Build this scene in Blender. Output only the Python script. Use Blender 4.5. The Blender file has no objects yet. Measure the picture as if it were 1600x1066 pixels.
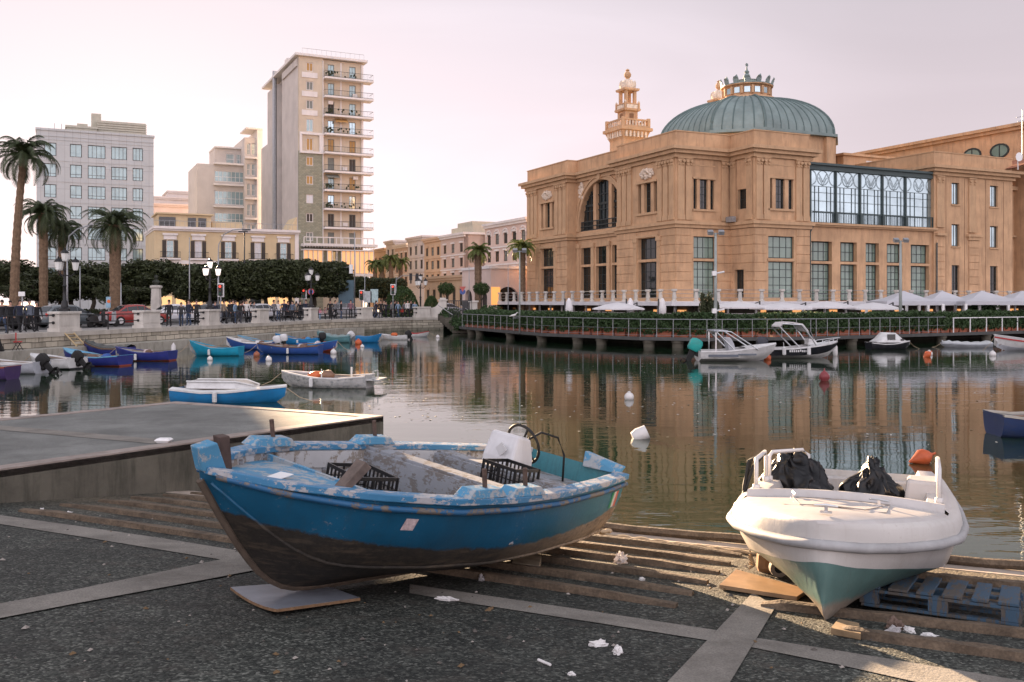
import bpy, bmesh, math, random
from mathutils import Vector, Matrix, noise
R = math.radians
C = bpy.context.scene.collection
S = bpy.context.scene
# ------------------------------------------------------------ camera, sky, sun, exposure
FPX, HY, HC = 1480.0, 471.0, 3.0          # focal length and horizon line in pixels of the 1600 wide picture, eye height over the water
cam = bpy.data.cameras.new('camera'); cam_o = bpy.data.objects.new('camera', cam); C.objects.link(cam_o)
cam.sensor_width = 36.0; cam.lens = FPX / 1600 * 36; cam.shift_y = -(533 - HY) / 1600
cam.clip_start = 0.05; cam.clip_end = 9000
cam_o.location = (0, 0, HC); cam_o.rotation_euler = (R(90), 0, 0)
S.camera = cam_o
SUN_AZ, SUN_EL = -21.6, 9.3               # degrees from the view axis (+Y) towards +X, degrees up
W = bpy.data.worlds.new('World'); S.world = W; W.use_nodes = True
wn = W.node_tree; wn.nodes.clear()
def wnode(t, **k):
    n = wn.nodes.new(t)
    for a, v in k.items(): setattr(n, a, v)
    return n
sky = wnode('ShaderNodeTexSky', sky_type='NISHITA', sun_disc=False, sun_elevation=R(SUN_EL), sun_rotation=R(SUN_AZ), altitude=0, air_density=1.0, dust_density=1.6, ozone_density=1.0)
SKY_STR, SKY_LOW, SKY_HIGH = 0.052, (3.05, 2.60, 2.78), (1.88, 1.86, 2.08)    # strength, haze colour near the horizon and overhead
geo = wnode('ShaderNodeTexCoord'); sep = wnode('ShaderNodeSeparateXYZ'); wn.links.new(geo.outputs['Generated'], sep.inputs[0])
elev = wnode('ShaderNodeMapRange', interpolation_type='SMOOTHSTEP'); elev.inputs[1].default_value = .05; elev.inputs[2].default_value = .6; wn.links.new(sep.outputs[2], elev.inputs[0])
hazy = wnode('ShaderNodeMix', data_type='RGBA'); hazy.inputs[6].default_value = (*SKY_LOW, 1); hazy.inputs[7].default_value = (*SKY_HIGH, 1); wn.links.new(elev.outputs[0], hazy.inputs[0])
east = wnode('ShaderNodeMapRange', interpolation_type='SMOOTHSTEP'); east.inputs[1].default_value = .3; east.inputs[2].default_value = -.7; east.inputs[3].default_value = 1.0; east.inputs[4].default_value = 3.1; wn.links.new(sep.outputs[1], east.inputs[0])   # unseen sky behind the camera brightened as added fill for shaded facades
glow = wnode('ShaderNodeVectorMath', operation='SCALE'); wn.links.new(hazy.outputs[2], glow.inputs[0]); wn.links.new(east.outputs[0], glow.inputs[3])
dots = wnode('ShaderNodeVectorMath', operation='DOT_PRODUCT'); wn.links.new(geo.outputs['Generated'], dots.inputs[0]); dots.inputs[1].default_value = (math.sin(R(SUN_AZ)) * math.cos(R(SUN_EL)), math.cos(R(SUN_AZ)) * math.cos(R(SUN_EL)), math.sin(R(SUN_EL)))
near = wnode('ShaderNodeMapRange', interpolation_type='SMOOTHSTEP'); near.inputs[1].default_value = .70; near.inputs[2].default_value = .985; near.inputs[3].default_value = .86; near.inputs[4].default_value = 1.20; wn.links.new(dots.outputs['Value'], near.inputs[0])
side = wnode('ShaderNodeVectorMath', operation='SCALE'); wn.links.new(glow.outputs[0], side.inputs[0]); wn.links.new(near.outputs[0], side.inputs[3])
cmap = wnode('ShaderNodeMapping'); cmap.inputs['Scale'].default_value = (1.6, 3.5, 9.0); cmap.inputs['Rotation'].default_value = (.25, .2, .5); wn.links.new(geo.outputs['Generated'], cmap.inputs[0])
cir = wnode('ShaderNodeTexNoise'); cir.inputs['Scale'].default_value = 1.1; cir.inputs['Detail'].default_value = 7.0; cir.inputs['Distortion'].default_value = .6; wn.links.new(cmap.outputs[0], cir.inputs['Vector'])
cr = wnode('ShaderNodeMapRange', interpolation_type='SMOOTHSTEP'); cr.inputs[1].default_value = .42; cr.inputs[2].default_value = .72; cr.inputs[3].default_value = .99; cr.inputs[4].default_value = 1.06; wn.links.new(cir.outputs[0], cr.inputs[0])
veil = wnode('ShaderNodeVectorMath', operation='SCALE'); wn.links.new(side.outputs[0], veil.inputs[0]); wn.links.new(cr.outputs[0], veil.inputs[3])
mixw = wnode('ShaderNodeMix', data_type='RGBA'); mixw.inputs[0].default_value = 0.985
wn.links.new(sky.outputs[0], mixw.inputs[6]); wn.links.new(veil.outputs[0], mixw.inputs[7])
bg = wnode('ShaderNodeBackground'); bg.inputs[1].default_value = SKY_STR
wo = wnode('ShaderNodeOutputWorld')
wn.links.new(mixw.outputs[2], bg.inputs[0]); wn.links.new(bg.outputs[0], wo.inputs[0])
sl = bpy.data.lights.new('sun', 'SUN'); sl.energy = 5.0; sl.angle = R(0.5); sl.color = (1.0, 0.70, 0.44)
so = bpy.data.objects.new('sun', sl); C.objects.link(so)
sd = Vector((math.sin(R(SUN_AZ)) * math.cos(R(SUN_EL)), math.cos(R(SUN_AZ)) * math.cos(R(SUN_EL)), math.sin(R(SUN_EL))))
so.rotation_euler = sd.to_track_quat('Z', 'Y').to_euler(); so.location = (0, 0, 60)
S.view_settings.view_transform = 'Standard'; S.view_settings.look = 'None'
S.view_settings.exposure = 2.50; S.view_settings.gamma = 1.0; S.view_settings.use_curve_mapping = False
S.render.engine = 'CYCLES'
S.cycles.max_bounces = 6; S.cycles.diffuse_bounces = 3; S.cycles.glossy_bounces = 4; S.cycles.transparent_max_bounces = 8
S.cycles.caustics_reflective = False; S.cycles.caustics_refractive = False
S.cycles.use_denoising = True
rnd = random.Random(7)

# ------------------------------------------------------------ helpers
OFF = {}
def at(px, py, Y): return Vector(((px - 800) / FPX * Y, Y, HC - (py - HY) / FPX * Y))
def gx(px, Y): return (px - 800) / FPX * Y
def deep(py, z): return FPX * (HC - z) / (py - HY)      # distance of a point of height z seen on picture row py
def tag(o, label=None, cat=None, group=None, kind=None):
    if label: o['label'] = label
    if cat: o['category'] = cat
    if group: o['group'] = group
    if kind: o['kind'] = kind
    return o
def thing(name, label, cat, loc=(0, 0, 0), group=None):
    o = bpy.data.objects.new(name, None); C.objects.link(o); o.empty_display_size = .3
    o.location = loc; OFF[o.name] = Vector(loc)
    return tag(o, label, cat, group)
def children(o): return [c for c in bpy.data.objects if c.parent == o]
def copy_tree(root, kids, loc, rz=None, label=None, scale=None):
    c = root.copy(); C.objects.link(c); c.location = loc
    if rz is not None: c.rotation_euler = (0, 0, rz)
    if scale is not None: c.scale = (scale, scale, scale) if not hasattr(scale, '__len__') else scale
    if label: c['label'] = label
    for k, sub in kids:
        d = k.copy(); C.objects.link(d); d.parent = c
        for s_ in sub:
            e = s_.copy(); C.objects.link(e); e.parent = d
    return c
def family(root):
    al = list(bpy.data.objects)
    return [(k, [s_ for s_ in al if s_.parent == k]) for k in al if k.parent == root]
class Fr:
    """facade frame: origin, u along the facade, n outwards, z up"""
    def __init__(s, o, u, n): s.o, s.u, s.n = Vector((o[0], o[1])), Vector(u).normalized(), Vector(n).normalized()
    def p(s, u, n, z):
        q = s.o + s.u * u + s.n * n
        return Vector((q.x, q.y, z))
    def at_px(s, px, n=0.0):
        r = (px - 800) / FPX; o = s.o + s.n * n
        return (o.x - r * o.y) / (r * s.u.y - s.u.x)
    def z_px(s, u, py, n=0.0):
        q = s.p(u, n, 0)
        return HC - (py - HY) / FPX * q.y
WORLD = Fr((0, 0), (1, 0), (0, 1))
class MB:
    def __init__(s): s.v, s.f, s.mi, s.m = [], [], [], 0
    def add(s, vs, fs):
        b = len(s.v); s.v.extend(Vector(v) for v in vs)
        s.f.extend(tuple(b + i for i in f) for f in fs); s.mi.extend([s.m] * len(fs)); return s
    def quad(s, *ps): return s.add(ps, [tuple(range(len(ps)))])
    def hexa(s, b, t): # two rings of n points
        n = len(b)
        return s.add(list(b) + list(t), [tuple(range(n - 1, -1, -1)), tuple(range(n, 2 * n))] + [(i, (i + 1) % n, n + (i + 1) % n, n + i) for i in range(n)])
    def box(s, c, d, rz=0.0, rx=0.0, ry=0.0):
        M = Matrix.Translation(c) @ Matrix.Rotation(rz, 4, 'Z') @ Matrix.Rotation(ry, 4, 'Y') @ Matrix.Rotation(rx, 4, 'X')
        x, y, z = d[0] / 2, d[1] / 2, d[2] / 2
        return s.hexa([M @ Vector(p) for p in ((-x, -y, -z), (x, -y, -z), (x, y, -z), (-x, y, -z))], [M @ Vector(p) for p in ((-x, -y, z), (x, -y, z), (x, y, z), (-x, y, z))])
    def fbox(s, F, u0, u1, n0, n1, z0, z1):
        return s.hexa([F.p(u0, n0, z0), F.p(u1, n0, z0), F.p(u1, n1, z0), F.p(u0, n1, z0)], [F.p(u0, n0, z1), F.p(u1, n0, z1), F.p(u1, n1, z1), F.p(u0, n1, z1)])
    def prism(s, poly, z0, z1):
        return s.hexa([(p[0], p[1], z0) for p in poly], [(p[0], p[1], z1) for p in poly])
    def ring_loft(s, rings, closed=True, caps=True):
        n = len(rings[0]); vs = [p for r in rings for p in r]; fs = []
        for i in range(len(rings) - 1):
            for j in range(n if closed else n - 1):
                k = (j + 1) % n
                fs.append((i * n + j, i * n + k, (i + 1) * n + k, (i + 1) * n + j))
        if caps and closed: fs.append(tuple(range(n - 1, -1, -1))); fs.append(tuple((len(rings) - 1) * n + j for j in range(n)))
        return s.add(vs, fs)
    def tube(s, pts, r, n=6, closed=False):
        pts = [Vector(p) for p in pts]; rs = r if hasattr(r, '__len__') else [r] * len(pts); rings = []
        for i, p in enumerate(pts):
            a = pts[max(i - 1, 0)]; b = pts[min(i + 1, len(pts) - 1)]; d = (b - a)
            d = d.normalized() if d.length > 1e-9 else Vector((0, 0, 1))
            up = Vector((0, 0, 1)) if abs(d.z) < .95 else Vector((1, 0, 0))
            x = d.cross(up).normalized(); y = x.cross(d)
            rings.append([p + (x * math.cos(2 * math.pi * k / n) + y * math.sin(2 * math.pi * k / n)) * rs[i] for k in range(n)])
        return s.ring_loft(rings)
    def lathe(s, c, prof, n=12, rz=0.0):
        c = Vector(c)
        return s.ring_loft([[c + Vector((r * math.cos(rz + 2 * math.pi * k / n), r * math.sin(rz + 2 * math.pi * k / n), z)) for k in range(n)] for r, z in prof])
    def ball(s, c, d, n=10, m=6):
        c = Vector(c); rings = []
        for i in range(m + 1):
            a = -math.pi / 2 + math.pi * i / m; rr = max(math.cos(a), .02)
            rings.append([c + Vector((d[0] * rr * math.cos(2 * math.pi * k / n), d[1] * rr * math.sin(2 * math.pi * k / n), d[2] * math.sin(a))) for k in range(n)])
        return s.ring_loft(rings)
    def join(s, o, mi=0):
        b = len(s.v); s.v.extend(o.v); s.f.extend(tuple(b + i for i in f) for f in o.f); s.mi.extend([mi] * len(o.f)); return s
    def xf(s, M, i0=0):
        for i in range(i0, len(s.v)): s.v[i] = M @ s.v[i]
        return s
    def build(s, name, mats, parent=None, loc=None, smooth=False, fix=False, bevel=0.0, auto=None):
        me = bpy.data.meshes.new(name)
        if loc is not None: off = Vector(loc)
        else:
            off = Vector((0, 0, 0)); q = parent
            while q is not None:
                if q.name in OFF: off = OFF[q.name]; break
                q = q.parent
        me.from_pydata([tuple(v - off) for v in s.v], [], s.f)
        if not isinstance(mats, (list, tuple)): mats = [mats]
        for m in mats: me.materials.append(m)
        if len(mats) > 1: me.polygons.foreach_set('material_index', s.mi)
        if fix or bevel:
            bm = bmesh.new(); bm.from_mesh(me)
            if fix: bmesh.ops.remove_doubles(bm, verts=bm.verts, dist=1e-5)
            bmesh.ops.recalc_face_normals(bm, faces=bm.faces)
            bm.to_mesh(me); bm.free()
        if smooth: me.polygons.foreach_set('use_smooth', [True] * len(me.polygons))
        o = bpy.data.objects.new(name, me); C.objects.link(o)
        if loc is not None: o.location = loc; OFF[o.name] = Vector(loc)
        if parent is not None: o.parent = parent
        if bevel:
            b = o.modifiers.new('edge', 'BEVEL'); b.width = bevel; b.segments = 2; b.limit_method = 'ANGLE'; b.angle_limit = R(40)
        if auto is not None and smooth:
            me.set_sharp_from_angle(angle=R(auto))
        return o
def bar(mb, a, b, r=.03, n=6): return mb.tube([a, b], r, n)
# ------------------------------------------------------------ materials
def nodes_of(name):
    m = bpy.data.materials.new(name); m.use_nodes = True; nt = m.node_tree
    return m, nt, nt.nodes['Principled BSDF']
def N(nt, t, ins=None, **k):
    n = nt.nodes.new(t)
    for a, v in k.items(): setattr(n, a, v)
    for a, v in (ins or {}).items():
        if hasattr(v, 'node'): nt.links.new(v, n.inputs[a])
        else: n.inputs[a].default_value = v
    return n
def pos(nt, sc=(1, 1, 1), obj=False):
    src = N(nt, 'ShaderNodeTexCoord').outputs['Object'] if obj else N(nt, 'ShaderNodeNewGeometry').outputs['Position']
    return N(nt, 'ShaderNodeMapping', {'Vector': src, 'Scale': sc}).outputs[0]
def mixc(nt, fac, a, b, mode='MIX'):
    n = N(nt, 'ShaderNodeMix', data_type='RGBA', blend_type=mode)
    for i, v in ((0, fac), (6, a), (7, b)):
        if hasattr(v, 'node'): nt.links.new(v, n.inputs[i])
        else: n.inputs[i].default_value = v if i == 0 else (*v, 1) if len(v) == 3 else v
    return n.outputs[2]
def ramp(nt, fac, stops):
    n = N(nt, 'ShaderNodeValToRGB', {'Fac': fac}); el = n.color_ramp.elements
    while len(el) < len(stops): el.new(.5)
    for e, (p, c) in zip(el, stops): e.position = p; e.color = (c, c, c, 1) if not hasattr(c, '__len__') else (*c, 1)
    return n.outputs[0]
def sc3(c, k): return tuple(min(x * k, .95) for x in c)
def M(name, col, rough=.75, var=.12, scale=1.5, dirt=0.0, dirt_col=(.08, .065, .05), dscale=(1.2, 1.2, .18), bump=0.0, bscale=30.0, metal=0.0, spec=.4, obj=False, fine=0.0, trans=0.0, coat=0.0):
    m, nt, b = nodes_of(name)
    p = pos(nt, obj=obj)
    n1 = N(nt, 'ShaderNodeTexNoise', {'Vector': p, 'Scale': scale, 'Detail': 6.0, 'Roughness': .6})
    c = mixc(nt, ramp(nt, n1.outputs[0], [(.3, 0), (.7, 1)]), sc3(col, 1 - var), sc3(col, 1 + var))
    if fine:
        n3 = N(nt, 'ShaderNodeTexNoise', {'Vector': p, 'Scale': bscale * 1.7, 'Detail': 3.0})
        c = mixc(nt, ramp(nt, n3.outputs[0], [(.35, 0), (.65, 1)]), mixc(nt, 1.0, c, (1 - fine,) * 3, 'MULTIPLY'), c)
    if dirt:
        n2 = N(nt, 'ShaderNodeTexNoise', {'Vector': pos(nt, dscale, obj), 'Scale': 1.6, 'Detail': 8.0, 'Roughness': .7})
        k = N(nt, 'ShaderNodeMath', {0: ramp(nt, n2.outputs[0], [(.48, 0), (.75, 1)]), 1: dirt}, operation='MULTIPLY').outputs[0]
        c = mixc(nt, k, c, dirt_col)
    nt.links.new(c, b.inputs['Base Color'])
    b.inputs['Roughness'].default_value = rough; b.inputs['Metallic'].default_value = metal; b.inputs['Specular IOR Level'].default_value = spec
    if coat: b.inputs['Coat Weight'].default_value = coat
    if bump:
        nb = N(nt, 'ShaderNodeTexNoise', {'Vector': p, 'Scale': bscale, 'Detail': 5.0})
        nt.links.new(N(nt, 'ShaderNodeBump', {'Height': nb.outputs[0], 'Strength': bump, 'Distance': .02}).outputs[0], b.inputs['Normal'])
    if trans:
        t = N(nt, 'ShaderNodeBsdfTranslucent', {'Color': c}); mx = N(nt, 'ShaderNodeMixShader', {0: trans})
        nt.links.new(b.outputs[0], mx.inputs[1]); nt.links.new(t.outputs[0], mx.inputs[2])
        nt.links.new(mx.outputs[0], nt.nodes['Material Output'].inputs[0])
    return m
def M_tiles(name, col, mortar, udir, w, h, msize=.02, rough=.8, var=.25, off=.5, bump=.4, grime=.0, moss=None, loz=None):
    m, nt, b = nodes_of(name)
    g = N(nt, 'ShaderNodeNewGeometry').outputs['Position']
    d = N(nt, 'ShaderNodeVectorMath', {0: g, 1: (udir[0], udir[1], 0)}, operation='DOT_PRODUCT').outputs['Value']
    z = N(nt, 'ShaderNodeSeparateXYZ', {0: g}).outputs[2]
    v = N(nt, 'ShaderNodeCombineXYZ', {0: d, 1: z}).outputs[0]
    if bump > .5:
        wob = N(nt, 'ShaderNodeTexNoise', {'Vector': v, 'Scale': 1.3, 'Detail': 2.0})
        v = N(nt, 'ShaderNodeVectorMath', {0: v, 1: N(nt, 'ShaderNodeVectorMath', {0: wob.outputs['Color'], 'Scale': .14}, operation='SCALE').outputs[0]}, operation='ADD').outputs[0]
    br = N(nt, 'ShaderNodeTexBrick', {'Vector': v, 'Color1': (*sc3(col, 1 - var), 1), 'Color2': (*sc3(col, 1 + var), 1), 'Mortar': (*mortar, 1), 'Scale': 1.0, 'Mortar Size': msize, 'Brick Width': w, 'Row Height': h, 'Mortar Smooth': .2}, offset=off)
    n1 = N(nt, 'ShaderNodeTexNoise', {'Vector': g, 'Scale': .8, 'Detail': 8.0, 'Roughness': .7})
    c = mixc(nt, ramp(nt, n1.outputs[0], [(.35, .0), (.7, .6 * max(grime, .25))]), br.outputs[0], sc3(col, .45))
    if grime:
        n2 = N(nt, 'ShaderNodeTexNoise', {'Vector': pos(nt, (.9, .9, .25)), 'Scale': 2.2, 'Detail': 8.0, 'Roughness': .7})
        c = mixc(nt, N(nt, 'ShaderNodeMath', {0: ramp(nt, n2.outputs[0], [(.5, 0), (.72, 1)]), 1: grime}, operation='MULTIPLY').outputs[0], c, (.07, .06, .05))
    if moss:
        n3 = N(nt, 'ShaderNodeTexNoise', {'Vector': g, 'Scale': .9, 'Detail': 6.0})
        k = N(nt, 'ShaderNodeMapRange', {0: z, 1: moss[0], 2: moss[1], 3: 1.0, 4: 0.0}).outputs[0]
        c = mixc(nt, N(nt, 'ShaderNodeMath', {0: ramp(nt, n3.outputs[0], [(.3, .4), (.6, 1)]), 1: k}, operation='MULTIPLY').outputs[0], c, (.035, .04, .022))
    nt.links.new(c, b.inputs['Base Color']); b.inputs['Roughness'].default_value = rough; b.inputs['Specular IOR Level'].default_value = .3
    if bump:
        nt.links.new(N(nt, 'ShaderNodeBump', {'Height': br.outputs['Fac'], 'Strength': bump, 'Distance': .03}, invert=True).outputs[0], b.inputs['Normal'])
    return m
def M_glass(name, col, rough=.06, spec=.8, metal=0.0):
    m, nt, b = nodes_of(name)
    n1 = N(nt, 'ShaderNodeTexNoise', {'Vector': pos(nt), 'Scale': .7, 'Detail': 2.0})
    nt.links.new(mixc(nt, n1.outputs[0], sc3(col, .6), sc3(col, 1.4)), b.inputs['Base Color'])
    nb = N(nt, 'ShaderNodeTexNoise', {'Vector': pos(nt), 'Scale': .9, 'Detail': 1.0})
    nt.links.new(N(nt, 'ShaderNodeBump', {'Height': nb.outputs[0], 'Strength': .12, 'Distance': .05}).outputs[0], b.inputs['Normal'])
    b.inputs['Roughness'].default_value = rough; b.inputs['Specular IOR Level'].default_value = spec; b.inputs['Metallic'].default_value = metal
    return m
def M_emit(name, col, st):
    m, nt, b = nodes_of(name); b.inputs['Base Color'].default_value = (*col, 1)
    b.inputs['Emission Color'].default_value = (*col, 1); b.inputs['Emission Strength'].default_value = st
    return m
def M_leaf(name, col, var=.5, trans=.25):
    m, nt, b = nodes_of(name)
    oi = N(nt, 'ShaderNodeNewGeometry')
    rn = oi.outputs['Random Per Island']
    n1 = N(nt, 'ShaderNodeTexNoise', {'Vector': pos(nt), 'Scale': .9, 'Detail': 3.0})
    f = N(nt, 'ShaderNodeMath', {0: N(nt, 'ShaderNodeMath', {0: rn, 1: .6}, operation='MULTIPLY').outputs[0], 1: N(nt, 'ShaderNodeMath', {0: n1.outputs[0], 1: .5}, operation='MULTIPLY').outputs[0]}, operation='ADD').outputs[0]
    c = mixc(nt, f, sc3(col, 1 - var), sc3((col[0] * 1.15, col[1] * 1.05, col[2]), 1 + var))
    nt.links.new(c, b.inputs['Base Color']); b.inputs['Roughness'].default_value = .55; b.inputs['Specular IOR Level'].default_value = .35
    t = N(nt, 'ShaderNodeBsdfTranslucent', {'Color': c}); mx = N(nt, 'ShaderNodeMixShader', {0: trans})
    nt.links.new(b.outputs[0], mx.inputs[1]); nt.links.new(t.outputs[0], mx.inputs[2]); nt.links.new(mx.outputs[0], nt.nodes['Material Output'].inputs[0])
    return m
A_DIR, B_DIR = Vector((-.433, .901)), Vector((.901, .433))     # the two street directions the town is built on
m = {}
m['ochre'] = M('theatre_plaster', (.535, .335, .192), .85, .2, .5, dirt=.7, dirt_col=(.25, .15, .09), bump=.15, bscale=12)
m['ochre_trim'] = M('theatre_trim', (.515, .33, .19), .85, .10, .9, dirt=.45, dirt_col=(.22, .14, .09), dscale=(1.5, 1.5, .3))
m['ochre_dark'] = M('theatre_joint', (.22, .12, .065), .9)
m['stucco'] = M('stucco_relief', (.72, .60, .48), .8, .25, 3.0, dirt=.6, dirt_col=(.3, .2, .13), bump=.8, bscale=5)
m['verdigris'] = M('verdigris_copper', (.20, .255, .245), .55, .2, .5, dirt=.55, dirt_col=(.12, .17, .165), dscale=(.8, .8, .4), metal=.15)
m['seam'] = M('copper_seam', (.10, .145, .14), .6)
m['iron'] = M('dark_window_iron', (.022, .030, .030), .5)
m['iron_green'] = M('hall_iron', (.05, .075, .075), .5)
m['black'] = M('black_paint', (.012, .012, .013), .45)
m['glass_dark'] = M_glass('dark_glass', (.012, .016, .016), .05, .6)
m['glass_pale'] = M_glass('curtained_glass', (.17, .24, .20), .10, .7)  # pale green base colour carries the sky reflection of the panes
m['glass_sky'] = M_glass('sky_glass', (.40, .52, .56), .06, .8, .7)
m['glass_office'] = M_glass('office_glass', (.26, .36, .37), .10, .9, .25)
m['glass_car'] = M_glass('car_glass', (.02, .024, .028), .05, .9)
m['white'] = M('white_paint', (.78, .77, .76), .5, .05, 2)
m['canvas'] = M('white_canvas', (.82, .80, .80), .8, .04, 1.5, trans=.25)
m['marble'] = M('pale_stone', (.55, .52, .47), .75, .15, 1.2, dirt=.4, dirt_col=(.24, .21, .17), bump=.2, bscale=25)
m['office'] = M_tiles('office_cladding', (.44, .455, .455), (.31, .31, .31), B_DIR, 1.15, 3.5, .03, .6, .03, off=0, bump=.1)
m['roofgrey'] = M('roof_grey', (.42, .40, .33), .8, .1)
m['tower_wall'] = M('tower_plaster', (.52, .44, .335), .9, .10, .35, dirt=.35, dirt_col=(.33, .28, .24), dscale=(.5, .5, .08))
m['tower_blank'] = M('tower_blank_plaster', (.50, .455, .42), .9, .12, .3, dirt=.4, dirt_col=(.36, .33, .31), dscale=(.4, .4, .05))
m['tower_green'] = M_tiles('tower_green_tiles', (.27, .265, .20), (.18, .18, .12), B_DIR, .5, .25, .02, .7, .15)
m['slab_white'] = M('slab_white', (.66, .62, .59), .8, .08, .8, dirt=.3, dirt_col=(.4, .36, .33))
m['yellow'] = M('yellow_plaster', (.54, .43, .27), .85, .07, .4, dirt=.25, dirt_col=(.42, .3, .17))
m['pink'] = M('pink_plaster', (.60, .47, .41), .85, .08, .4, dirt=.25, dirt_col=(.45, .3, .26))
m['rose'] = M('rose_plaster', (.55, .42, .35), .85, .08, .4, dirt=.25, dirt_col=(.4, .27, .22))
m['apricot'] = M('apricot_plaster', (.56, .39, .255), .85, .08, .4, dirt=.25, dirt_col=(.42, .24, .15))
m['palegrey'] = M('pale_plaster', (.56, .51, .49), .85, .08, .4, dirt=.25, dirt_col=(.38, .34, .32))
m['brown'] = M('brown_plaster', (.42, .30, .20), .85, .08, .6)
m['shutter'] = M('dark_shutter', (.055, .045, .038), .7)
m['shutter_tan'] = M('roller_blind', (.42, .25, .09), .7)
m['shutter_grey'] = M('grey_shutter', (.19, .20, .18), .7)
m['curtain_white'] = M('white_curtain', (.6, .6, .62), .7, .1, 4)
m['rail'] = M('dark_rail', (.035, .035, .036), .5)
m['rail_grey'] = M('galvanised_rail', (.32, .33, .34), .45, .1, 3, metal=.4)
m['asphalt'] = M('road_asphalt', (.075, .073, .07), .9, .15, .6, bump=.2, bscale=40)
m['quay_stone'] = M_tiles('quay_stone', (.47, .43, .345), (.12, .11, .085), (.32, .95), .95, .30, .022, .9, .22, bump=.8, grime=.55, moss=(-.1, .55))
m['quay_coping'] = M('quay_coping', (.44, .41, .36), .85, .15, 1.0, dirt=.5, dirt_col=(.15, .14, .1), bump=.3, bscale=15)
m['concrete_wall'] = M('jetty_concrete', (.115, .105, .083), .9, .35, 1.2, dirt=.95, dirt_col=(.018, .02, .013), dscale=(2.5, 2.5, .3), bump=.4, bscale=18)
m['pile'] = M('pier_concrete', (.10, .09, .07), .9, .2, 2.0, dirt=.6, dirt_col=(.05, .045, .035))
m['deckdark'] = M('pier_deck', (.075, .075, .072), .8, .2, 2.0)
m['terracotta'] = M('terracotta', (.30, .10, .055), .85, .2, 2.0)
m['skin'] = M('skin', (.45, .26, .19), .6, .05)
m['lampglass'] = M('lamp_glass', (.75, .75, .72), .25, .05)
m['rope'] = M('old_rope', (.40, .31, .21), .9, .2, 12)
m['chrome'] = M('brushed_metal', (.6, .6, .6), .3, .1, 4, metal=.9)
m['rubber'] = M('black_rubber', (.014, .014, .014), .7)
m['leaf_dark'] = M_leaf('dark_leaves', (.036, .048, .019), .55, .15)
m['leaf_mid'] = M_leaf('mid_leaves', (.040, .075, .022), .5, .2)
m['leaf_hedge'] = M_leaf('hedge_leaves', (.040, .078, .030), .55, .2)
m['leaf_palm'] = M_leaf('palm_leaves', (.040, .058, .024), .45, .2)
m['leaf_palm_lit'] = M_leaf('street_palm_leaves', (.10, .13, .035), .45, .3)  # brighter palm green, sunlight put into the leaf colour
m['bark'] = M('palm_bark', (.16, .105, .065), .95, .35, 6, bump=.8, bscale=8)
m['bark_dark'] = M('tree_bark', (.06, .048, .036), .95, .3, 6)
# ------------------------------------------------------------ facade and path helpers
def off_line(pts, d):
    """polyline moved d to the right of its direction, mitred"""
    P = [Vector((p[0], p[1])) for p in pts]; out = []
    for i, p in enumerate(P):
        ns = []
        if i > 0: t = (p - P[i - 1]).normalized(); ns.append(Vector((t.y, -t.x)))
        if i < len(P) - 1: t = (P[i + 1] - p).normalized(); ns.append(Vector((t.y, -t.x)))
        n = (ns[0] + ns[-1]).normalized(); k = d / max(n.dot(ns[0]), .3)
        out.append(p + n * k)
    return out
def strip(mb, pts, d0, d1, z0, z1):
    a, b = off_line(pts, d0), off_line(pts, d1); n = len(a); rings = []
    for i in range(n): rings.append([(a[i].x, a[i].y, z0), (b[i].x, b[i].y, z0), (b[i].x, b[i].y, z1), (a[i].x, a[i].y, z1)])
    return mb.ring_loft(rings)
def wall_face(mb, F, u0, u1, z0, z1, op, n=0.0, rev=.35):
    us = sorted({u0, u1, *[x for o in op for x in o[:2] if u0 < x < u1]}); zs = sorted({z0, z1, *[x for o in op for x in o[2:4] if z0 < x < z1]})
    for i in range(len(us) - 1):
        for j in range(len(zs) - 1):
            uc, zc = (us[i] + us[i + 1]) / 2, (zs[j] + zs[j + 1]) / 2
            if any(o[0] < uc < o[1] and o[2] < zc < o[3] for o in op): continue
            mb.quad(F.p(us[i], n, zs[j]), F.p(us[i + 1], n, zs[j]), F.p(us[i + 1], n, zs[j + 1]), F.p(us[i], n, zs[j + 1]))
    for a, b, c, d in [o[:4] for o in op]:
        for q in (((a, c), (a, d)), ((b, c), (b, d)), ((a, c), (b, c)), ((a, d), (b, d))):
            mb.quad(F.p(q[0][0], n, q[0][1]), F.p(q[1][0], n, q[1][1]), F.p(q[1][0], n - rev, q[1][1]), F.p(q[0][0], n - rev, q[0][1]))
def window(parent, F, o, n, cols=2, rows=3, fr=.07, glass=None, frame=None, name='window', label=None, thick=.07, xs=None, zs=None):
    u0, u1, z0, z1 = o[:4]; mb = MB(); t = thick
    mb.fbox(F, u0, u0 + fr, n - t, n, z0, z1); mb.fbox(F, u1 - fr, u1, n - t, n, z0, z1)
    mb.fbox(F, u0 + fr, u1 - fr, n - t, n, z0, z0 + fr); mb.fbox(F, u0 + fr, u1 - fr, n - t, n, z1 - fr, z1)
    q = fr * .6
    for x in (xs or [(k / cols) for k in range(1, cols)]): c = u0 + (u1 - u0) * x; mb.fbox(F, c - q / 2, c + q / 2, n - t * .8, n - .006, z0 + fr, z1 - fr)
    for x in (zs or [(k / rows) for k in range(1, rows)]): c = z0 + (z1 - z0) * x; mb.fbox(F, u0 + fr, u1 - fr, n - t * .7, n - .011, c - q / 2, c + q / 2)
    w = mb.build(name, frame or m['iron'], parent)
    if label: w['label'] = label
    g = MB(); g.fbox(F, u0 + fr * .5, u1 - fr * .5, n - t - .02, n - t * .5, z0 + fr * .5, z1 - fr * .5)
    g.build('pane', glass or m['glass_dark'], w)
    return w
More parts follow.
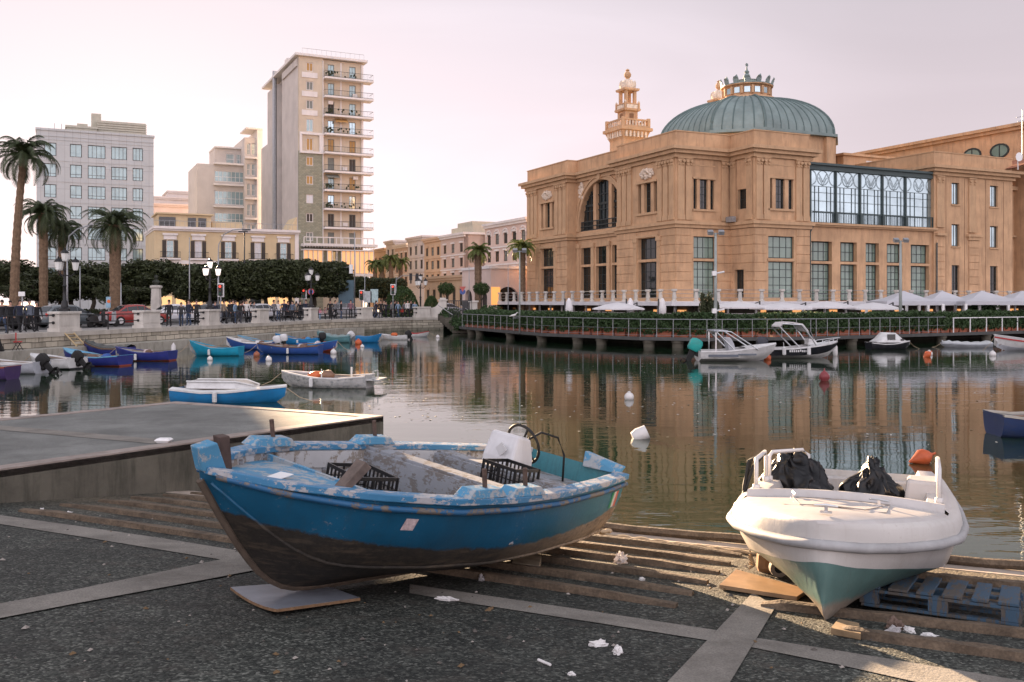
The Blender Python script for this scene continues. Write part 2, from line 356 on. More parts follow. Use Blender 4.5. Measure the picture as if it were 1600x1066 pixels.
# ------------------------------------------------------------ ground, slipway, jetty, quay, pier
NX, NY = .382, .924
def gz(x, y): return max(1.344 - .108 * (NX * x + NY * y), -1.0) if NX * x + NY * y > -2 else 1.56
def G(px, py, dz=0.0):
    r, s_ = (px - 800) / FPX, (py - HY) / FPX
    Y = 1.656 / (s_ - .108 * (NX * r + NY)); return Vector((r * Y, Y, HC - s_ * Y + dz))
def tn(t, n, dz=0.0):
    x, y = NY * t + NX * n, -NX * t + NY * n
    return Vector((x, y, (1.344 - .108 * n if n > -2 else 1.56) + dz))
N_EDGE = 11.49
mb = MB()
for q in ((-4000, -1200), ):
    mb.quad((-900, -300, -1.6), (900, -300, -1.6), (900, 1200, -1.6), (-900, 1200, -1.6))
tag(mb.build('ground', M('seabed', (.05, .055, .035), .9)), kind='structure')
# slipway of exposed aggregate
mg, nt, b = nodes_of('exposed_aggregate')
p = pos(nt)
v1 = N(nt, 'ShaderNodeTexVoronoi', {'Vector': p, 'Scale': 58.0}); v2 = N(nt, 'ShaderNodeTexVoronoi', {'Vector': p, 'Scale': 30.0})
hue = N(nt, 'ShaderNodeSeparateColor', {0: v1.outputs['Color']}).outputs[0]; hue2 = N(nt, 'ShaderNodeSeparateColor', {0: v2.outputs['Color']}).outputs[0]
c1 = ramp(nt, hue, [(0, (.007, .009, .007)), (.5, (.044, .052, .043)), (.8, (.135, .145, .122)), (1, (.44, .45, .39))])
c2 = ramp(nt, hue2, [(0, (.012, .015, .012)), (.7, (.062, .070, .058)), (1, (.23, .24, .205))])
c = mixc(nt, .4, c1, c2)
big = N(nt, 'ShaderNodeTexNoise', {'Vector': p, 'Scale': .55, 'Detail': 8.0, 'Roughness': .65})
c = mixc(nt, 1.0, c, ramp(nt, big.outputs[0], [(.3, .26), (.5, .46), (.72, .82)]), 'MULTIPLY')
fn = N(nt, 'ShaderNodeTexNoise', {'Vector': p, 'Scale': 4.0, 'Detail': 6.0})
c = mixc(nt, ramp(nt, fn.outputs[0], [(.55, 0), (.75, .55)]), c, (.06, .052, .042))
nd = N(nt, 'ShaderNodeVectorMath', {0: p, 1: (NX, NY, 0)}, operation='DOT_PRODUCT').outputs['Value']; nn_ = N(nt, 'ShaderNodeTexNoise', {'Vector': p, 'Scale': 1.1, 'Detail': 7.0, 'Roughness': .7})
sm = N(nt, 'ShaderNodeMath', {0: N(nt, 'ShaderNodeMapRange', {0: nd, 1: 8.4, 2: 10.2}).outputs[0], 1: ramp(nt, nn_.outputs[0], [(.36, .15), (.58, 1)])}, operation='MULTIPLY').outputs[0]
c = mixc(nt, N(nt, 'ShaderNodeMath', {0: sm, 1: .62}, operation='MULTIPLY').outputs[0], c, mixc(nt, hue, (.085, .068, .045), (.26, .205, .14)))   # sand washed in between the sleepers
st = N(nt, 'ShaderNodeTexNoise', {'Vector': pos(nt, (.9, .9, .9)), 'Scale': .9, 'Detail': 3.0, 'Distortion': 1.2}); c = mixc(nt, ramp(nt, st.outputs[0], [(.60, 0), (.68, .55)]), c, (.014, .014, .012))   # old oil stains
nt.links.new(c, b.inputs['Base Color']); b.inputs['Roughness'].default_value = .8; b.inputs['Specular IOR Level'].default_value = .35
h = N(nt, 'ShaderNodeMath', {0: ramp(nt, v1.outputs['Distance'], [(0, 1), (.6, 0)]), 1: ramp(nt, v2.outputs['Distance'], [(0, 1), (.7, 0)])}, operation='ADD').outputs[0]
nt.links.new(N(nt, 'ShaderNodeBump', {'Height': h, 'Strength': .55, 'Distance': .012}).outputs[0], b.inputs['Normal'])
m['aggregate'] = mg
m['band'] = M('concrete_band', (.25, .23, .20), .85, .18, 1.6, dirt=.75, dirt_col=(.075, .066, .055), dscale=(1.3, 1.3, 1.3), bump=.35, bscale=45, fine=.35)
m['kerb'] = M('pale_kerb', (.42, .35, .29), .85, .2, 2.5, dirt=.6, dirt_col=(.13, .10, .08), dscale=(2, 2, 2), bump=.4, bscale=30)
m['plank'] = M('weathered_plank', (.145, .105, .070), .85, .4, 4.0, dirt=.7, dirt_col=(.04, .033, .026), dscale=(1.0, 9.0, 9.0), bump=.7, bscale=26, fine=.3)
m['jetty_top'] = mg
mb = MB(); E_ = 11.1
ns = [-40, -2, -1.99] + [i * .6 for i in range(-3, 19)] + [E_]
rings = []
for n_ in ns: rings.append([tn(t_, n_) for t_ in (-60, -20, -12, -6, 0, 6, 12, 60)])
mb.ring_loft(rings, closed=False, caps=False)
r0 = [tn(t_, E_) for t_ in (-60, 60)]; mb.quad(r0[0], r0[1], r0[1] + Vector((0, 0, -2)), r0[0] + Vector((0, 0, -2)))
tag(mb.build('slipway', mg), kind='structure')
mb = MB()
mb.hexa([tn(-40, E_, -1.6), tn(40, E_, -1.6), tn(40, N_EDGE, -1.6), tn(-40, N_EDGE, -1.6)], [tn(-40, E_, .006), tn(40, E_, .006), tn(40, N_EDGE, .006), tn(-40, N_EDGE, .006)])
tag(mb.build('kerb', m['kerb']), kind='structure')
def band(quads, dz, name='pavement_band'):
    mb = MB()
    for qd in quads: mb.quad(*[G(x, y, dz) for x, y in qd])
    tag(mb.build(name, m['band']), kind='structure')
band([[(-120, 789), (130, 824), (260, 843), (420, 869), (410, 886), (300, 868), (130, 840), (-120, 801)]], .0065)
band([[(-120, 968), (120, 923), (330, 879), (470, 852), (470, 879), (330, 906), (120, 945), (-120, 992)]], .0115)
band([[(640, 914), (722, 926), (930, 957), (1119, 986), (1106, 1002), (930, 974), (722, 942), (640, 928)]], .0065)
band([[(1150, 993), (1310, 1018), (1480, 1046), (1700, 1082), (1700, 1120), (1480, 1078), (1310, 1040), (1140, 1006)]], .0065)
band([[(1176, 928), (1212, 950), (1140, 1070), (1110, 1120), (1000, 1120), (1045, 1066)]], .0115)
# concrete jetty
JT = .83
JA, JB, JC, JD = Vector((-2.43, 17.9)), Vector((-7.25, 20.45)), Vector((-29.0, -9.5)), Vector((-23.6, -11.05))
def ins(k):
    c = (JA + JB + JC + JD) / 4; P = [JA, JB, JC, JD]; out = []
    for i in range(4):
        a, b_, d = P[i - 1], P[i], P[(i + 1) % 4]
        e1, e2 = (b_ - a).normalized(), (d - b_).normalized(); out.append(b_ + (e2 - e1) * k)
    return out
jet = thing('jetty', 'low concrete jetty with pale kerbed rim and stained side wall beside the slipway', 'jetty', (-12, 4, 0))
mb = MB(); J2 = ins(.28)
mb.prism([JA, JB, JC, JD], -1.5, JT - .012); mb.build('wall', m['concrete_wall'], jet)
mb = MB(); PJ = [JA, JB, JC, JD]
for i in range(4):
    j = (i + 1) % 4; mb.hexa([(*PJ[i], JT - .10), (*PJ[j], JT - .10), (*J2[j], JT - .10), (*J2[i], JT - .10)], [(*(PJ[i]), JT + .012), (*PJ[j], JT + .012), (*J2[j], JT + .012), (*J2[i], JT + .012)])
mb.build('rim', M('jetty_rim', (.30, .25, .22), .85, .2, 2.0, dirt=.6, dirt_col=(.10, .085, .07), dscale=(1.5, 1.5, 1.5), bump=.4, bscale=30), jet)
mb = MB(); mb.prism(J2, JT - .05, JT); mb.build('surface', M('jetty_surface', (.21, .215, .20), .85, .3, 1.0, dirt=.6, dirt_col=(.075, .075, .068), dscale=(1, 1, 1), bump=.5, bscale=60, fine=.45), jet)
mb = MB()
def JG(px, py): Y = FPX * (HC - JT) / (py - HY); return Vector((gx(px, Y), Y, JT + .006))
mb.quad(JG(-60, 660), JG(262, 688), JG(240, 694), JG(-60, 667)); mb.build('joint', m['band'], jet)
# sea
mw, nt, b = nodes_of('harbour_water')
b.inputs['Base Color'].default_value = (.013, .028, .014, 1); b.inputs['Roughness'].default_value = .015; b.inputs['IOR'].default_value = 1.333; b.inputs['Specular IOR Level'].default_value = .5
pp = pos(nt, (.55, 1.35, 1))
w1 = N(nt, 'ShaderNodeTexNoise', {'Vector': pp, 'Scale': 1.25, 'Detail': 3.0, 'Roughness': .55, 'Distortion': .4})
w2 = N(nt, 'ShaderNodeTexNoise', {'Vector': pos(nt, (.12, .4, 1)), 'Scale': 1.0, 'Detail': 2.0})
w3 = N(nt, 'ShaderNodeTexNoise', {'Vector': pos(nt, (.035, .10, 1)), 'Scale': 1.0, 'Detail': 4.0, 'Roughness': .6})
patch = ramp(nt, w3.outputs[0], [(.42, .25), (.60, 1.5)])
w4 = N(nt, 'ShaderNodeTexNoise', {'Vector': pos(nt, (1.6, 5.5, 1)), 'Scale': 1.5, 'Detail': 2.0})
hh = N(nt, 'ShaderNodeMath', {0: N(nt, 'ShaderNodeMath', {0: w1.outputs[0], 1: patch}, operation='MULTIPLY').outputs[0], 1: N(nt, 'ShaderNodeMath', {0: w4.outputs[0], 1: .22, 2: w2.outputs[0]}, operation='MULTIPLY_ADD').outputs[0]}, operation='ADD').outputs[0]
nt.links.new(N(nt, 'ShaderNodeBump', {'Height': hh, 'Strength': 1.0, 'Distance': .0062}).outputs[0], b.inputs['Normal'])
mb = MB(); mb.quad((-880, -50, 0), (880, -50, 0), (880, 1180, 0), (-880, 1180, 0))
tag(mb.build('water', mw), kind='structure')
# promenade and town ground
PROM = 1.3
QUAY = [(-40, 2), (-33, 25), (-26.0, 47.5), (-20.9, 66.0), (-16.6, 87.0), (-10.2, 97.5), (-7.2, 99.2)]
qi = off_line(QUAY, -.7)   # inland side
mb = MB(); poly = [(p.x, p.y) for p in qi] + [(-3.5, 104), (2.0, 113.5), (16, 142), (90, 178), (860, 600), (860, 1160), (-860, 1160), (-860, 2)]
mb.add([(x, y, PROM) for x, y in poly], [tuple(range(len(poly)))])
tag(mb.build('promenade', M('promenade_paving', (.30, .28, .26), .85, .15, .7, dirt=.4, dirt_col=(.17, .16, .15), dscale=(1, 1, 1))), kind='structure')
r1 = off_line(QUAY, -4.0); r2 = off_line(QUAY, -15.0)
mb = MB(); RN = len(QUAY) - 1
mb.add([(p.x, p.y, PROM + .004) for p in r1[:RN]] + [(p.x, p.y, PROM + .004) for p in r2[:RN][::-1]], [tuple(range(2 * RN))])
tag(mb.build('road', m['asphalt']), kind='structure')
# quay wall
qw = thing('quay_wall', 'long old limestone quay wall with a low mooring ledge below the promenade', 'quay wall', (-22, 60, 0))
mb = MB(); strip(mb, QUAY, -.7, 0, -1.5, PROM - .22); mb.build('stone_face', m['quay_stone'], qw)
mb = MB(); strip(mb, QUAY, -.75, .10, PROM - .22, PROM + .03); mb.build('coping', m['quay_coping'], qw)
LED = QUAY[:5] + [(-15.0, 89.6)]
mb = MB(); strip(mb, LED, .002, 1.35, -1.5, .52); mb.build('ledge', M('ledge_stone', (.36, .34, .29), .9, .15, 1.5, dirt=.7, dirt_col=(.09, .085, .06), dscale=(2, 2, .4)), qw)
rnd2 = random.Random(3)
def quay_pt(Y, d=0.0):
    for a, b_ in zip(QUAY, QUAY[1:]):
        if a[1] <= Y <= b_[1]:
            t = (Y - a[1]) / (b_[1] - a[1]); tt = (Vector(b_) - Vector(a)).normalized()
            return Vector((a[0] + (b_[0] - a[0]) * t, Y)) + Vector((tt.y, -tt.x)) * d, tt
    tt = (Vector(QUAY[-1]) - Vector(QUAY[-2])).normalized(); return Vector(QUAY[-1]), tt
# pier with terrace
PD = .68
PIER = [(-4.7, 87.0), (2.1, 69.3), (8.3, 61.8), (12.4, 60.2), (20.1, 62.4), (32.0, 69.7), (49.8, 80.4), (66, 90)]
mb = MB(); poly = PIER + [(80, 112), (45, 103), (20, 96), (2, 110), (-4.5, 102), (-6.6, 96)]
n_ = len(poly); vs = [(x, y, PD - .22) for x, y in poly] + [(x, y, PD) for x, y in poly]
mb.add(vs, [tuple(range(n_ - 1, -1, -1)), tuple(range(n_, 2 * n_))] + [(i, (i + 1) % n_, n_ + (i + 1) % n_, n_ + i) for i in range(n_)])
pier = thing('pier', 'dark pier deck on round concrete piles running round the theatre', 'pier', (11, 55, 0))
mb.build('deck', m['deckdark'], pier)
mb = MB(); back = off_line(PIER, -4.2); strip(mb, back, 0, .4, -1.5, PD - .22); mb.build('seawall', M('seawall_dark', (.05, .045, .035), .95, .3, 2), pier)  # added dark wall standing in for the shade below the deck
def path_pts(P, step, start=0.0):
    out, acc = [], start
    for a, b_ in zip(P, P[1:]):
        a, b_ = Vector(a), Vector(b_); L = (b_ - a).length; d = (b_ - a) / L
        while acc < L: out.append((a + d * acc, d)); acc += step
        acc -= L
    return out
pin = off_line(PIER, -.45)
for pxs in (737, 750, 798, 847, 903, 940, 1014, 1059, 1120, 1190, 1260, 1330, 1400, 1470, 1540, 1610):
    r = (pxs - 800) / FPX
    for a, b_ in zip(pin, pin[1:]):
        d = b_ - a; den = d.x - r * d.y
        if abs(den) < 1e-6: continue
        t = (r * a.y - a.x) / den
        if 0 <= t <= 1:
            q = a + d * t; mb = MB(); mb.lathe((q.x, q.y, 0), [(.36, -1.5), (.36, .28), (.42, .30), (.42, PD - .225)], 14); mb.build('pile', m['pile'], pier, smooth=True, auto=40); break
# railing along the pier edge
SEG = [PIER[0:3], PIER[2:5], PIER[4:6]]
for k, sg in enumerate(SEG):
    ln = off_line(sg, -.12)
    lab = ['thin grey railing on the pier edge from the gate to the theatre corner', 'thin grey railing on the pier edge behind the two motorboats', 'thin grey railing on the pier edge beside the cabin boat'][k]
    rl = thing('pier_railing', lab, 'railing', (*ln[0], PD), 'railings along the pier edge')
    mb = MB()
    for a, b_ in zip(ln, ln[1:]):
        mb.tube([(a.x, a.y, PD + 1.16), (b_.x, b_.y, PD + 1.16)], .025, 5)
    mb.build('top_rail', m['rail_grey'], rl)
    mb = MB()
    for a, b_ in zip(ln, ln[1:]):
        for z in (.12, .55): mb.tube([(a.x, a.y, PD + z), (b_.x, b_.y, PD + z)], .009, 4)
    mb.build('wire', m['rail_grey'], rl)
    for q, d in path_pts(ln, 1.08 if k else 1.45, .05):
        mb = MB(); mb.tube([(q.x, q.y, PD - .18), (q.x, q.y, PD + 1.14)], .024, 5); mb.build('post', m['rail_grey'], rl)
# white railing of the landing stage on the right
stage = [(32.7, 70.3), (41.3, 75.5), (49.8, 80.6)]
rl = thing('landing_railing', 'white tubular railing with wide bays on the landing stage', 'railing', (*stage[0], PD), None)
mb = MB()
for a, b_ in zip(stage, stage[1:]): mb.tube([(*a, PD + 1.08), (*b_, PD + 1.08)], .04, 6)
mb.build('top_rail', m['white'], rl)
for q, d in path_pts(stage, 2.05, .1):
    mb = MB(); mb.tube([(q.x, q.y, PD), (q.x, q.y, PD + 1.06)], .045, 6); mb.build('post', m['white'], rl)
# ------------------------------------------------------------ theatre
K = Vector((14.7, 85.0)); aD, bD = A_DIR.normalized(), B_DIR.normalized()
nL, nB = Vector((-.901, -.433)).normalized(), Vector((.433, -.901)).normalized()
th = thing('theatre', 'large ochre stucco theatre with green copper dome, twin turrets and a glazed hall', 'theatre', (K.x, K.y, HC))
FL, F1 = Fr(K, aD, nL), Fr(K, bD, nB)
C1 = K + bD * 6.09; F2 = Fr(C1, -aD, nL); C2 = C1 - aD * 3.35; F3 = Fr(C2, bD, nB); C3 = C2 + bD * 6.47
LZ, STR, COR, PAR = 3.0, 10.0, 16.2, 18.3
U_END, U_A, U_B, REC = 29.8, 20.0, 9.9, -1.2
walls = MB(); joint = MB(); trim = MB()
def flush(name):
    global trim
    if trim.v: trim.build(name, m['ochre_trim'], th)
    trim = MB()
def courses(F, u0, u1, op, n=0.0, z0=3.2, z1=9.6, step=.82):
    z = z0
    while z + step <= z1 + .2:
        a, b_ = z + .035, min(z + step - .035, z1); cuts = sorted([(o[0] - .25, o[1] + .25) for o in op if o[2] < b_ and o[3] + .2 > a])
        u = u0
        for c, d in cuts + [(u1, u1)]:
            if c - u > .15: trim_c.fbox(F, u, c, n - .01, n + .055, a, b_)
            u = max(u, d)
        z += step
trim_c = MB()
def pilaster(F, u, w=.72, n=0.0, z0=10.35, z1=16.0):
    pil = MB()
    pil.fbox(F, u - w / 2 - .05, u + w / 2 + .05, n - .01, n + .20, z0, z0 + .45)
    pil.fbox(F, u - w / 2, u + w / 2, n - .01, n + .14, z0 + .45, z1 - .75)
    pil.fbox(F, u - w / 2 - .07, u + w / 2 + .07, n - .01, n + .24, z1 - .14, z1)
    pil.fbox(F, u - w / 2 + .02, u + w / 2 - .02, n - .01, n + .17, z1 - .75, z1 - .14)
    for s_ in (-1, 1):
        c = F.p(u + s_ * w * .33, n + .2, z1 - .36); q = F.p(u + s_ * w * .33, n + .32, z1 - .36)
        pil.tube([c, q], [.19, .15], 8); pil.tube([F.p(u + s_ * w * .3, n + .16, z1 - .62), F.p(u + s_ * w * .3, n + .24, z1 - .62)], [.13, .10], 7)
    joint.fbox(F, u + w / 2 + .015, u + w / 2 + .055, n - .005, n + .008, z0 + .4, z1 - .3)
    pil.build('pilaster', m['ochre_trim'], th)
# left front, three bays
def tri(u0, u1, z0, z1): w = u1 - u0; return [(u0, u0 + w * .17, z0, z1), (u0 + w * .33, u0 + w * .67, z0, z1), (u0 + w * .83, u1, z0, z1)]
wl = []
for lo, hi, a, b_ in ((0, U_B, 2.95, 6.15), (U_A, U_END, 23.1, 26.25)):
    up = tri(a, b_, 11.35, 14.1); low = [(a + .05, b_ - .05, 3.05, 6.7), (a + .05, b_ - .05, 6.95, 8.95)]
    wall_face(walls, FL, lo, hi, LZ, 17.0, up + low, 0, .45)
    for o in up: window(th, FL, o, -.32, 2 if o[1] - o[0] > .8 else 1, 4, .08, m['glass_dark'])
    window(th, FL, low[0], -.36, 4, 4, .09, m['glass_dark']); window(th, FL, low[1], -.36, 4, 2, .09, m['glass_dark'])
    courses(FL, lo + .02, hi - .02, low, 0)
    for k in range(3): pilaster(FL, lo + .55 + k * .92); pilaster(FL, hi - .55 - k * .92)
    trim.fbox(FL, a - .15, b_ + .15, -.01, .16, 11.12, 11.33); flush('window_sill'); trim.fbox(FL, a - .15, b_ + .15, -.01, .20, 14.12, 14.3); flush('lintel')
    trim.fbox(FL, a - .3, b_ + .3, -.01, .14, 9.0, 9.22); flush('lintel')
    for s_ in (a - .35, b_ + .35): trim.fbox(FL, s_ - .28, s_ + .28, -.01, .12, 3.1, 8.6); trim.fbox(FL, s_ - .36, s_ + .36, -.01, .2, 8.6, 9.0); flush('column'); joint.fbox(FL, s_ - .2, s_ + .2, .12, .128, 8.0, 8.04)
    flush('window_surround'); cart = MB(); c = FL.p((a + b_) / 2, .1, 15.05); M0 = Matrix.Identity(4)
    for q in range(26):
        an = q * 2.4; rr = .22 + .62 * (q / 26) ** .5; v = FL.p((a + b_) / 2 + math.cos(an) * rr * 1.35, .06, 15.0 + math.sin(an) * rr * .55)
        cart.ball(v, (.24 * (1.2 - q / 40), .16, .17), 7, 5)
    cart.build('cartouche', m['stucco'], th, smooth=True)
HW, AU, AZ0, AZS = 4.45, 14.95, 10.55, 11.25    # arch: half width, centre, sill, springing
lw = [(x, y, *z) for x, y in ((10.75, 12.8), (13.9, 16.0), (17.1, 19.15)) for z in ((3.05, 6.7), (6.95, 8.75))]
wall_face(walls, FL, U_B, U_A, LZ, AZ0, lw, REC, .45)
for o in lw: window(th, FL, o, REC - .36, 3, 4 if o[2] < 5 else 2, .08, m['glass_dark'])
wall_face(walls, FL, U_B, AU - HW, AZ0, 17.0, [], REC); wall_face(walls, FL, AU + HW, U_A, AZ0, 17.0, [], REC)
NA = 20; arc = [(AU - HW, AZ0)] + [(AU - HW * math.cos(math.pi * k / NA), AZS + HW * math.sin(math.pi * k / NA)) for k in range(NA + 1)] + [(AU + HW, AZ0)]
ring = MB()
for (a, za), (b_, zb) in zip(arc, arc[1:]):
    if abs(a - b_) > 1e-6: walls.quad(FL.p(a, REC, za), FL.p(b_, REC, zb), FL.p(b_, REC, 17.0), FL.p(a, REC, 17.0))
    walls.quad(FL.p(a, REC, za), FL.p(b_, REC, zb), FL.p(b_, REC - .6, zb), FL.p(a, REC - .6, za))
def arcp(r, k): return AU - r * math.cos(math.pi * k / NA), AZS + r * math.sin(math.pi * k / NA)
for k in range(NA):
    for r0_, r1_, pr in ((HW + .03, HW + .42, .10), (HW + .42, HW + .62, .2)):
        q = [arcp(r0_, k), arcp(r0_, k + 1), arcp(r1_, k + 1), arcp(r1_, k)]
        ring.hexa([FL.p(u, REC - .01, z) for u, z in q], [FL.p(u, REC + pr, z) for u, z in q])
for s_ in (-1, 1): ring.fbox(FL, AU + s_ * (HW + .33) - .3, AU + s_ * (HW + .33) + .3, REC - .01, REC + .12, AZ0, AZS)
ring.fbox(FL, AU - .3, AU + .3, REC - .01, REC + .4, AZS + HW + .0, AZS + HW + .95)
ring.build('archivolt', m['ochre_trim'], th)
aw = MB(); ap = MB()
pts = [FL.p(u, REC - .5, z) for u, z in arc]; ap.add(pts, [tuple(range(len(pts)))])
for x in (-1.55, 1.55): walls.fbox(FL, AU + x - .3, AU + x + .3, REC - .52, REC - .15, AZ0, AZS + math.sqrt(HW * HW - x * x) + .1)
for x in (-3.6, -2.7, -.75, 0, .75, 2.7, 3.6):
    aw.fbox(FL, AU + x - .05, AU + x + .05, REC - .5, REC - .40, AZ0, AZS + math.sqrt(HW * HW - x * x))
for z in (11.6, 12.7, 13.3, 14.3):
    hw = math.sqrt(max(HW * HW - max(z - AZS, 0) ** 2, .01)); t_ = .12 if z == 13.3 else .05
    aw.fbox(FL, AU - hw, AU + hw, REC - .49, REC - .41, z - t_, z + t_)
for z in (AZ0 + .08, AZ0 + .5, AZ0 + 1.0): aw.fbox(FL, AU - HW, AU + HW, REC - .2, REC - .12, z - .05, z + .05)
for k in range(34): u = AU - HW + .12 + k * (2 * HW - .24) / 33; aw.fbox(FL, u - .03, u + .03, REC - .19, REC - .13, AZ0, AZ0 + 1.0)
w = aw.build('arched_window', m['iron'], th); ap.build('pane', m['glass_dark'], w)
for u in (13.35, 16.55, 19.6, 10.35):
    trim.fbox(FL, u - .3, u + .3, REC - .01, REC + .14, 3.1, 8.75); trim.fbox(FL, u - .4, u + .4, REC - .01, REC + .24, 8.75, 9.2)
rel = MB()
for q in range(22):
    an = q * 2.4; rr = .9 * (q / 22) ** .5; rel.ball(FL.p(18.95 + math.cos(an) * rr * .5, REC + .04, 14.9 + math.sin(an) * rr), (.2, .14, .2), 6, 4)
rel.build('spandrel_relief', m['stucco'], th, smooth=True)
walls.quad(FL.p(U_B, 0, LZ), FL.p(U_B, REC, LZ), FL.p(U_B, REC, 17), FL.p(U_B, 0, 17)); walls.quad(FL.p(U_A, 0, LZ), FL.p(U_A, REC, LZ), FL.p(U_A, REC, 17), FL.p(U_A, 0, 17))
# right hand faces
def face(F, L, ups, lows, n=0.0, u0=0.0, glass='glass_pale', cu=True):
    wall_face(walls, F, u0, L, LZ, 17.0, ups + lows, n, .4)
    for o in ups: window(th, F, o, n - .22, 2 if o[1] - o[0] > .75 else 1, 4, .08, m['glass_dark'])
    for o in lows: window(th, F, o, n - .2, 4, 5 if o[3] - o[2] > 3 else 2, .08, m[glass])
    if cu: courses(F, u0 + .02, L - .02, lows, n)
def pxo(F, x0, x1, z0, z1, n=0.0): return (F.at_px(x0, n), F.at_px(x1, n), z0, z1)
up1 = [pxo(F1, a, b_, 11.4, 14.1) for a, b_ in ((1083.6, 1089), (1093.5, 1105.6), (1110, 1116))]
lo1 = [pxo(F1, 1083.6, 1117, 3.05, 6.65), pxo(F1, 1083.6, 1117, 6.9, 8.9)]
face(F1, 6.09, up1, lo1)
up2 = [pxo(F2, 1152.6, 1167, 11.4, 13.2)]; lo2 = [pxo(F2, 1148, 1162, 3.05, 5.9)]
wall_face(walls, F2, 0, 3.35, LZ, 17.0, up2 + lo2, 0, .4); window(th, F2, up2[0], -.3, 2, 2, .08); window(th, F2, lo2[0], -.3, 2, 1, .1, name='door'); courses(F2, .02, 3.33, lo2)
up3 = [pxo(F3, a, b_, 11.4, 14.1) for a, b_ in ((1200.4, 1206.6), (1212, 1226), (1232, 1239))]
lo3 = [pxo(F3, 1200.4, 1240.4, 3.05, 6.6), pxo(F3, 1200.4, 1240.4, 6.9, 8.9)]
face(F3, 6.47, up3, lo3)
for F, us in ((F1, (.5, 1.35, 5.35)), (F2, (.5, 2.75)), (F3, (.5, 1.35, 5.1, 5.95))):
    for u in us: pilaster(F, u, .68)
for F, o, p in ((F1, up1, lo1), (F3, up3, lo3)):
    a, b_ = o[0][0], o[-1][1]
    trim.fbox(F, a - .12, b_ + .12, -.01, .14, 11.2, 11.38); flush('window_sill'); trim.fbox(F, a - .12, b_ + .12, -.01, .12, 14.12, 14.28); flush('lintel'); trim.fbox(F, a - .12, b_ + .12, -.01, .03, 15.3, 15.42); flush('moulding')
    trim.fbox(F, p[0][0] - .1, p[0][1] + .1, -.01, .07, 6.66, 6.89); flush('transom')
# glazed hall
GN = 1.35
H0, H1 = F1.at_px(1262, GN), F1.at_px(1459.5, GN)
gl = [(1267.6, 1300), (1313, 1339), (1352.6, 1373.6), (1385.6, 1410), (1423, 1452)]
lows = []
for a, b_ in gl: lows += [pxo(F1, a, b_, 3.05, 6.6, GN), pxo(F1, a, b_, 6.85, 8.75, GN)]
wall_face(walls, F1, H0, H1, LZ, 10.15, lows, GN, .55)
for i, o in enumerate(lows):
    window(th, F1, o, GN - .45, 4, 5 if o[3] - o[2] > 3 else 2, .1, m['glass_pale'])
strip_h = MB(); strip_h.fbox(F1, H0, H1, GN - .01, GN + .3, 10.15, 10.3); strip_h.fbox(F1, H0, H1, GN - .3, GN + .5, 10.3, 10.5); strip_h.build('hall_cornice', m['ochre_trim'], th)
HZ0, HZ1 = 10.52, 16.0; bays = [(1267, 1307), (1307, 1345), (1345, 1380), (1380, 1416), (1416, 1458)]
for a, b_ in bays:
    u0, u1 = F1.at_px(a, GN), F1.at_px(b_, GN); w = u1 - u0; mb = MB(); n = GN - .1
    mb.fbox(F1, u0 - .09, u0 + .09, n - .2, n + .10, HZ0, HZ1)
    z1 = HZ1 - .45
    for k in (1, 2, 4, 5): mb.fbox(F1, u0 + .1 + (w - .2) * k / 6 - .012, u0 + .1 + (w - .2) * k / 6 + .012, n - .05, n + .01, HZ0 + (0 if k in (2, 4) else 0), z1 - (1.5 if k != 3 else 0) + (0 if k in (2, 4) else 0))
    for z in (HZ0 + .06, HZ0 + 1.1, HZ0 + 2.1, HZ0 + 2.9, HZ0 + 3.5): mb.fbox(F1, u0 + .1, u1 - .1, n - .045, n + .005, z - .02, z + .02)
    uc, zc, r = (u0 + u1) / 2, z1 - .72, .7
    for cx, a0, a1 in ((uc, 0, 2), (u0 + .12, -.5, .5), (u1 - .12, .5, 1.5)):
        mb.tube([F1.p(cx + math.cos(math.pi * (a0 + (a1 - a0) * k / 14)) * r, n, zc + math.sin(math.pi * (a0 + (a1 - a0) * k / 14)) * r) for k in range(15)], .02, 5)
    for s_ in (-1, 1):
        for dz in (-.25, .1): mb.tube([F1.p(uc, n, zc - .5 + dz), F1.p(uc + s_ * .2, n, zc - .15 + dz), F1.p(uc + s_ * .5, n, zc + .3 + dz)], .022, 4)
    w_ = mb.build('hall_window', m['iron_green'], th); g = MB(); g.fbox(F1, u0 + .1, u1 - .1, n - .1, n - .05, HZ0, z1); g.build('pane', m['glass_sky'], w_)
    bl = MB()
    bl.fbox(F1, u0 + .15, u1 - .15, n + .16, n + .2, HZ0 + .98, HZ0 + 1.04)
    for k in range(14): u = u0 + .2 + (w - .4) * k / 13; bl.fbox(F1, u - .009, u + .009, n + .165, n + .195, HZ0, HZ0 + 1.0)
    bl.fbox(F1, u1 - .16, u1 + .16, n + .05, n + .25, HZ0, HZ0 + 1.1); bl.build('window_railing', m['iron_green'], th)
hr = MB(); hr.fbox(F1, H0, H1 - .05, GN - .3, GN + .12, HZ1 - .45, HZ1); hr.fbox(F1, H0, H1 - .05, GN - 8, GN + .35, HZ1, HZ1 + .22); hr.fbox(F1, H1 - .28, H1 - .02, GN - .3, GN + .1, HZ0, HZ1 - .45); hr.build('hall_roof', m['iron_green'], th)
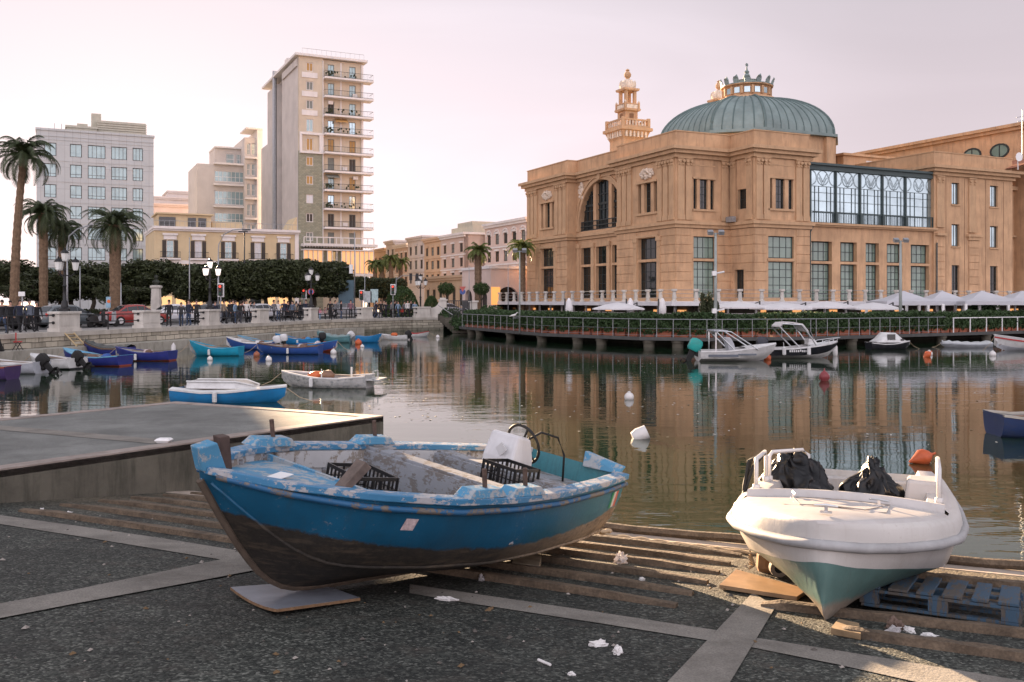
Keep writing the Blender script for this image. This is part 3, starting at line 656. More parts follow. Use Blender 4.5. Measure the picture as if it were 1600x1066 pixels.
# pavilion at the right end
PN = 1.6; P0, P1 = F1.at_px(1459.5, PN), F1.at_px(1582, PN)
ops = []
for a, b_ in ((1487, 1499), (1547, 1559)): ops += [pxo(F1, a, b_, z0, z1, PN) for z0, z1 in ((13.05, 15.3), (8.7, 11.0), (3.05, 6.75))]
wall_face(walls, F1, P0, P1, LZ, 17.0, ops, PN, .35)
for o in ops:
    window(th, F1, o, PN - .22, 2, 1 if o[2] > 4 else 2, .1, m['glass_sky'] if o[2] > 4 else m['glass_dark'], name='window' if o[2] > 4 else 'door')
    if o[2] > 4: trim.fbox(F1, o[0] - .12, o[1] + .12, PN - .01, PN + .12, o[2] - .14, o[2]); flush('window_sill')
for x in (1468, 1518): pilaster(F1, F1.at_px(x, PN), 1.0, PN, 10.6 if x < 1500 else 10.2, 15.9)
u = F1.at_px(1521, PN); trim.fbox(F1, u - 1.1, u + 1.1, PN - .01, PN + .35, 9.75, 10.0); trim.fbox(F1, u - .9, u + .9, PN - .01, PN + .2, 9.4, 9.75); flush('bracket')
for k in range(8): trim_c.fbox(F1, u - .75, u + .75, PN - .01, PN + .1, 3.3 + k * .76, 3.3 + k * .76 + .70); u2 = F1.at_px(1470, PN); trim_c.fbox(F1, u2 - .7, u2 + .5, PN - .01, PN + .08, 3.3 + k * .76, 3.3 + k * .76 + .70)
u2 = F1.at_px(1468, PN); trim.fbox(F1, u2 - .6, u2 + .8, PN - .01, PN + .3, 9.75, 10.0); flush('bracket')
for x in (1478, 1507, 1540, 1568): u = F1.at_px(x, PN); joint.fbox(F1, u - .03, u + .03, PN - .01, PN + .012, 3.2, 15.8)
# farthest right bay, set back
RN_ = -.6; P2 = P1 + 14
ops = [(P1 + .35, P1 + 2.2, 10.9, 14.2), (P1 + .35, P1 + 2.2, 7.2, 9.9), (P1 + .9, P1 + 2.6, 3.05, 6.6), (P1 + 4, P1 + 5.8, 10.9, 14.2), (P1 + 4, P1 + 5.8, 3.05, 6.6)]
wall_face(walls, F1, P1, P2, LZ, 15.6, ops, RN_, .4)
for o in ops: window(th, F1, o, RN_ - .25, 3, 4, .08, m['glass_pale'])
walls.quad(F1.p(P1, PN, LZ), F1.p(P1, RN_ - 20, LZ), F1.p(P1, RN_ - 20, 17), F1.p(P1, PN, 17))
walls.quad(F1.p(P0, PN, LZ), F1.p(P0, -9, LZ), F1.p(P0, -9, 17), F1.p(P0, PN, 17))
walls.quad(F3.p(6.47, 0, LZ), F3.p(6.47, -9, LZ), F3.p(6.47, -9, 17), F3.p(6.47, 0, 17))
walls.quad(FL.p(U_END, 0, LZ), FL.p(U_END, -40, LZ), FL.p(U_END, -40, 17), FL.p(U_END, 0, 17))
# perimeter cornices and parapet
PA = [FL.p(U_END, -30, 0), FL.p(U_END, 0, 0), FL.p(U_A, 0, 0), FL.p(U_A, REC, 0), FL.p(U_B, REC, 0), FL.p(U_B, 0, 0), FL.p(0, 0, 0), (C1.x, C1.y), (C2.x, C2.y), (C3.x, C3.y), F3.p(6.47, -8, 0)]
PB = [F1.p(P0, -9, 0), F1.p(P0, PN, 0), F1.p(P1, PN, 0), F1.p(P1, -9, 0)]
for P in (PA, PB):
    strip(trim, P, -.3, .22, COR - .25, COR + .1); strip(trim, P, -.3, .55, COR + .1, COR + .42); strip(trim, P, -.3, .80, COR + .42, COR + .72); flush('cornice')
    strip(walls, P, -.55, -.02, COR + .5, PAR); strip(trim, P, -.6, .04, PAR, PAR + .1); flush('parapet_cap')
strip(trim, PA, -.2, .18, STR - .35, STR - .05); strip(trim, PA, -.2, .36, STR - .05, STR + .22); strip(trim, PA, -.2, .10, STR + .22, STR + .4); flush('string_course')
strip(trim, PA, -.2, .10, 3.0, 3.35); flush('plinth'); strip(trim, PA, -.2, .06, 15.95 - .02, 16.1); flush('frieze')
strip(trim, [F1.p(P1, RN_, 0), F1.p(P2, RN_, 0)], -.3, .5, 15.3, 15.7); flush('cornice'); strip(trim, [F1.p(P1, RN_, 0), F1.p(P2, RN_, 0)], -.2, .3, 10.1, 10.35); flush('string_course')
strip(joint, PA, -.2, .03, 9.60, 9.64); strip(joint, PA, -.2, .02, 15.0, 15.03) if False else None
rf = MB()
rf.hexa([FL.p(U_END - .3, -1.9, 16.3), FL.p(.6, -1.9, 16.3), F1.p(40, -9.2, 16.3), F1.p(40, -29.5, 16.3)], [FL.p(U_END - .3, -1.9, 17.2), FL.p(.6, -1.9, 17.2), F1.p(40, -9.2, 17.2), F1.p(40, -29.5, 17.2)])
walls_up = MB(); walls_up.fbox(F1, 11.5, P0 + .5, -9.5, -7.2, 10, 17.6); walls_up.fbox(F1, 11.4, P0 + .5, -9.5, -7.0, 17.6, 17.85); walls_up.build('upper_wall', m['ochre'], th)
rf.hexa([F3.p(.3, -.3, 16.3), F3.p(6.2, -.3, 16.3), F3.p(6.2, -5, 16.3), F3.p(.3, -5, 16.3)], [F3.p(.3, -.3, 17.0), F3.p(6.2, -.3, 17.0), F3.p(6.2, -5, 17.0), F3.p(.3, -5, 17.0)])
rf.hexa([F1.p(P0 + .3, PN - .3, 16.3), F1.p(P1 - .3, PN - .3, 16.3), F1.p(P1 - .3, -9, 16.3), F1.p(P0 + .3, -9, 16.3)], [F1.p(P0 + .3, PN - .3, 17.0), F1.p(P1 - .3, PN - .3, 17.0), F1.p(P1 - .3, -9, 17.0), F1.p(P0 + .3, -9, 17.0)])
rf.build('roof', m['roofgrey'], th)
walls.join(trim_c).build('wall', m['ochre'], th); joint.build('joint', m['ochre_dark'], th)
# drum and dome
DC = Vector((26.6, 107.3)); FD = Fr(DC, bD, nB); DH, CH, DZ, DT = 8.6, 3.9, 20.9, 25.75
def octo(h, c): return [(h, -(h - c)), (h, h - c), (h - c, h), (-(h - c), h), (-h, h - c), (-h, -(h - c)), (-(h - c), -h), (h - c, -h)]
mb = MB(); q = octo(DH - .35, CH); mb.hexa([FD.p(x, y, 16.5) for x, y in q], [FD.p(x, y, DZ - .3) for x, y in q]); 
for a, b_ in zip(q, q[1:] + q[:1]):
    a, b_ = Vector(a), Vector(b_)
    for t in (.04, .96): c = a.lerp(b_, t); mb.box(FD.p(c.x, c.y, (16.5 + DZ - .3) / 2), (.9, .9, DZ - .3 - 16.6), math.atan2(bD.y, bD.x))
mb.build('drum', m['ochre'], th)
dome = MB(); rings = []; NR = 14
def dprof(k):
    a = math.pi / 2 * k / NR * .90
    return math.cos(a) ** .92, math.sin(a) / math.sin(math.pi / 2 * .90)
for k in range(NR + 1):
    sx, sz = dprof(k); rings.append([FD.p(x * sx, y * sx, DZ + (DT - DZ) * sz) for x, y in octo(DH, CH)])
dome.ring_loft(rings); q = octo(DH + .3, CH + .1); dome.hexa([FD.p(x, y, DZ - .3) for x, y in q], [FD.p(x, y, DZ) for x, y in q])
do = dome.build('dome', m['verdigris'], th)
seam = MB(); q = octo(DH, CH)
for i in range(8):
    a, b_ = Vector(q[i]), Vector(q[(i + 1) % 8]); ns_ = 9 if (b_ - a).length > 7 else 5
    for t in range(ns_):
        c = a.lerp(b_, t / ns_); pts = []
        for k in range(NR + 1): sx, sz = dprof(k); pts.append(FD.p(c.x * sx, c.y * sx, DZ + (DT - DZ) * sz))
        seam.tube(pts, .17 if t == 0 else .075, 5)
seam.build('seam', m['seam'], do)
ln = MB()
ln.lathe((*DC, 0), [(3.4, DT - .35), (3.2, DT + 0.01), (2.5, DT + 0.17), (2.5, DT + 0.33), (2.5, DT + 1.16), (2.6, DT + 1.25), (2.9, DT + 1.35), (2.9, DT + 1.45), (1.2, DT + 1.65)], 24)
lo_ = ln.build('lantern', m['ochre'], th)
lw_ = MB(); lp = MB(); la = MB()
for k in range(14):
    a = 2 * math.pi * k / 14; c = Vector((DC.x + 2.51 * math.cos(a), DC.y + 2.51 * math.sin(a), DT + 0.76)); lw_.box(c, (.08, .62, .62), a); c2 = Vector((DC.x + 2.6 * math.cos(a + math.pi / 14), DC.y + 2.6 * math.sin(a + math.pi / 14), DT + 0.76)); lp.box(c2, (.3, .26, .85), a + math.pi / 14)
    c = Vector((DC.x + 2.75 * math.cos(a), DC.y + 2.75 * math.sin(a), DT + 1.45)); la.ring_loft([[c + Matrix.Rotation(a, 3, 'Z') @ Vector(v) for v in r] for r in ([(-.08, -.26, 0), (.1, -.26, 0), (.1, .26, 0), (-.08, .26, 0)], [(.06, -.32, .42), (.2, -.32, .5), (.2, .32, .5), (.06, .32, .5)], [(.22, -.18, .72), (.34, -.18, .72), (.34, .18, .72), (.22, .18, .95)])])
lw_.build('window', m['glass_sky'], lo_); lp.build('pilaster', m['ochre_trim'], lo_)
la.lathe((*DC, 0), [(2.95, DT + 1.45), (2.95, DT + 1.53), (1.35, DT + 1.58), (1.35, DT + 2.11), (1.45, DT + 2.15), (.5, DT + 2.38), (.35, DT + 2.84), (.16, DT + 3.04), (.3, DT + 3.23), (.12, DT + 3.43), (.05, DT + 3.89)], 16)
for k in range(4): la.box((DC.x, DC.y, DT + 4.03), (.4, .07, .08), .5, 0, k * math.pi / 4)
la.build('crest', m['verdigris'], th)
# little skylight hood on the dome and roof huts
mb = MB(); mb.hexa([FD.p(-6.4, 6.6, 17.3), FD.p(-2.6, 8.3, 17.3), FD.p(-2.6, 4.5, 17.3), FD.p(-6.4, 4.5, 17.3)], [FD.p(-5.4, 5.9, 21.2), FD.p(-3.4, 7.0, 21.5), FD.p(-3.4, 4.0, 22.2), FD.p(-5.4, 4.0, 22.2)]); mb.build('roof_hood', m['verdigris'], th)
mb = MB(); Q0, Q1 = F1.at_px(1318, -9), F1.at_px(1400, -9); mb.fbox(F1, Q0, Q1, -15, -9, 16, 19.3); mb.fbox(F1, Q0 - .3, Q1 + .3, -15.3, -8.7, 19.3, 19.55); hut = mb.build('roof_hut', m['ochre'], th)
mb = MB(); mb.fbox(F1, Q0 + .6 * (Q1 - Q0), Q0 + .86 * (Q1 - Q0), -8.99, -8.94, 17, 18.9) if False else mb.fbox(F1, Q0 + .42 * (Q1 - Q0), Q0 + .62 * (Q1 - Q0), -9.0, -8.95, 16.8, 18.9); mb.build('door', m['slab_white'], hut)
mb = MB(); Q2 = F1.at_px(1432, -10); mb.add([F1.p(Q2 - 1.6, -8.4, 17.6), F1.p(Q2 + 1.6, -8.4, 17.6), F1.p(Q2 + 1.6, -11.6, 17.6), F1.p(Q2 - 1.6, -11.6, 17.6), F1.p(Q2, -10, 19.6)], [(0, 1, 4), (1, 2, 4), (2, 3, 4), (3, 0, 4), (3, 2, 1, 0)]); mb.fbox(F1, Q2 - 1.7, Q2 + 1.7, -11.7, -8.3, 17.0, 17.6); mb.build('skylight', m['glass_sky'], th)
# stage house behind the right end
SH = 46.0; FS = Fr(F1.p(SH, 2, 0).to_2d(), aD, nL); mb = MB()
mb.hexa([FS.p(0, 0, 3), FS.p(34, 0, 3), FS.p(34, -22, 3), FS.p(0, -22, 3)], [FS.p(0, 0, 22.0), FS.p(34, 0, 22.0), FS.p(34, -22, 22.0), FS.p(0, -22, 22.0)])
mb.fbox(FS, -.4, 34.4, -22.4, .4, 22.0, 22.35); mb.fbox(FS, -.7, 34.7, -22.7, .75, 22.35, 22.7); sh = mb.build('stage_house', m['ochre'], th)
for px in (1562, 1519):
    u = FS.at_px(px); mb = MB(); c = FS.p(u, .03, 20.3 if px > 1540 else 20.35); tg = Vector((aD.x, aD.y, 0))
    ringp = lambda r1, r2, n: [FS.p(u + r1 * math.cos(2 * math.pi * k / 16), n, 20.0 + r2 * math.sin(2 * math.pi * k / 16)) for k in range(16)]
    mb.ring_loft([ringp(1.25, .85, -.05), ringp(1.25, .85, .08), ringp(1.02, .66, .08), ringp(1.02, .66, -.05)], caps=False); mb.fbox(FS, u - .06, u + .06, .0, .07, 19.35, 20.65); w = mb.build('oval_window', m['iron'], sh)
    sh_w = w; mb = MB(); mb.ring_loft([ringp(1.1, .75, 0), ringp(1.1, .75, .04)]); mb.build('pane', m['glass_sky'], th) if False else mb.build('oval_pane', m['glass_pale'], sh)
mb = MB(); mb.add([FS.p(-1, .6, 18.6), FS.p(12, .6, 18.6), FS.p(12, 4.4, 17.2), FS.p(-1, 4.4, 17.2)], [(0, 1, 2, 3)]); mb.add([FS.p(-1, .6, 18.5), FS.p(12, .6, 18.5), FS.p(12, 4.4, 17.1), FS.p(-1, 4.4, 17.1)], [(0, 1, 2, 3)]); mb.build('tiled_roof', M('roof_tiles', (.34, .15, .09), .85, .25, 2.5), th)
mb = MB(); c = at(1590, 246, 95); mb.ring_loft([[c + Vector((-.0 + .35 * r * math.cos(2 * math.pi * k / 12), -.1 - .2 * r * r, .45 * r * math.sin(2 * math.pi * k / 12))) for k in range(12)] for r in (.05, .5, 1.0)]); mb.tube([c, c + Vector((.2, .3, -1.2))], .05); mb.build('satellite_dish', m['white'], th)
mb = MB(); mb.tube([at(1597, 250, 96), at(1597, 172, 96)], .04); mb.tube([at(1588, 184, 96), at(1606, 180, 96)], .03); mb.tube([at(1590, 190, 96), at(1604, 187, 96)], .03); mb.build('aerial', m['rail_grey'], th)
# two turrets
def turret(c, base):
    t = MB(); w = MB(); rz = math.atan2(bD.y, bD.x); s2 = math.sqrt(2); k_ = MB()
    def sq(pr, mbx): mbx.lathe((c.x, c.y, 0), [(r * s2, z) for r, z in pr], 4, rz + math.pi / 4)
    sq([(1.6, base), (1.6, 22.9), (1.7, 23.1), (2.0, 23.9), (2.25, 24.0), (2.25, 24.35), (.8, 24.4)], t); sq([(.9, 24.38), (.9, 26.5), (1.15, 26.6), (1.2, 26.85)], t); sq([(1.0, 29.1), (1.08, 29.2), (1.08, 29.4), (.3, 29.45)], t)
    for sx in (-1, 1):
        for sy in (-1, 1):
            q = c + bD * (1.85 * sx) + aD * (1.85 * sy); t.box((q.x, q.y, 24.95), (.36, .36, 1.2), rz)
            q = c + bD * (1.0 * sx) + aD * (1.0 * sy); t.box((q.x, q.y, 27.2), (.22, .22, .75), rz); w.lathe((q.x, q.y, 27.55), [(.11, 0), (.17, .12), (.04, .32)], 6)
            q = c + bD * (.62 * sx) + aD * (.62 * sy); t.box((q.x, q.y, 28.0), (.36, .36, 2.3), rz)
    for d, e in ((bD, aD), (aD, bD)):
        for s_ in (-1, 1):
            ang = math.atan2(e.y, e.x); q = c + d * (1.85 * s_); t.box((q.x, q.y, 25.32), (3.5, .24, .2), ang); t.box((q.x, q.y, 24.5), (3.5, .28, .2), ang)
            for k in range(7): q = c + d * (1.85 * s_) + e * ((k - 3) * .44); w.box((q.x, q.y, 24.9), (.15, .15, .62), rz)
            for k in range(6): q = c + d * (1.9 * s_) + e * ((k - 2.5) * .56); w.box((q.x, q.y, 23.55), (.24, .24, .7), rz)
            q = c + d * (1.0 * s_); t.box((q.x, q.y, 27.45), (1.9, .14, .12), ang); w.box((q.x, q.y, 27.1), (1.6, .1, .5), ang)
            q = c + d * (.91 * s_); k_.box((q.x, q.y, 25.6), (.06, .6, 1.3), math.atan2(d.y, d.x))
    w.lathe((c.x, c.y, 0), [(.95, 29.42), (1.0, 29.7), (.85, 30.2), (.55, 30.5), (.35, 30.62)], 12)
    for k in range(8): a = k * math.pi / 4 + rz; w.ball((c.x + .9 * math.cos(a), c.y + .9 * math.sin(a), 29.95), (.18, .18, .5), 6, 5)
    t.lathe((c.x, c.y, 0), [(.32, 30.5), (.22, 30.75), (.42, 31.0), (.46, 31.25), (.3, 31.55), (.15, 31.68), (.28, 31.78), (.08, 31.95)], 12)
    t.join(w, 1).join(k_, 2).build('turret', [m['ochre'], m['stucco'], m['ochre_dark']], th)
turret(Vector((14.4, 118.0)), 16.0); turret(Vector((27.1, 124.1)), 16.0)
# drain pipes, flood lamp box
mb = MB()
def pipe(F, px, n, z0, z1): u = F.at_px(px, n); mb.tube([F.p(u, n, z0), F.p(u, n, z1)], .07, 6)
pipe(F1, 1266, GN + .12, 3.1, 9.6); pipe(F1, 1464, PN + .15, 3.1, 9.0); pipe(F1, 1587, RN_ + .1, 3.1, 9.6); mb.tube([F1.p(F1.at_px(1266, GN + .12), GN + .12, 9.6), F1.p(F1.at_px(1270, GN + .2), GN + .25, 10.1)], .07, 6); mb.build('drainpipe', m['iron_green'], th)
mb = MB(); mb.fbox(F2, .3, 1.2, .3, .75, 10.25, 10.75); mb.build('air_conditioner', m['rail_grey'], th)
# deck under the theatre with baluster posts
DK = [FL.p(U_END + 4, 3.0, 0), FL.p(0, 3.0, 0), F1.p(0, 3.0, 0), F3.p(0, 3.2, 0), F3.p(6.5, 3.2, 0), F1.p(P2, 5.4, 0)]
DKP = [FL.p(U_END + 4, 3.0, 0), FL.p(-3.6, 3.0, 0), F3.p(-.0, 3.2, 0), F1.p(P2, 6.55, 0)]
inner = [F1.p(P2, -6, 0), F1.p(0, -6, 0), FL.p(U_END + 4, -6, 0)]
mb = MB(); poly = [v.to_2d() for v in DKP] + [v.to_2d() for v in inner]; n_ = len(poly)
vs = [(v.x, v.y, 2.62) for v in poly] + [(v.x, v.y, 2.98) for v in poly]; mb.add(vs, [tuple(range(n_ - 1, -1, -1)), tuple(range(n_, 2 * n_))] + [(i, (i + 1) % n_, n_ + (i + 1) % n_, n_ + i) for i in range(n_)])
mb.build('deck', M('deck_edge', (.60, .59, .60), .7, .08), th)
bp = off_line(DKP, -.25)
mb = MB()
for a, b_ in zip(bp, bp[1:]):
    for z in (3.3, 3.65, 3.98): mb.tube([(a.x, a.y, z), (b_.x, b_.y, z)], .018, 4)
mb.build('deck_rail', m['rail_grey'], th)
for q, d in path_pts(bp, 1.95, .3):
    mb = MB(); mb.lathe((q.x, q.y, 2.98), [(.24, 0), (.24, .12), (.15, .16), (.19, .4), (.14, .75), (.15, .85), (.25, .9), (.25, 1.08)], 8); mb.build('baluster', m['marble'], th, smooth=True, auto=35)
# lower storey under the deck: recessed glazing and columns
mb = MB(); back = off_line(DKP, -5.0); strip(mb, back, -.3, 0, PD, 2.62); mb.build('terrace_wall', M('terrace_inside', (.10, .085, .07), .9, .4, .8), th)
mb = MB(); fr_ = off_line(DKP, -2.2)
for q, d in path_pts(fr_, 2.6, 1.0): mb.box((q.x, q.y, (PD + 2.62) / 2), (.16, .16, 2.62 - PD), math.atan2(d.y, d.x))
for a, b_ in zip(fr_, fr_[1:]): mb.tube([(a.x, a.y, 1.9), (b_.x, b_.y, 1.9)], .05, 4)
mb.build('terrace_frame', m['white'], th)
mb = MB(); bk = off_line(DKP, -4.9)
for q, d in path_pts(bk, 4.3, 2.0): mb.box((q.x, q.y, 2.1), (rnd2.uniform(.5, 1.4), .12, .22), math.atan2(d.y, d.x))
mb.build('terrace_lamp', M_emit('warm_lamp', (1.0, .45, .16), .16), th)
# ------------------------------------------------------------ town buildings
def body(parent, F, u0, u1, z0, z1, depth, ops, mat, name='wall', rev=.22, extra=None):
    mb = MB(); wall_face(mb, F, u0, u1, z0, z1, ops, 0, rev)
    e = .45
    for a in (u0, u1): mb.quad(F.p(a, 0, z0), F.p(a, -e, z0), F.p(a, -e, z1), F.p(a, 0, z1))
    mb.quad(F.p(u0, 0, z1), F.p(u1, 0, z1), F.p(u1, -e, z1), F.p(u0, -e, z1))
    mb.fbox(F, u0, u1, -depth, -e, z0, z1)
    return mb.build(name, mat, parent)
def px_at(px, Y): return Vector((gx(px, Y), Y))
def uo(F, a, b_, z0, z1): return (F.at_px(a), F.at_px(b_), z0, z1)
# white office block
o = px_at(57, 150); FO = Fr(o, bD, nB); UW = FO.at_px(240)
of = thing('office_building', 'white clad six storey office block with wide grey green windows behind the palms', 'building', (o.x, o.y, PROM))
cols = [(69, 88), (109.3, 128), (137.2, 164.8), (173.7, 198.5), (207.3, 223.5)]
ops = []; spec = []
for k in range(7):
    zt = 28.3 - 3.32 * k
    for c, (a, b_) in enumerate(cols):
        q = uo(FO, a, b_, zt - 2.1, zt); ops.append(q); spec.append((q, 2 if c in (0, 1) else 3 if c == 4 else 4, k))
body(of, FO, 0, UW, PROM, 30.2, 18, ops, m['office'], rev=.3)
for q, c, k in spec: window(of, FO, q, -.16, c, 1, .1, m['glass_office'], m['shutter'], zs=[.26] if k else [.985])
mb = MB(); mb.fbox(FO, -.15, UW + .15, -18.2, .18, 30.2, 30.55)
for k in range(7): mb.fbox(FO, -.02, UW + .02, -.01, .07, 28.75 - 3.32 * k, 28.95 - 3.32 * k)
mb.fbox(FO, -.02, UW + .02, -.01, .10, 29.3, 29.42); mb.build('cornice', m['office'], of)
mb = MB(); a, b_ = FO.at_px(152, -5), FO.at_px(228, -5); mb.fbox(FO, a, b_, -12, -5, 30.5, 33.3)
for k in range(7): mb.fbox(FO, a - .05, b_ + .1, -5.02, -4.85, 30.6 + k * .38, 30.83 + k * .38)
a2 = FO.at_px(104, -4); mb.fbox(FO, a2, a - .1, -11, -4, 30.5, 31.6); mb.fbox(FO, a2 - .2, a, -11, -3.8, 31.6, 31.95); a3 = FO.at_px(143, -6); mb.fbox(FO, a3, a3 + 1.5, -8, -6.2, 31.9, 34.6); mb.fbox(FO, a2 + 1.6, a2 + 3.2, -7, -5.5, 31.95, 32.6); mb.build('roof_plant', m['roofgrey'], of)
mb = MB()
for px in (85, 96, 128, 201, 211, 218): mb = MB(); u = FO.at_px(px, -7); mb.tube([FO.p(u, -7, 30.4), FO.p(u, -7, 33.6 if px > 130 else 32.6)], .05, 4); mb.build('aerial', m['rail_grey'], of)
# cream tower with balconies
o = px_at(467, 160); FT = Fr(o, bD, nB); FT2 = Fr(o, aD, nL)
tw = thing('apartment_tower', 'tall cream and green apartment tower with stacked white balconies', 'building', (o.x, o.y, PROM))
UL, UR = FT.at_px(505), FT.at_px(568); SL = [41.3 - 3.2 * k for k in range(10)]
ops_l, ops_r = [], []
for k, z in enumerate(SL):
    tall = k in (3, 4)
    ops_l.append(uo(FT, 478.5, 489.5, z + (.1 if tall else .75), z + 2.25))
    for a, b_ in ((513, 523), (546.5, 556.5)): ops_r.append(uo(FT, a, b_, z + .05, z + 2.35))
ZT, ZG = 44.5, SL[4]
body(tw, FT, 0, UL, ZG, ZT, 4, ops_l[:5], m['tower_wall']); body(tw, FT, 0, UL, PROM, ZG, 4, ops_l[5:], m['tower_green'], name='tiled_wall')
FTr = Fr(FT.p(0, -.35, 0).to_2d(), bD, nB)
body(tw, FTr, UL, UR, PROM, ZT - .1, 27, ops_r, m['tower_wall'])
blind = [m['shutter_tan'], m['shutter_grey'], m['shutter_grey'], m['glass_office'], m['shutter_tan'], m['shutter_tan'], m['shutter_tan'], m['curtain_white'], m['shutter'], m['shutter_grey']]
for k, q in enumerate(ops_l): window(tw, FT, q, -.12, 2, 1, .12, blind[k], m['slab_white'])
gl_r = [('glass_office', 'glass_office'), ('glass_office', 'glass_office'), ('shutter', 'glass_office'), ('glass_sky', 'glass_sky'), ('shutter_tan', 'shutter_tan'), ('shutter_grey', 'shutter'), ('glass_office', 'shutter_tan'), ('glass_sky', 'glass_sky'), ('shutter', 'shutter'), ('shutter_grey', 'shutter_grey')]
for k, q in enumerate(ops_r): window(tw, FTr, q, -.12, 2, 1, .1, m[gl_r[k // 2][k % 2]], m['shutter_grey'])
for k, z in enumerate(SL[:9]):
    mb = MB(); PJ_ = 1.15; mb.fbox(FT, UL + .02, UR + 1.5, -1.2, PJ_, z - .34, z - .02); b_ = mb.build('balcony', m['slab_white'], tw)
    mb = MB()
    for zz in (z + .95, z + .06): mb.tube([FT.p(UL + .1, PJ_ - .06, zz), FT.p(UR + 1.4, PJ_ - .06, zz)], .035, 4); mb.tube([FT.p(UR + 1.4, PJ_ - .06, zz), FT.p(UR + 1.4, -1.1, zz)], .035, 4); mb.tube([FT.p(UL + .1, PJ_ - .06, zz), FT.p(UL + .1, 0, zz)], .035, 4)
    for j in range(34): u = UL + .1 + (UR + 1.3 - UL) * j / 33; mb.tube([FT.p(u, PJ_ - .06, z), FT.p(u, PJ_ - .06, z + .95)], .014, 3)
    mb.build('balcony_railing', m['rail'], b_)
    if k in (0, 2, 3, 6, 7):
        mb = MB(); rr = random.Random(k)
        for j in range(26): c = FT.p(UL + .3 + rr.random() * (1.1 if j < 16 else 6), PJ_ - .35, z + .2 + rr.random() * .75); mb.ball(c, (.16, .16, .2), 5, 3)
        tag(mb.build('balcony_plants', m['leaf_dark'], b_), None)
mb = MB(); mb.fbox(FT, UL - .12, UL + .0, -.02, .2, SL[9], ZT - .4); mb.fbox(FT, UR - .35, UR, -.36, -.1, SL[9], ZT - .4); um = (FT.at_px(531) + FT.at_px(536)) / 2; mb.fbox(FTr, um - .12, um + .12, -.01, .08, SL[9], ZT - .4)
mb.build('pilaster_strip', m['slab_white'], tw)
for k in (0, 1, 2): mb = MB(); mb.fbox(FT, FT.at_px(471.5), FT.at_px(496), -.01, .1, SL[k] - .35, SL[k] + .55); mb.build('panel', m['slab_white'], tw)
mb = MB()
l0, l1 = FT.at_px(468), FT.at_px(505); z4 = SL[4]
mb.fbox(FT, l0, l1, -.01, .35, z4 - .4, z4 - .05); mb.fbox(FT, l0, l1, -.01, .35, z4 + 2.75, z4 + 3.15); mb.fbox(FT, l0, l0 + .4, -.01, .3, z4 - .05, z4 + 2.75); mb.fbox(FT, l1 - .7, l1, -.01, .3, z4 - .05, z4 + 2.75); mb.build('loggia_frame', m['slab_white'], tw)
mb = MB(); mb.fbox(FT, -.7, UR + .6, -28.6, .55, ZT, ZT + .4); mb.build('roof', m['slab_white'], tw)
mb = MB(); mb.tube([FT.p(.5, .3, ZT + 1.3), FT.p(UR, .3, ZT + 1.3)], .03, 4)
for k in range(14): u = .5 + (UR - .5) * k / 13; mb.tube([FT.p(u, .3, ZT + .4), FT.p(u, .3, ZT + 1.3)], .02, 3)
mb.tube([FT.p(UL, -6, ZT + .4), FT.p(UL + 3, -6, ZT + 1.6)], .06, 4); mb.build('roof_railing', m['rail_grey'], tw)
# blank side wall with the slot and duct, stepping down to the rear
u1, u2, u3, u4 = FT2.at_px(441), FT2.at_px(432.5), FT2.at_px(418), FT2.at_px(408)
mb = MB(); mb.fbox(FT, 1.1, UR - .2, -28, -4.0, PROM, ZT - .2); mb.fbox(FT2, .6, u1, -3, .02, PROM, ZT - .1); mb.fbox(FT2, u1, u2, -3, -1.0, PROM, ZT - 1.5); mb.fbox(FT2, u2, u3, -3, .0, PROM, 43.4); mb.fbox(FT2, u3, u4, -3, -.02, PROM, 33.5); mb.fbox(FT2, .6, u1 - 1, -3, .3, ZT - 1.6, ZT - .4); mb.build('side_wall', m['tower_blank'], tw)
mb = MB(); mb.tube([FT2.p(u2 + .3, .35, PROM + 8), FT2.p(u2 + .3, .35, 45.8)], .4, 8); mb.build('flue', m['rail_grey'], tw)
mb = MB()
for k in range(12): mb = MB(); mb.fbox(FT2, u1 + .4, u2 - .3, -1.0, -.9, 10 + k * 3.0, 11.6 + k * 3.0); mb.build('stair_window', m['shutter_grey'], tw)
mb = MB(); c = FT2.p(u1 + 1.2, -1.4, 0); mb.lathe((c.x, c.y, 0), [(.7, ZT - 2), (.7, ZT + 2.6), (.4, ZT + 3.0)], 8); mb.build('chimney', m['tower_blank'], tw)
# glazed veranda with orange blinds under the tower
ve = MB(); v0, v1 = FT.at_px(470), FT.at_px(578); ve.fbox(FT, v0, v1, -.3, 2.2, 7.3, 7.75); ve.fbox(FT, v0, v1 + .6, -.3, 2.5, 12.3, 12.75); ve.fbox(FT, v0, v1, -.3, 2.3, 11.6, 11.8)
nb = 15
for k in range(nb + 1): u = v0 + (v1 - v0) * k / nb; ve.fbox(FT, u - .06, u + .06, 2.0, 2.18, 7.75, 11.6)
for k in range(26): u = v0 + (v1 - v0) * k / 25; ve.fbox(FT, u - .06, u + .06, 2.2, 2.42, 12.05, 12.3)
for k in range(12): u = v0 + (v1 - v0) * k / 11; ve.fbox(FT, u - .07, u + .07, 2.2, 2.36, 12.75, 13.7)
ve.fbox(FT, v0, v1, 2.2, 2.36, 13.7, 13.85); vo = ve.build('veranda', m['slab_white'], tw)
bl_ = M('orange_blind', (.92, .52, .24), .8, .08, 2, trans=.6)
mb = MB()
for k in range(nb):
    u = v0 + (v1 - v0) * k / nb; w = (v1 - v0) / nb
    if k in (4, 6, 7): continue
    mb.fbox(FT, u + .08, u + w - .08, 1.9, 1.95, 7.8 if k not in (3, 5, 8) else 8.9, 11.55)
mb.build('blind', M_emit('lit_blind', (.95, .50, .22), .085), vo)  # emission stands in for sunlight coming through the blinds
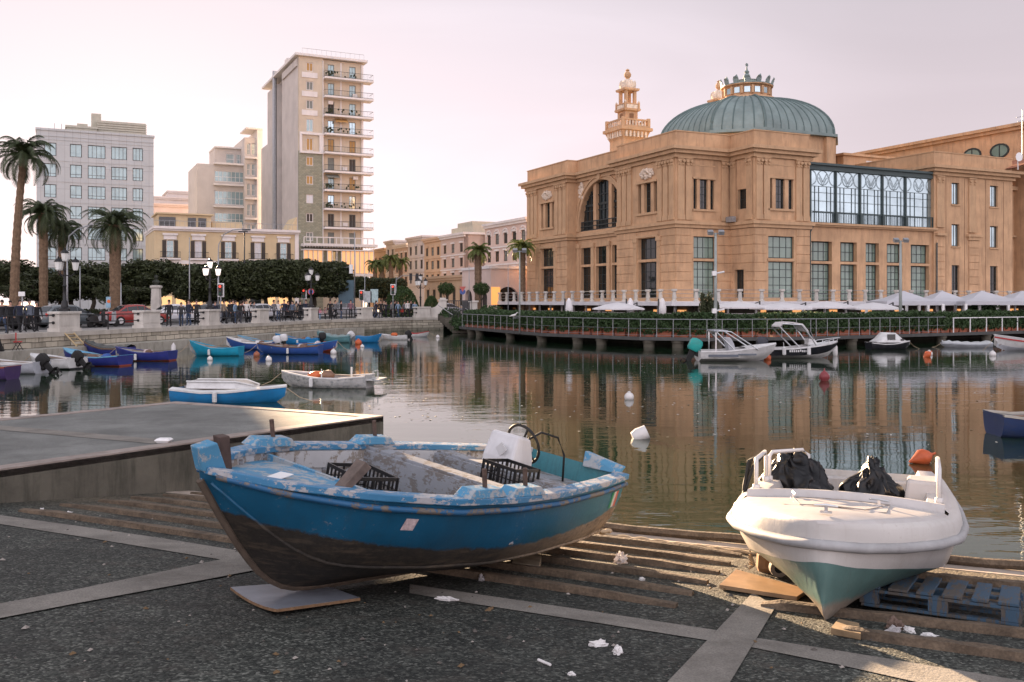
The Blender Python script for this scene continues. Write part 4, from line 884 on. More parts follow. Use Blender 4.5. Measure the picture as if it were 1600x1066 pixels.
mb = MB(); mb.fbox(FT, v0, v1, .2, .3, 7.8, 11.5); mb.build('pane', m['glass_office'], vo)
# yellow palazzo in front
o = px_at(241, 130); FY = Fr(o, bD, nB); UY = FY.at_px(466)
ye = thing('palazzo', 'yellow two storey palazzo with dark shutters and small iron balconies', 'building', (o.x, o.y, PROM))
cx = [265.8, 310, 357, 403, 443]; ops = []
for c in cx:
    u = FY.at_px(c); ops.append((u - .48, u + .48, 9.05, 11.45)); ops.append((u - .48, u + .48, 4.4, 7.2))
body(ye, FY, 0, UY, PROM, 13.0, 14, ops, m['yellow'])
for i, q in enumerate(ops):
    window(ye, FY, q, -.15, 2, 3, .08, m['curtain_white'] if i % 4 else m['glass_office'], m['slab_white'])
    for s_ in (-1, 1):
        mb = MB(); uc = (q[0] + q[1]) / 2; a = uc + s_ * .52; mb.fbox(FY, min(a, a + s_ * .5), max(a, a + s_ * .5), .0, .08, q[2], q[3])
        for k in range(9): mb.fbox(FY, min(a + s_ * .06, a + s_ * .44), max(a + s_ * .06, a + s_ * .44), .08, .11, q[2] + .12 + k * .25, q[2] + .27 + k * .25)
        mb.build('shutter', m['shutter'], ye)
    if i % 2 == 0:
        mb = MB(); uc = (q[0] + q[1]) / 2; mb.fbox(FY, uc - 1.35, uc + 1.35, 0, .6, 8.75, 8.98); b_ = mb.build('balcony', m['slab_white'], ye); mb = MB()
        for z in (9.1, 9.85): mb.tube([FY.p(uc - 1.3, 0, z), FY.p(uc - 1.3, .55, z), FY.p(uc + 1.3, .55, z), FY.p(uc + 1.3, 0, z)], .03, 4)
        for k in range(15): mb.tube([FY.p(uc - 1.3 + 2.6 * k / 14, .55, 9.0), FY.p(uc - 1.3 + 2.6 * k / 14, .55, 9.85)], .016, 3)
        mb.build('balcony_railing', m['rail'], b_)
mb = MB()
for q in ops: mb = MB(); uc = (q[0] + q[1]) / 2; mb.fbox(FY, uc - .85, uc + .85, 0, .14, q[3] + .1, q[3] + .7); mb.fbox(FY, uc - 1.0, uc + 1.0, 0, .32, q[3] + .7, q[3] + .95); mb.build('lintel', m['slab_white'], ye)
mb = MB()
mb.fbox(FY, -.1, UY + .1, 0, .16, 8.2, 8.7); mb.fbox(FY, -.1, UY, 0, .1, 7.95, 8.05); mb.fbox(FY, -.1, UY + .1, -14, .25, 12.75, 13.0); mb.fbox(FY, -.2, UY + .2, -14, .55, 13.0, 13.35); mb.fbox(FY, UY - .5, UY + .05, -.01, .14, PROM, 12.75); mb.build('trim', m['slab_white'], ye)
mb = MB(); a, b_ = FY.at_px(247, -3), FY.at_px(330, -3); mb.fbox(FY, a, b_, -10, -3, 13.3, 15.3); mb.fbox(FY, a - .3, b_ + .3, -10, -2.5, 15.3, 15.5); a, b_ = FY.at_px(330, -4), FY.at_px(378, -4); mb.fbox(FY, a + .1, b_, -10, -4, 13.3, 14.6); a, b_ = FY.at_px(424, -3), FY.at_px(464, -3); mb.hexa([FY.p(a, -3, 13.3), FY.p(b_, -3, 13.3), FY.p(b_, -9, 13.3), FY.p(a, -9, 13.3)], [FY.p(a + 2.5, -3, 13.5), FY.p(b_, -3, 15.6), FY.p(b_, -9, 15.6), FY.p(a + 2.5, -9, 13.5)]); mb.build('attic', m['yellow'], ye)
mb = MB()
for px in (255, 268, 300, 316): mb = MB(); u = FY.at_px(px, -2.9); mb.fbox(FY, u - .55, u + .55, -3.0, -2.9, 13.5, 14.9); mb.build('attic_window', m['glass_dark'], ye)
mb = MB()
for k in range(30): u = UY * k / 29; mb.tube([FY.p(u, -.6, 13.35), FY.p(u, -.6, 14.2)], .02, 3)
mb.tube([FY.p(0, -.6, 14.2), FY.p(UY, -.6, 14.2)], .03, 4); mb.build('terrace_railing', m['rail_grey'], ye)
for k in range(9):
    mb = MB(); u = .8 + k * (UY - 1.6) / 9; mb.fbox(FY, u, u + 1.5, .0, .05, 1.5, 3.7); mb.build('shop_window', M_emit('lit_shop', (1.0, .58, .24), .10) if k == 0 else bpy.data.materials['lit_shop'] if k % 3 else m['glass_dark'], ye)
for k, (u, z) in enumerate(((UL + .9, SL[2] + 1.9), (UL + 3.4, SL[5] + .3), (UL + 5.2, SL[1] + .25), (UL + 1.0, SL[7] + .2), (UL + 5.3, SL[6] + 2.0), (UL + 3.5, SL[8] + .25))):
    mb = MB(); mb.fbox(FTr, u, u + .85, .0, .32, z, z + .6); o = mb.build('air_conditioner', m['slab_white'], tw)
for k, u in ((3, UL + 2.0), (6, UL + .5)):
    mb = MB(); mb.add([FTr.p(u, .05, SL[k] + 2.75), FTr.p(u + 2.2, .05, SL[k] + 2.75), FTr.p(u + 2.2, 1.0, SL[k] + 2.25), FTr.p(u, 1.0, SL[k] + 2.25), FTr.p(u, 1.0, SL[k] + 2.05), FTr.p(u + 2.2, 1.0, SL[k] + 2.05)], [(0, 1, 2, 3), (3, 2, 5, 4)]); mb.build('awning', m['shutter_tan'] if k == 3 else m['shutter_grey'], tw)
# pale flats stepping down left of the tower
o = px_at(308, 188); FP_ = Fr(o, bD, nB)
pf = thing('apartment_block', 'pale stepped block of flats with glazed loggias left of the tower', 'building', (o.x, o.y, PROM))
pm = m['tower_blank']; e = lambda px, n=0: FP_.at_px(px, n)
ops = []
rows = [(27.0, 29.2), (22.4, 25.2), (18.4, 20.8)]
for z0, z1 in rows: ops.append((e(335), e(381), z0, z1))
body(pf, FP_, e(308), e(382), PROM, 30.4, 14, ops, pm, rev=.4)
for q in ops: window(pf, FP_, q, -.1, 7, 2, .14, m['glass_office'], m['slab_white'], zs=[.45])
FQ = Fr(FP_.p(0, -3, 0).to_2d(), bD, nB)
ops = [(FQ.at_px(353), FQ.at_px(366), 30.9, 33.2), (FQ.at_px(369), FQ.at_px(380), 30.9, 33.2)]; body(pf, FQ, FQ.at_px(336), FQ.at_px(386), 30.3, 34.2, 8, ops, pm)
for q in ops: window(pf, FQ, q, -.1, 4, 2, .14, m['glass_office'], m['slab_white'])
FR_ = Fr(FP_.p(0, 1.5, 0).to_2d(), bD, nB); ops = []
for k in range(6): ops.append((FR_.at_px(385.5), FR_.at_px(391), 12 + k * 4.1, 14.4 + k * 4.1)); ops.append((FR_.at_px(393), FR_.at_px(399), 12 + k * 4.1, 14.4 + k * 4.1))
body(pf, FR_, FR_.at_px(382), FR_.at_px(401), PROM, 36.0, 12, ops, pm, rev=.5)
for q in ops: window(pf, FR_, q, -.2, 2, 2, .14, m['glass_office'], m['slab_white'])
mb = MB(); mb.fbox(FR_, FR_.at_px(400.8), FR_.at_px(409), -12, .8, PROM, 37.6); mb.fbox(FR_, FR_.at_px(383), FR_.at_px(409), -6, .9, 37.6, 37.9)
for k in range(6): mb.fbox(FR_, FR_.at_px(382), FR_.at_px(401), -.1, .8, 11.2 + k * 4.1, 11.6 + k * 4.1)
for z in (30.4, 26.2, 21.8, 17.8): mb.fbox(FP_, e(333), e(382), -.1, .9, z, z + .35)
mb.fbox(FQ, FQ.at_px(335), FQ.at_px(386), -8, .6, 34.2, 34.5); mb.build('balcony', m['slab_white'], pf)
ops = [(e(a), e(a) + 1.2, 13.4, 16.2) for a in (337, 346, 355, 366, 375)]
mb = MB()
for q in ops: mb = MB(); mb.fbox(FP_, q[0], q[1], .01, .06, q[2], q[3]); mb.build('shutter', m['shutter'], pf)
# far pale roofs in the gap
def simple(name, label, px0, px1, Y, ytop, mat, depth=12, cols=0, rows=0, zb=None, u=bD, n=nB, group=None, wm=None, trimcol=None, z0w=None):
    o = px_at(px0, Y); F = Fr(o, u, n); U = F.at_px(px1); zt = HC - (ytop - HY) / FPX * Y
    t = thing(name, label, 'building', (o.x, o.y, PROM), group); ops = []
    zb = zb or PROM + 4; ph = (zt - .8 - zb) / max(rows, 1); pw = U / max(cols, 1)
    for r in range(rows):
        for c in range(cols): uc = pw * (c + .5); ww = min(pw * .28, .62); ops.append((uc - ww, uc + ww, zb + ph * r + ph * .18, zb + ph * r + ph * .78))
    lo, hi = min(0, U), max(0, U)
    body(t, F, lo, hi, PROM, zt, depth, ops, mat)
    for i, q in enumerate(ops): window(t, F, q, -.1, 2, 2, .1, m[(wm or ['shutter', 'shutter_grey', 'glass_dark'])[i * 7 % 3 if wm is None else i % len(wm)]], m['shutter'])
    mb = MB(); mb.fbox(F, lo - .2, hi + .2, -depth, .5, zt, zt + .35); mb.fbox(F, lo, hi, -.01, .3, zt - .35, zt)
    for r in range(rows): mb.fbox(F, lo, hi, -.01, .14, zb + ph * r - .1, zb + ph * r + .12)
    mb.build('cornice', trimcol or mat, t)
    for q in ops: mb = MB(); mb.fbox(F, q[0] - .18, q[1] + .18, -.005, .12, q[3] + .04, q[3] + .3); mb.build('lintel', trimcol or mat, t)
    return t, F, U, zt
simple('distant_block', 'hazy pale block with flat roof seen between the office and the flats', 240, 310, 215, 320, m['pink'], cols=6, rows=4)
simple('distant_block', 'hazy small penthouse block highest in the gap beside the office', 262, 300, 240, 300, m['palegrey'], cols=3, rows=5)
simple('distant_block', 'hazy upper terrace block behind the yellow palazzo', 241, 308, 228, 309, m['palegrey'], cols=5, rows=4)
# street of old houses running away behind the theatre; u = aD goes away from the viewer
ST = [('pale pink corner house with arched top windows next to the theatre', 825, 758, 130.0, 343, 'pink', 5, 3),
      ('rose house with roof pavilion and dark shutters in the old street', 727.5, 689, 150.0, 366, 'rose', 3, 3),
      ('apricot house with grey shutters between rose and grey neighbours', 689, 663, 160.2, 373, 'apricot', 3, 3),
      ('narrow pale grey house with tall dark windows in the old street', 663, 637.5, 168.0, 371, 'palegrey', 3, 3),
      ('low pinkish house behind the cluster of street palms', 637.5, 617, 177.0, 383, 'rose', 3, 3),
      ('far cream house at the end of the old street', 617, 603, 185.0, 378, 'palegrey', 2, 3),
      ('lowest far house half hidden by street palms', 603, 578, 192.0, 390, 'brown', 4, 2)]
houses = []
for lab, a, b_, Y, yt, mat, c, r in ST:
    houses.append(simple('old_house', lab, a, b_, Y, yt, m[mat], 14, c, r, PROM + 4.5, aD, nL, 'old houses of the street behind the quay', trimcol=m['slab_white'] if mat in ('pink', 'rose') else None))
t, F, U, zt = houses[1]
FB = Fr(F.o, bD, nB); ops = [(1.2 + 2.2 * k, 2.2 + 2.2 * k, z0, z0 + 2.2) for k in range(4) for z0 in (6.0, 10.4)]
body(t, FB, 0, 9.5, PROM, zt, .6, ops, m['rose'], name='side_wall')
for q in ops: window(t, FB, q, -.1, 2, 2, .1, m['shutter_grey'], m['shutter'])
mb = MB(); mb.fbox(F, .5, U - 1, -8, -1.5, zt, zt + 1.5); mb.fbox(F, 2, U - 2.5, -6, -2, zt + 1.5, zt + 2.3); mb.build('roof_pavilion', m['roofgrey'], t)
t, F, U, zt = houses[0]
for k in range(5):
    mb = MB(); uc = U / 5 * (k + .5); mb.ring_loft([[F.p(uc + r * math.cos(math.pi * j / 10), n, zt - 1.6 + r * math.sin(math.pi * j / 10)) for j in range(11)] for r, n in ((.75, -.0), (.75, .12), (.98, .12), (.98, 0))], closed=False, caps=False); mb.build('arch_trim', m['slab_white'], t)
FB = Fr(F.o, bD, nB); body(t, FB, 0, 12, PROM, zt, .6, [], m['pink'], name='side_wall')
# brown arcade at the foot of the street and the pink pavilion
t, F, U, zt = simple('arcade_building', 'low brown arcade with round arches below the rose house', 726, 664, 138.0, 433, m['brown'], 8, 6, 1, PROM + .3, aD, nL, None, ['glass_dark'])
def arch_house():
    o = px_at(767, 112); FA, FBb = Fr(o, aD, nL), Fr(o, bD, nB)
    t = thing('pink_pavilion', 'low pink pavilion with round arches and a planted roof beside the theatre', 'building', (o.x, o.y, PROM)); zt = 6.9
    for F, L, cen in ((FA, FA.at_px(722), [FA.at_px(732), FA.at_px(755)]), (FBb, 9.5, [FBb.at_px(794)])):
        mb = MB(); u = 0.0; r = 1.15 if F is FA else 1.45; zs = 3.3; zi = PROM
        for c in sorted(cen):
            mb.quad(F.p(u, 0, zi), F.p(c - r, 0, zi), F.p(c - r, 0, zt), F.p(u, 0, zt))
            arc = [(c - r * math.cos(math.pi * k / 12), zs + r * math.sin(math.pi * k / 12)) for k in range(13)]
            for (a, za), (b_, zb) in zip(arc, arc[1:]): mb.quad(F.p(a, 0, za), F.p(b_, 0, zb), F.p(b_, 0, zt), F.p(a, 0, zt)); mb.quad(F.p(a, 0, za), F.p(b_, 0, zb), F.p(b_, -.5, zb), F.p(a, -.5, za))
            for s_ in (-1, 1): mb.quad(F.p(c + s_ * r, 0, zi), F.p(c + s_ * r, -.5, zi), F.p(c + s_ * r, -.5, zs), F.p(c + s_ * r, 0, zs))
            g = MB(); g.add([F.p(a, -.45, z) for a, z in [(c - r, zi)] + arc + [(c + r, zi)]], [tuple(range(15))]); g.build('arched_pane', m['glass_dark'], t)
            u = c + r
        mb.quad(F.p(u, 0, zi), F.p(L, 0, zi), F.p(L, 0, zt), F.p(u, 0, zt)); mb.build('wall', m['pink'], t)
    mb = MB(); mb.hexa([(*(o + aD * .0 - nL * .6 - nB * .6), zt - .1), (*(o + bD * 9.5 - nB * .6), zt - .1), (*(o + bD * 9.5 + aD * 9), zt - .1), (*(o + aD * 9 - nL * .6), zt - .1)], [(*(o - nL * .6 - nB * .6), zt), (*(o + bD * 9.5 - nB * .6), zt), (*(o + bD * 9.5 + aD * 9), zt), (*(o + aD * 9 - nL * .6), zt)])
    for F, L in ((FA, FA.at_px(722)), (FBb, 9.5)): mb.fbox(F, .01, L, -.3, .18, zt - .02, zt + .3)
    mb.build('roof', m['slab_white'], t)
    mb = MB(); u = FBb.at_px(774); mb.fbox(FBb, u - .55, u + .6, -.01, .06, 2.6, 4.7); mb.build('lit_panel', M_emit('orange_panel', (.95, .42, .12), .14), t)
arch_house()
# ------------------------------------------------------------ trees, palms, hedges
def leaf_mesh(name, pts_fn, n, size, seed, mat, flat=.0, asp=1.8):
    r = random.Random(seed); vs, fs = [], []
    for i in range(n):
        c, nrm = pts_fn(r); s_ = size * (.6 + .8 * r.random())
        d = Vector((r.gauss(0, 1), r.gauss(0, 1), r.gauss(0, 1))).normalized()
        nn_ = (nrm * .8 + d * .9).normalized(); x = nn_.cross(Vector((r.gauss(0, 1), r.gauss(0, 1), r.gauss(0, .6)))).normalized(); y = nn_.cross(x)
        b = len(vs); vs += [c - x * s_ * asp * .5, c + y * s_ * .42 + x * s_ * .1, c + x * s_ * asp * .5, c - y * s_ * .42 + x * s_ * .1]; fs.append((b, b + 1, b + 2, b + 3))
    me = bpy.data.meshes.new(name); me.from_pydata([tuple(v) for v in vs], [], fs); me.materials.append(mat); return me
def crown_fn(w, d, h, clipped=False, clumps=None):
    cl = clumps
    def fn(r):
        if cl:
            c, cr = cl[int(r.random() * len(cl))]
            v = Vector((r.gauss(0, 1), r.gauss(0, 1), r.gauss(0, 1))).normalized(); k = r.random() ** .35
            return c + Vector((v.x, v.y, v.z * .8)) * cr * k, v
        while True:
            v = Vector((r.uniform(-1, 1), r.uniform(-1, 1), r.uniform(-1, 1)))
            e = (abs(v.x) ** 4 + abs(v.y) ** 4 + abs(v.z) ** 4) if clipped else v.length_squared
            if e <= 1 and (e > .45 or r.random() < .12): break
        nz_ = noise.noise(v * 2.3 + Vector((w, d, h))) * .14 + noise.noise(v * 6.1 + Vector((d, h, w))) * .09
        v2 = v * (1 + nz_); return Vector((v2.x * w, v2.y * d, v2.z * h)), v.normalized()
    return fn
def trunk_mesh(name, h, r0, r1, mat, limbs=4, seed=0, spread=1.6, top=None):
    r = random.Random(seed); mb = MB(); pts = [Vector((r.uniform(-.08, .08) * k, r.uniform(-.08, .08) * k, h * k / 5)) for k in range(6)]
    mb.tube(pts, [r0 + (r1 - r0) * k / 5 for k in range(6)], 8)
    for k in range(limbs):
        a = 2 * math.pi * k / limbs + r.random(); p0 = pts[4]; mb.tube([p0, p0 + Vector((math.cos(a) * spread * .5, math.sin(a) * spread * .5, h * .25)), p0 + Vector((math.cos(a) * spread, math.sin(a) * spread, h * .55))], [r1 * .8, r1 * .6, r1 * .3], 6)
    me = bpy.data.meshes.new(name); me.from_pydata([tuple(v) for v in mb.v], [], mb.f); me.materials.append(mat); return me
def link(name, me, parent=None, loc=(0, 0, 0), scale=None, rz=0):
    o = bpy.data.objects.new(name, me); C.objects.link(o); o.parent = parent; o.location = loc; o.rotation_euler = (0, 0, rz)
    if scale: o.scale = scale
    return o
def clump_list(seed, w, d, h, n, cr):
    r = random.Random(seed); out = []
    for i in range(n):
        v = Vector((r.gauss(0, 1), r.gauss(0, 1), r.gauss(0, .9))); v = v.normalized() * (r.random() ** .5)
        out.append((Vector((v.x * w, v.y * d, v.z * h)), cr * (.7 + .6 * r.random())))
    return out
CR = [leaf_mesh('ilex_leaves', crown_fn(0, 0, 0, clumps=clump_list(s_ + 20, 3.3, 3.3, 2.0, 46, 1.0)), 13000, .20, s_, m['leaf_dark']) for s_ in range(3)]
CB = [leaf_mesh('clipped_leaves', crown_fn(3.3, 2.8, 2.5, True), 15000, .19, s_ + 9, m['leaf_dark']) for s_ in range(2)]
TK = trunk_mesh('ilex_trunk', 3.2, .26, .17, m['bark_dark'], 5, 2)
def tree(px, Y, ytop, label, w=3.4, me=None, name='ilex_tree', group='dark ilex trees along the promenade gardens', hcrown=None):
    zt = HC - (ytop - HY) / FPX * Y; H_ = zt - PROM; hc = (hcrown or H_ * .62); zc = H_ - hc / 2
    t = thing(name, label, 'tree', (gx(px, Y), Y, PROM), group)
    link('crown', me, t, (0, 0, zc), (w / 3.4, w / 3.4, hc / 5.2), rnd.uniform(0, 6.28) if me in CR else rnd.choice((0, 3.14)) + .45); link('trunk', TK, t, (0, 0, 0), (1, 1, max(zc, 1) / 3.6))
TR = [(-15, 84, 398, 3.6, 0, 'dark leafy tree at the left edge beside the tall palm'), (22, 90, 404, 3.6, 1, 'dark leafy tree just right of the tall palm'), (62, 82, 436, 3.2, 1, 'low dark bushy tree behind the first car'),
      (110, 84, 424, 3.4, 2, 'low dark bushy tree behind the triple lantern'), (145, 98, 402, 3.8, 0, 'dark tree in front of the white office'), (208, 100, 404, 4.0, 1, 'broad dark tree between two palms at the office'),
      (212, 80, 444, 2.3, 2, 'small rounded tree left of the marble bust'), (248, 100, 402, 4.0, 2, 'dark tree behind the marble bust'), (292, 100, 414, 4.0, 0, 'dark tree behind the white flagpole'), (182, 78, 440, 1.6, 0, 'small dark bush at the foot of the palm')]
for px, Y, yt, w, k, lab in TR: tree(px, Y, yt, lab, w, CR[k])
TB = [(332, 98, 413, 'clipped dark tree behind the backlit lantern'), (374, 98, 409, 'clipped dark tree under the yellow palazzo'), (414, 99, 407, 'clipped dark tree in the middle of the hedge like row'), (452, 100, 405, 'clipped dark tree under the tower corner'), (490, 101, 408, 'clipped dark tree at the end of the row by the veranda')]
for px, Y, yt, lab in TB: tree(px, Y, yt, lab, 3.9, CB[px % 2], 'clipped_tree', 'clipped trees in the hedge like row', 3.9)
for px, Y, yt, lab in ((545, 124, 432, 'far clipped tree behind the blue road board'), (575, 126, 434, 'far clipped tree left of the round bush'), (600, 128, 434, 'far clipped tree behind the round bush')): tree(px, Y, yt, lab, 2.9, CB[0], 'clipped_tree', 'clipped trees in the hedge like row', 2.7)
# green mass below the trees
mb_ = leaf_mesh('underplanting', lambda r: (Vector((r.uniform(-1, 1) * 20, r.uniform(-1, 1) * 1.2, r.random() * 1.2)), Vector((0, -.3, 1))), 5000, .22, 5, m['leaf_dark'])
for k, (px, Y) in enumerate(((60, 80), (200, 88))): tag(link('ground_cover', mb_, None, (gx(px, Y), Y, PROM), (.55, 1, .8), R(55)), 'dark ground cover planting under the trees', None, None, 'stuff')
# palms
def palm_crown(name, seed, nf, L, droop, mat, leaf=.55, up=.9, dead=0):
    r = random.Random(seed); mb = MB()
    for k in range(nf):
        a = k * 2.39996 + r.uniform(-.2, .2); t0 = k / nf; el = up * (1 - t0 * 1.25) + r.uniform(-.12, .12); LL = L * (.75 + .35 * r.random()) * (.8 if t0 < .15 else 1)
        h = Vector((math.cos(a), math.sin(a), 0)); p = Vector((0, 0, 0)) + h * .12; seg = 12; pts = [p.copy()]; ang = el * math.pi / 2
        for s_ in range(seg): p = p + (h * math.cos(ang) + Vector((0, 0, 1)) * math.sin(ang)) * (LL / seg); ang -= droop / seg * (1.0 + s_ * .12); pts.append(p.copy())
        mb.tube(pts, [.045 * (1 - i / (seg + 2)) for i in range(seg + 1)], 3)
        side = h.cross(Vector((0, 0, 1)))
        for i in range(2, seg * 2 + 1):
            f = i / (seg * 2); j = min(int(f * seg), seg - 1); q = pts[j].lerp(pts[j + 1], f * seg - j); d = (pts[j + 1] - pts[j]).normalized(); wl = leaf * math.sin(math.pi * min(.12 + f * .86, 1)) ** .6
            for sg in (-1, 1):
                e = (side * sg * .85 + d * .75 + Vector((0, 0, -.28 - .3 * r.random()))).normalized(); wv = d * .055
                mb.add([q - wv, q + wv, q + e * wl + Vector((0, 0, -.12 * wl))], [(0, 1, 2)])
    me = bpy.data.meshes.new(name); me.from_pydata([tuple(v) for v in mb.v], [], mb.f); me.materials.append(mat); return me
def palm_trunk(name, h, r0, r1, mat, lean=.0, bulge=.0):
    mb = MB(); n = max(int(h / .28), 8); pr = []
    for k in range(n + 1): f = k / n; pr.append((r0 + (r1 - r0) * f + (.03 if k % 2 else 0) + bulge * max(0, f - .9) * 10 * .1, f * h)); 
    rings = [[Vector((lean * (z / h) ** 2 + rr * math.cos(2 * math.pi * j / 10), rr * math.sin(2 * math.pi * j / 10), z)) for j in range(10)] for rr, z in pr]
    mb.ring_loft(rings); me = bpy.data.meshes.new(name); me.from_pydata([tuple(v) for v in mb.v], [], mb.f); me.materials.append(mat); return me
def palm(px, Y, yc, label, L, nf, droop, r0, r1, seed, mat=None, up=.9, leaf=.55, lean=0, zb=PROM, group=None):
    h = HC - (yc - HY) / FPX * Y - zb; t = thing('palm_tree', label, 'palm', (gx(px, Y), Y, zb), group)
    link('trunk', palm_trunk('palm_trunk', h, r0, r1, m['bark'], lean, 1), t); link('crown', palm_crown('palm_fronds', seed, nf, L, droop, mat or m['leaf_palm'], leaf, up), t, (lean, 0, h - .1))
palm(22, 66, 242, 'tallest palm with a long bare trunk at the left edge of the promenade', 3.0, 44, 1.5, .32, .2, 1, up=1.0, leaf=.6, lean=.7)
palm(68, 80, 333, 'date palm in front of the office, left of its twin', 2.9, 60, 1.5, .34, .34, 2, up=.95, leaf=.5)
palm(97, 84, 358, 'smaller date palm close behind its left hand twin', 2.7, 56, 1.6, .31, .31, 3, up=.9, leaf=.5)
palm(180, 76, 352, 'full date palm alone before the office windows', 3.2, 60, 1.45, .40, .46, 4, up=1.0, leaf=.5)
PG = 'street palms behind the quay'
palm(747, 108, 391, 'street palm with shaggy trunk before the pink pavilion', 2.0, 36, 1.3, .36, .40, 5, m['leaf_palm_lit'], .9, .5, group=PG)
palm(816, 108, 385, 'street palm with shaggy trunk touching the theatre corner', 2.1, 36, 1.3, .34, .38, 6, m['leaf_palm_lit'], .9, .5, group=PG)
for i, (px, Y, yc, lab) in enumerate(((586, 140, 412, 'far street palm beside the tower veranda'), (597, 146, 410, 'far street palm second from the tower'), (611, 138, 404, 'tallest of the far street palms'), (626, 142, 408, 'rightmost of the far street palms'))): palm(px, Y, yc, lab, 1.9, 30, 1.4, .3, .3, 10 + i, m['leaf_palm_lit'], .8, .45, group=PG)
# topiary
dm = leaf_mesh('topiary_leaves', lambda r: (lambda v: (Vector((v.x, v.y, abs(v.z))), v))(Vector((r.gauss(0, 1), r.gauss(0, 1), r.gauss(0, 1))).normalized() * (.9 + .1 * r.random())), 5500, .055, 3, m['leaf_mid'])
def topi(px, Y, ytop, w, label, name='round_bush'):
    h = HC - (ytop - HY) / FPX * Y - PROM; t = thing(name, label, 'bush', (gx(px, Y), Y, PROM)); link('foliage', dm, t, (0, 0, 0), (w, w, h)); link('stem', TK, t, (0, 0, 0), (.6, .6, .15))
topi(627, 104, 447, 2.05, 'large clipped dome bush behind the quay railing'); topi(674, 108, 462, 1.0, 'small clipped dome bush beside the scrolled gate pier')
bl = leaf_mesh('ball_leaves', lambda r: (lambda v: (v, v))(Vector((r.gauss(0, 1), r.gauss(0, 1), r.gauss(0, 1) * .8)).normalized() * (.6 + .4 * r.random())), 1800, .12, 4, m['leaf_mid'])
for px, Y, yc, lab in ((697, 103, 451, 'small round headed tree by the terrace gate'), (752, 104, 451, 'small round headed tree in front of the street palm')):
    z = HC - (yc - HY) / FPX * Y - PROM; t = thing('round_headed_tree', lab, 'tree', (gx(px, Y), Y, PROM)); link('crown', bl, t, (0, 0, z), (.95, .95, .75)); link('trunk', TK, t, (0, 0, 0), (.3, .3, z / 4.6))
t = thing('cypress_shrub', 'slim dark conifer standing on the terrace beside a lamp pole', 'shrub', (gx(1107, 66), 66, PD)); link('crown', CR[1], t, (0, 0, 1.7), (.20, .20, .52)); link('trunk', TK, t, (0, 0, 0), (.3, .3, .3))
# planters with hedge plants along the pier
HP = leaf_mesh('hedge_leaves', crown_fn(.62, .44, .64, True), 1500, .115, 8, m['leaf_hedge']); HP2 = leaf_mesh('hedge_leaves', crown_fn(.64, .46, .68, True), 1500, .115, 18, m['leaf_hedge'])
pot = MB(); pot.hexa([(-.44, -.2, 0), (.44, -.2, 0), (.44, .2, 0), (-.44, .2, 0)], [(-.5, -.24, .42), (.5, -.24, .42), (.5, .24, .42), (-.5, .24, .42)]); pot.hexa([(-.53, -.27, .42), (.53, -.27, .42), (.53, .27, .42), (-.53, .27, .42)], [(-.53, -.27, .5), (.53, -.27, .5), (.53, .27, .5), (-.53, .27, .5)])
pm_ = bpy.data.meshes.new('planter_pot'); pm_.from_pydata([tuple(v) for v in pot.v], [], pot.f); pm_.materials.append(m['terracotta'])
hl = off_line(PIER, -.62); GP = 'terracotta planters of the hedge along the pier railing'
for q, d in path_pts(hl, 1.12, .6):
    px = 800 + FPX * q.x / q.y
    if px > 1660: continue
    t = thing('hedge_planter', 'terracotta trough with dense green hedge plant in the pier row', 'planter', (q.x, q.y, PD), GP); an = math.atan2(d.y, d.x); t.rotation_euler = (0, 0, an)
    link('pot', pm_, t); link('foliage', rnd.choice((HP, HP2)), t, (0, 0, .88), (1, 1, rnd.uniform(.9, 1.1)), rnd.choice((0, math.pi)))
tg = leaf_mesh('shrub_leaves', crown_fn(0, 0, 0, clumps=clump_list(77, .9, .7, .6, 12, .4)), 1500, .14, 31, m['leaf_hedge'])
for px, Y, z, s_, lab in ((700, 94, 1.5, 1.2, 'bushy shrub tumbling over the steps by the scrolled pier'), (716, 89, .8, 1.2, 'leafy shrub at the foot of the terrace steps'), (762, 88, 1.7, 1.3, 'square dark shrub behind the start of the hedge'), (1535, 79, 2.1, 1.5, 'dark shrub rising above the hedge under the last canopies')):
    o = link('shrub', tg, None, (gx(px, Y), Y, z), (s_, s_, s_)); tag(o, lab, 'shrub')
# ------------------------------------------------------------ promenade furniture, people, cars
def on_path(px, line):
    r = (px - 800) / FPX
    for a, b_ in zip(line, line[1:]):
        d = b_ - a; den = d.x - r * d.y
        if abs(den) < 1e-9: continue
        t = (r * a.y - a.x) / den
        if 0 <= t <= 1 and (a + d * t).y > 0: return a + d * t, d.normalized()
    return None
ql = off_line(QUAY, -.38)
peds = []
ORD = ['first', 'second', 'third', 'fourth', 'fifth', 'sixth', 'seventh']
for i, (px, w) in enumerate(((101, 1.6), (230, 1.7), (328, 1.5), (407, 1.5), (486, 1.5), (570, 1.5), (659, 1.6))):
    q, d = on_path(px, ql); an = math.atan2(d.y, d.x)
    lab = ['stone balustrade pedestal carrying the triple lantern near the first walkers', 'stone pedestal with green graffiti on the wall below it', 'stone pedestal under the backlit lantern', 'plain stone pedestal between the crowd groups, no lantern', 'stone pedestal under the grey lantern below the tower', 'plain stone pedestal in front of the information boards', 'stone pedestal beside the scrolled gate pier'][i]
    t = thing('balustrade_pedestal', lab, 'pedestal', (q.x, q.y, PROM + .03), 'stone pedestals of the quay balustrade')
    mb = MB(); mb.box((q.x, q.y, PROM + .12), (w + .12, .80, .18), an); mb.box((q.x, q.y, PROM + .6), (w, .68, .8), an); mb.box((q.x, q.y, PROM + .6), (w - .36, .72, .5), an); mb.build('block', m['marble'], t)
    mb = MB(); mb.box((q.x, q.y, PROM + 1.07), (w + .14, .84, .14), an); mb.build('cap', m['marble'], t, bevel=.02)
    peds.append((q, d, w, px))
ends = [(off_line(QUAY, -.38)[1], None, 0, 0)] + peds
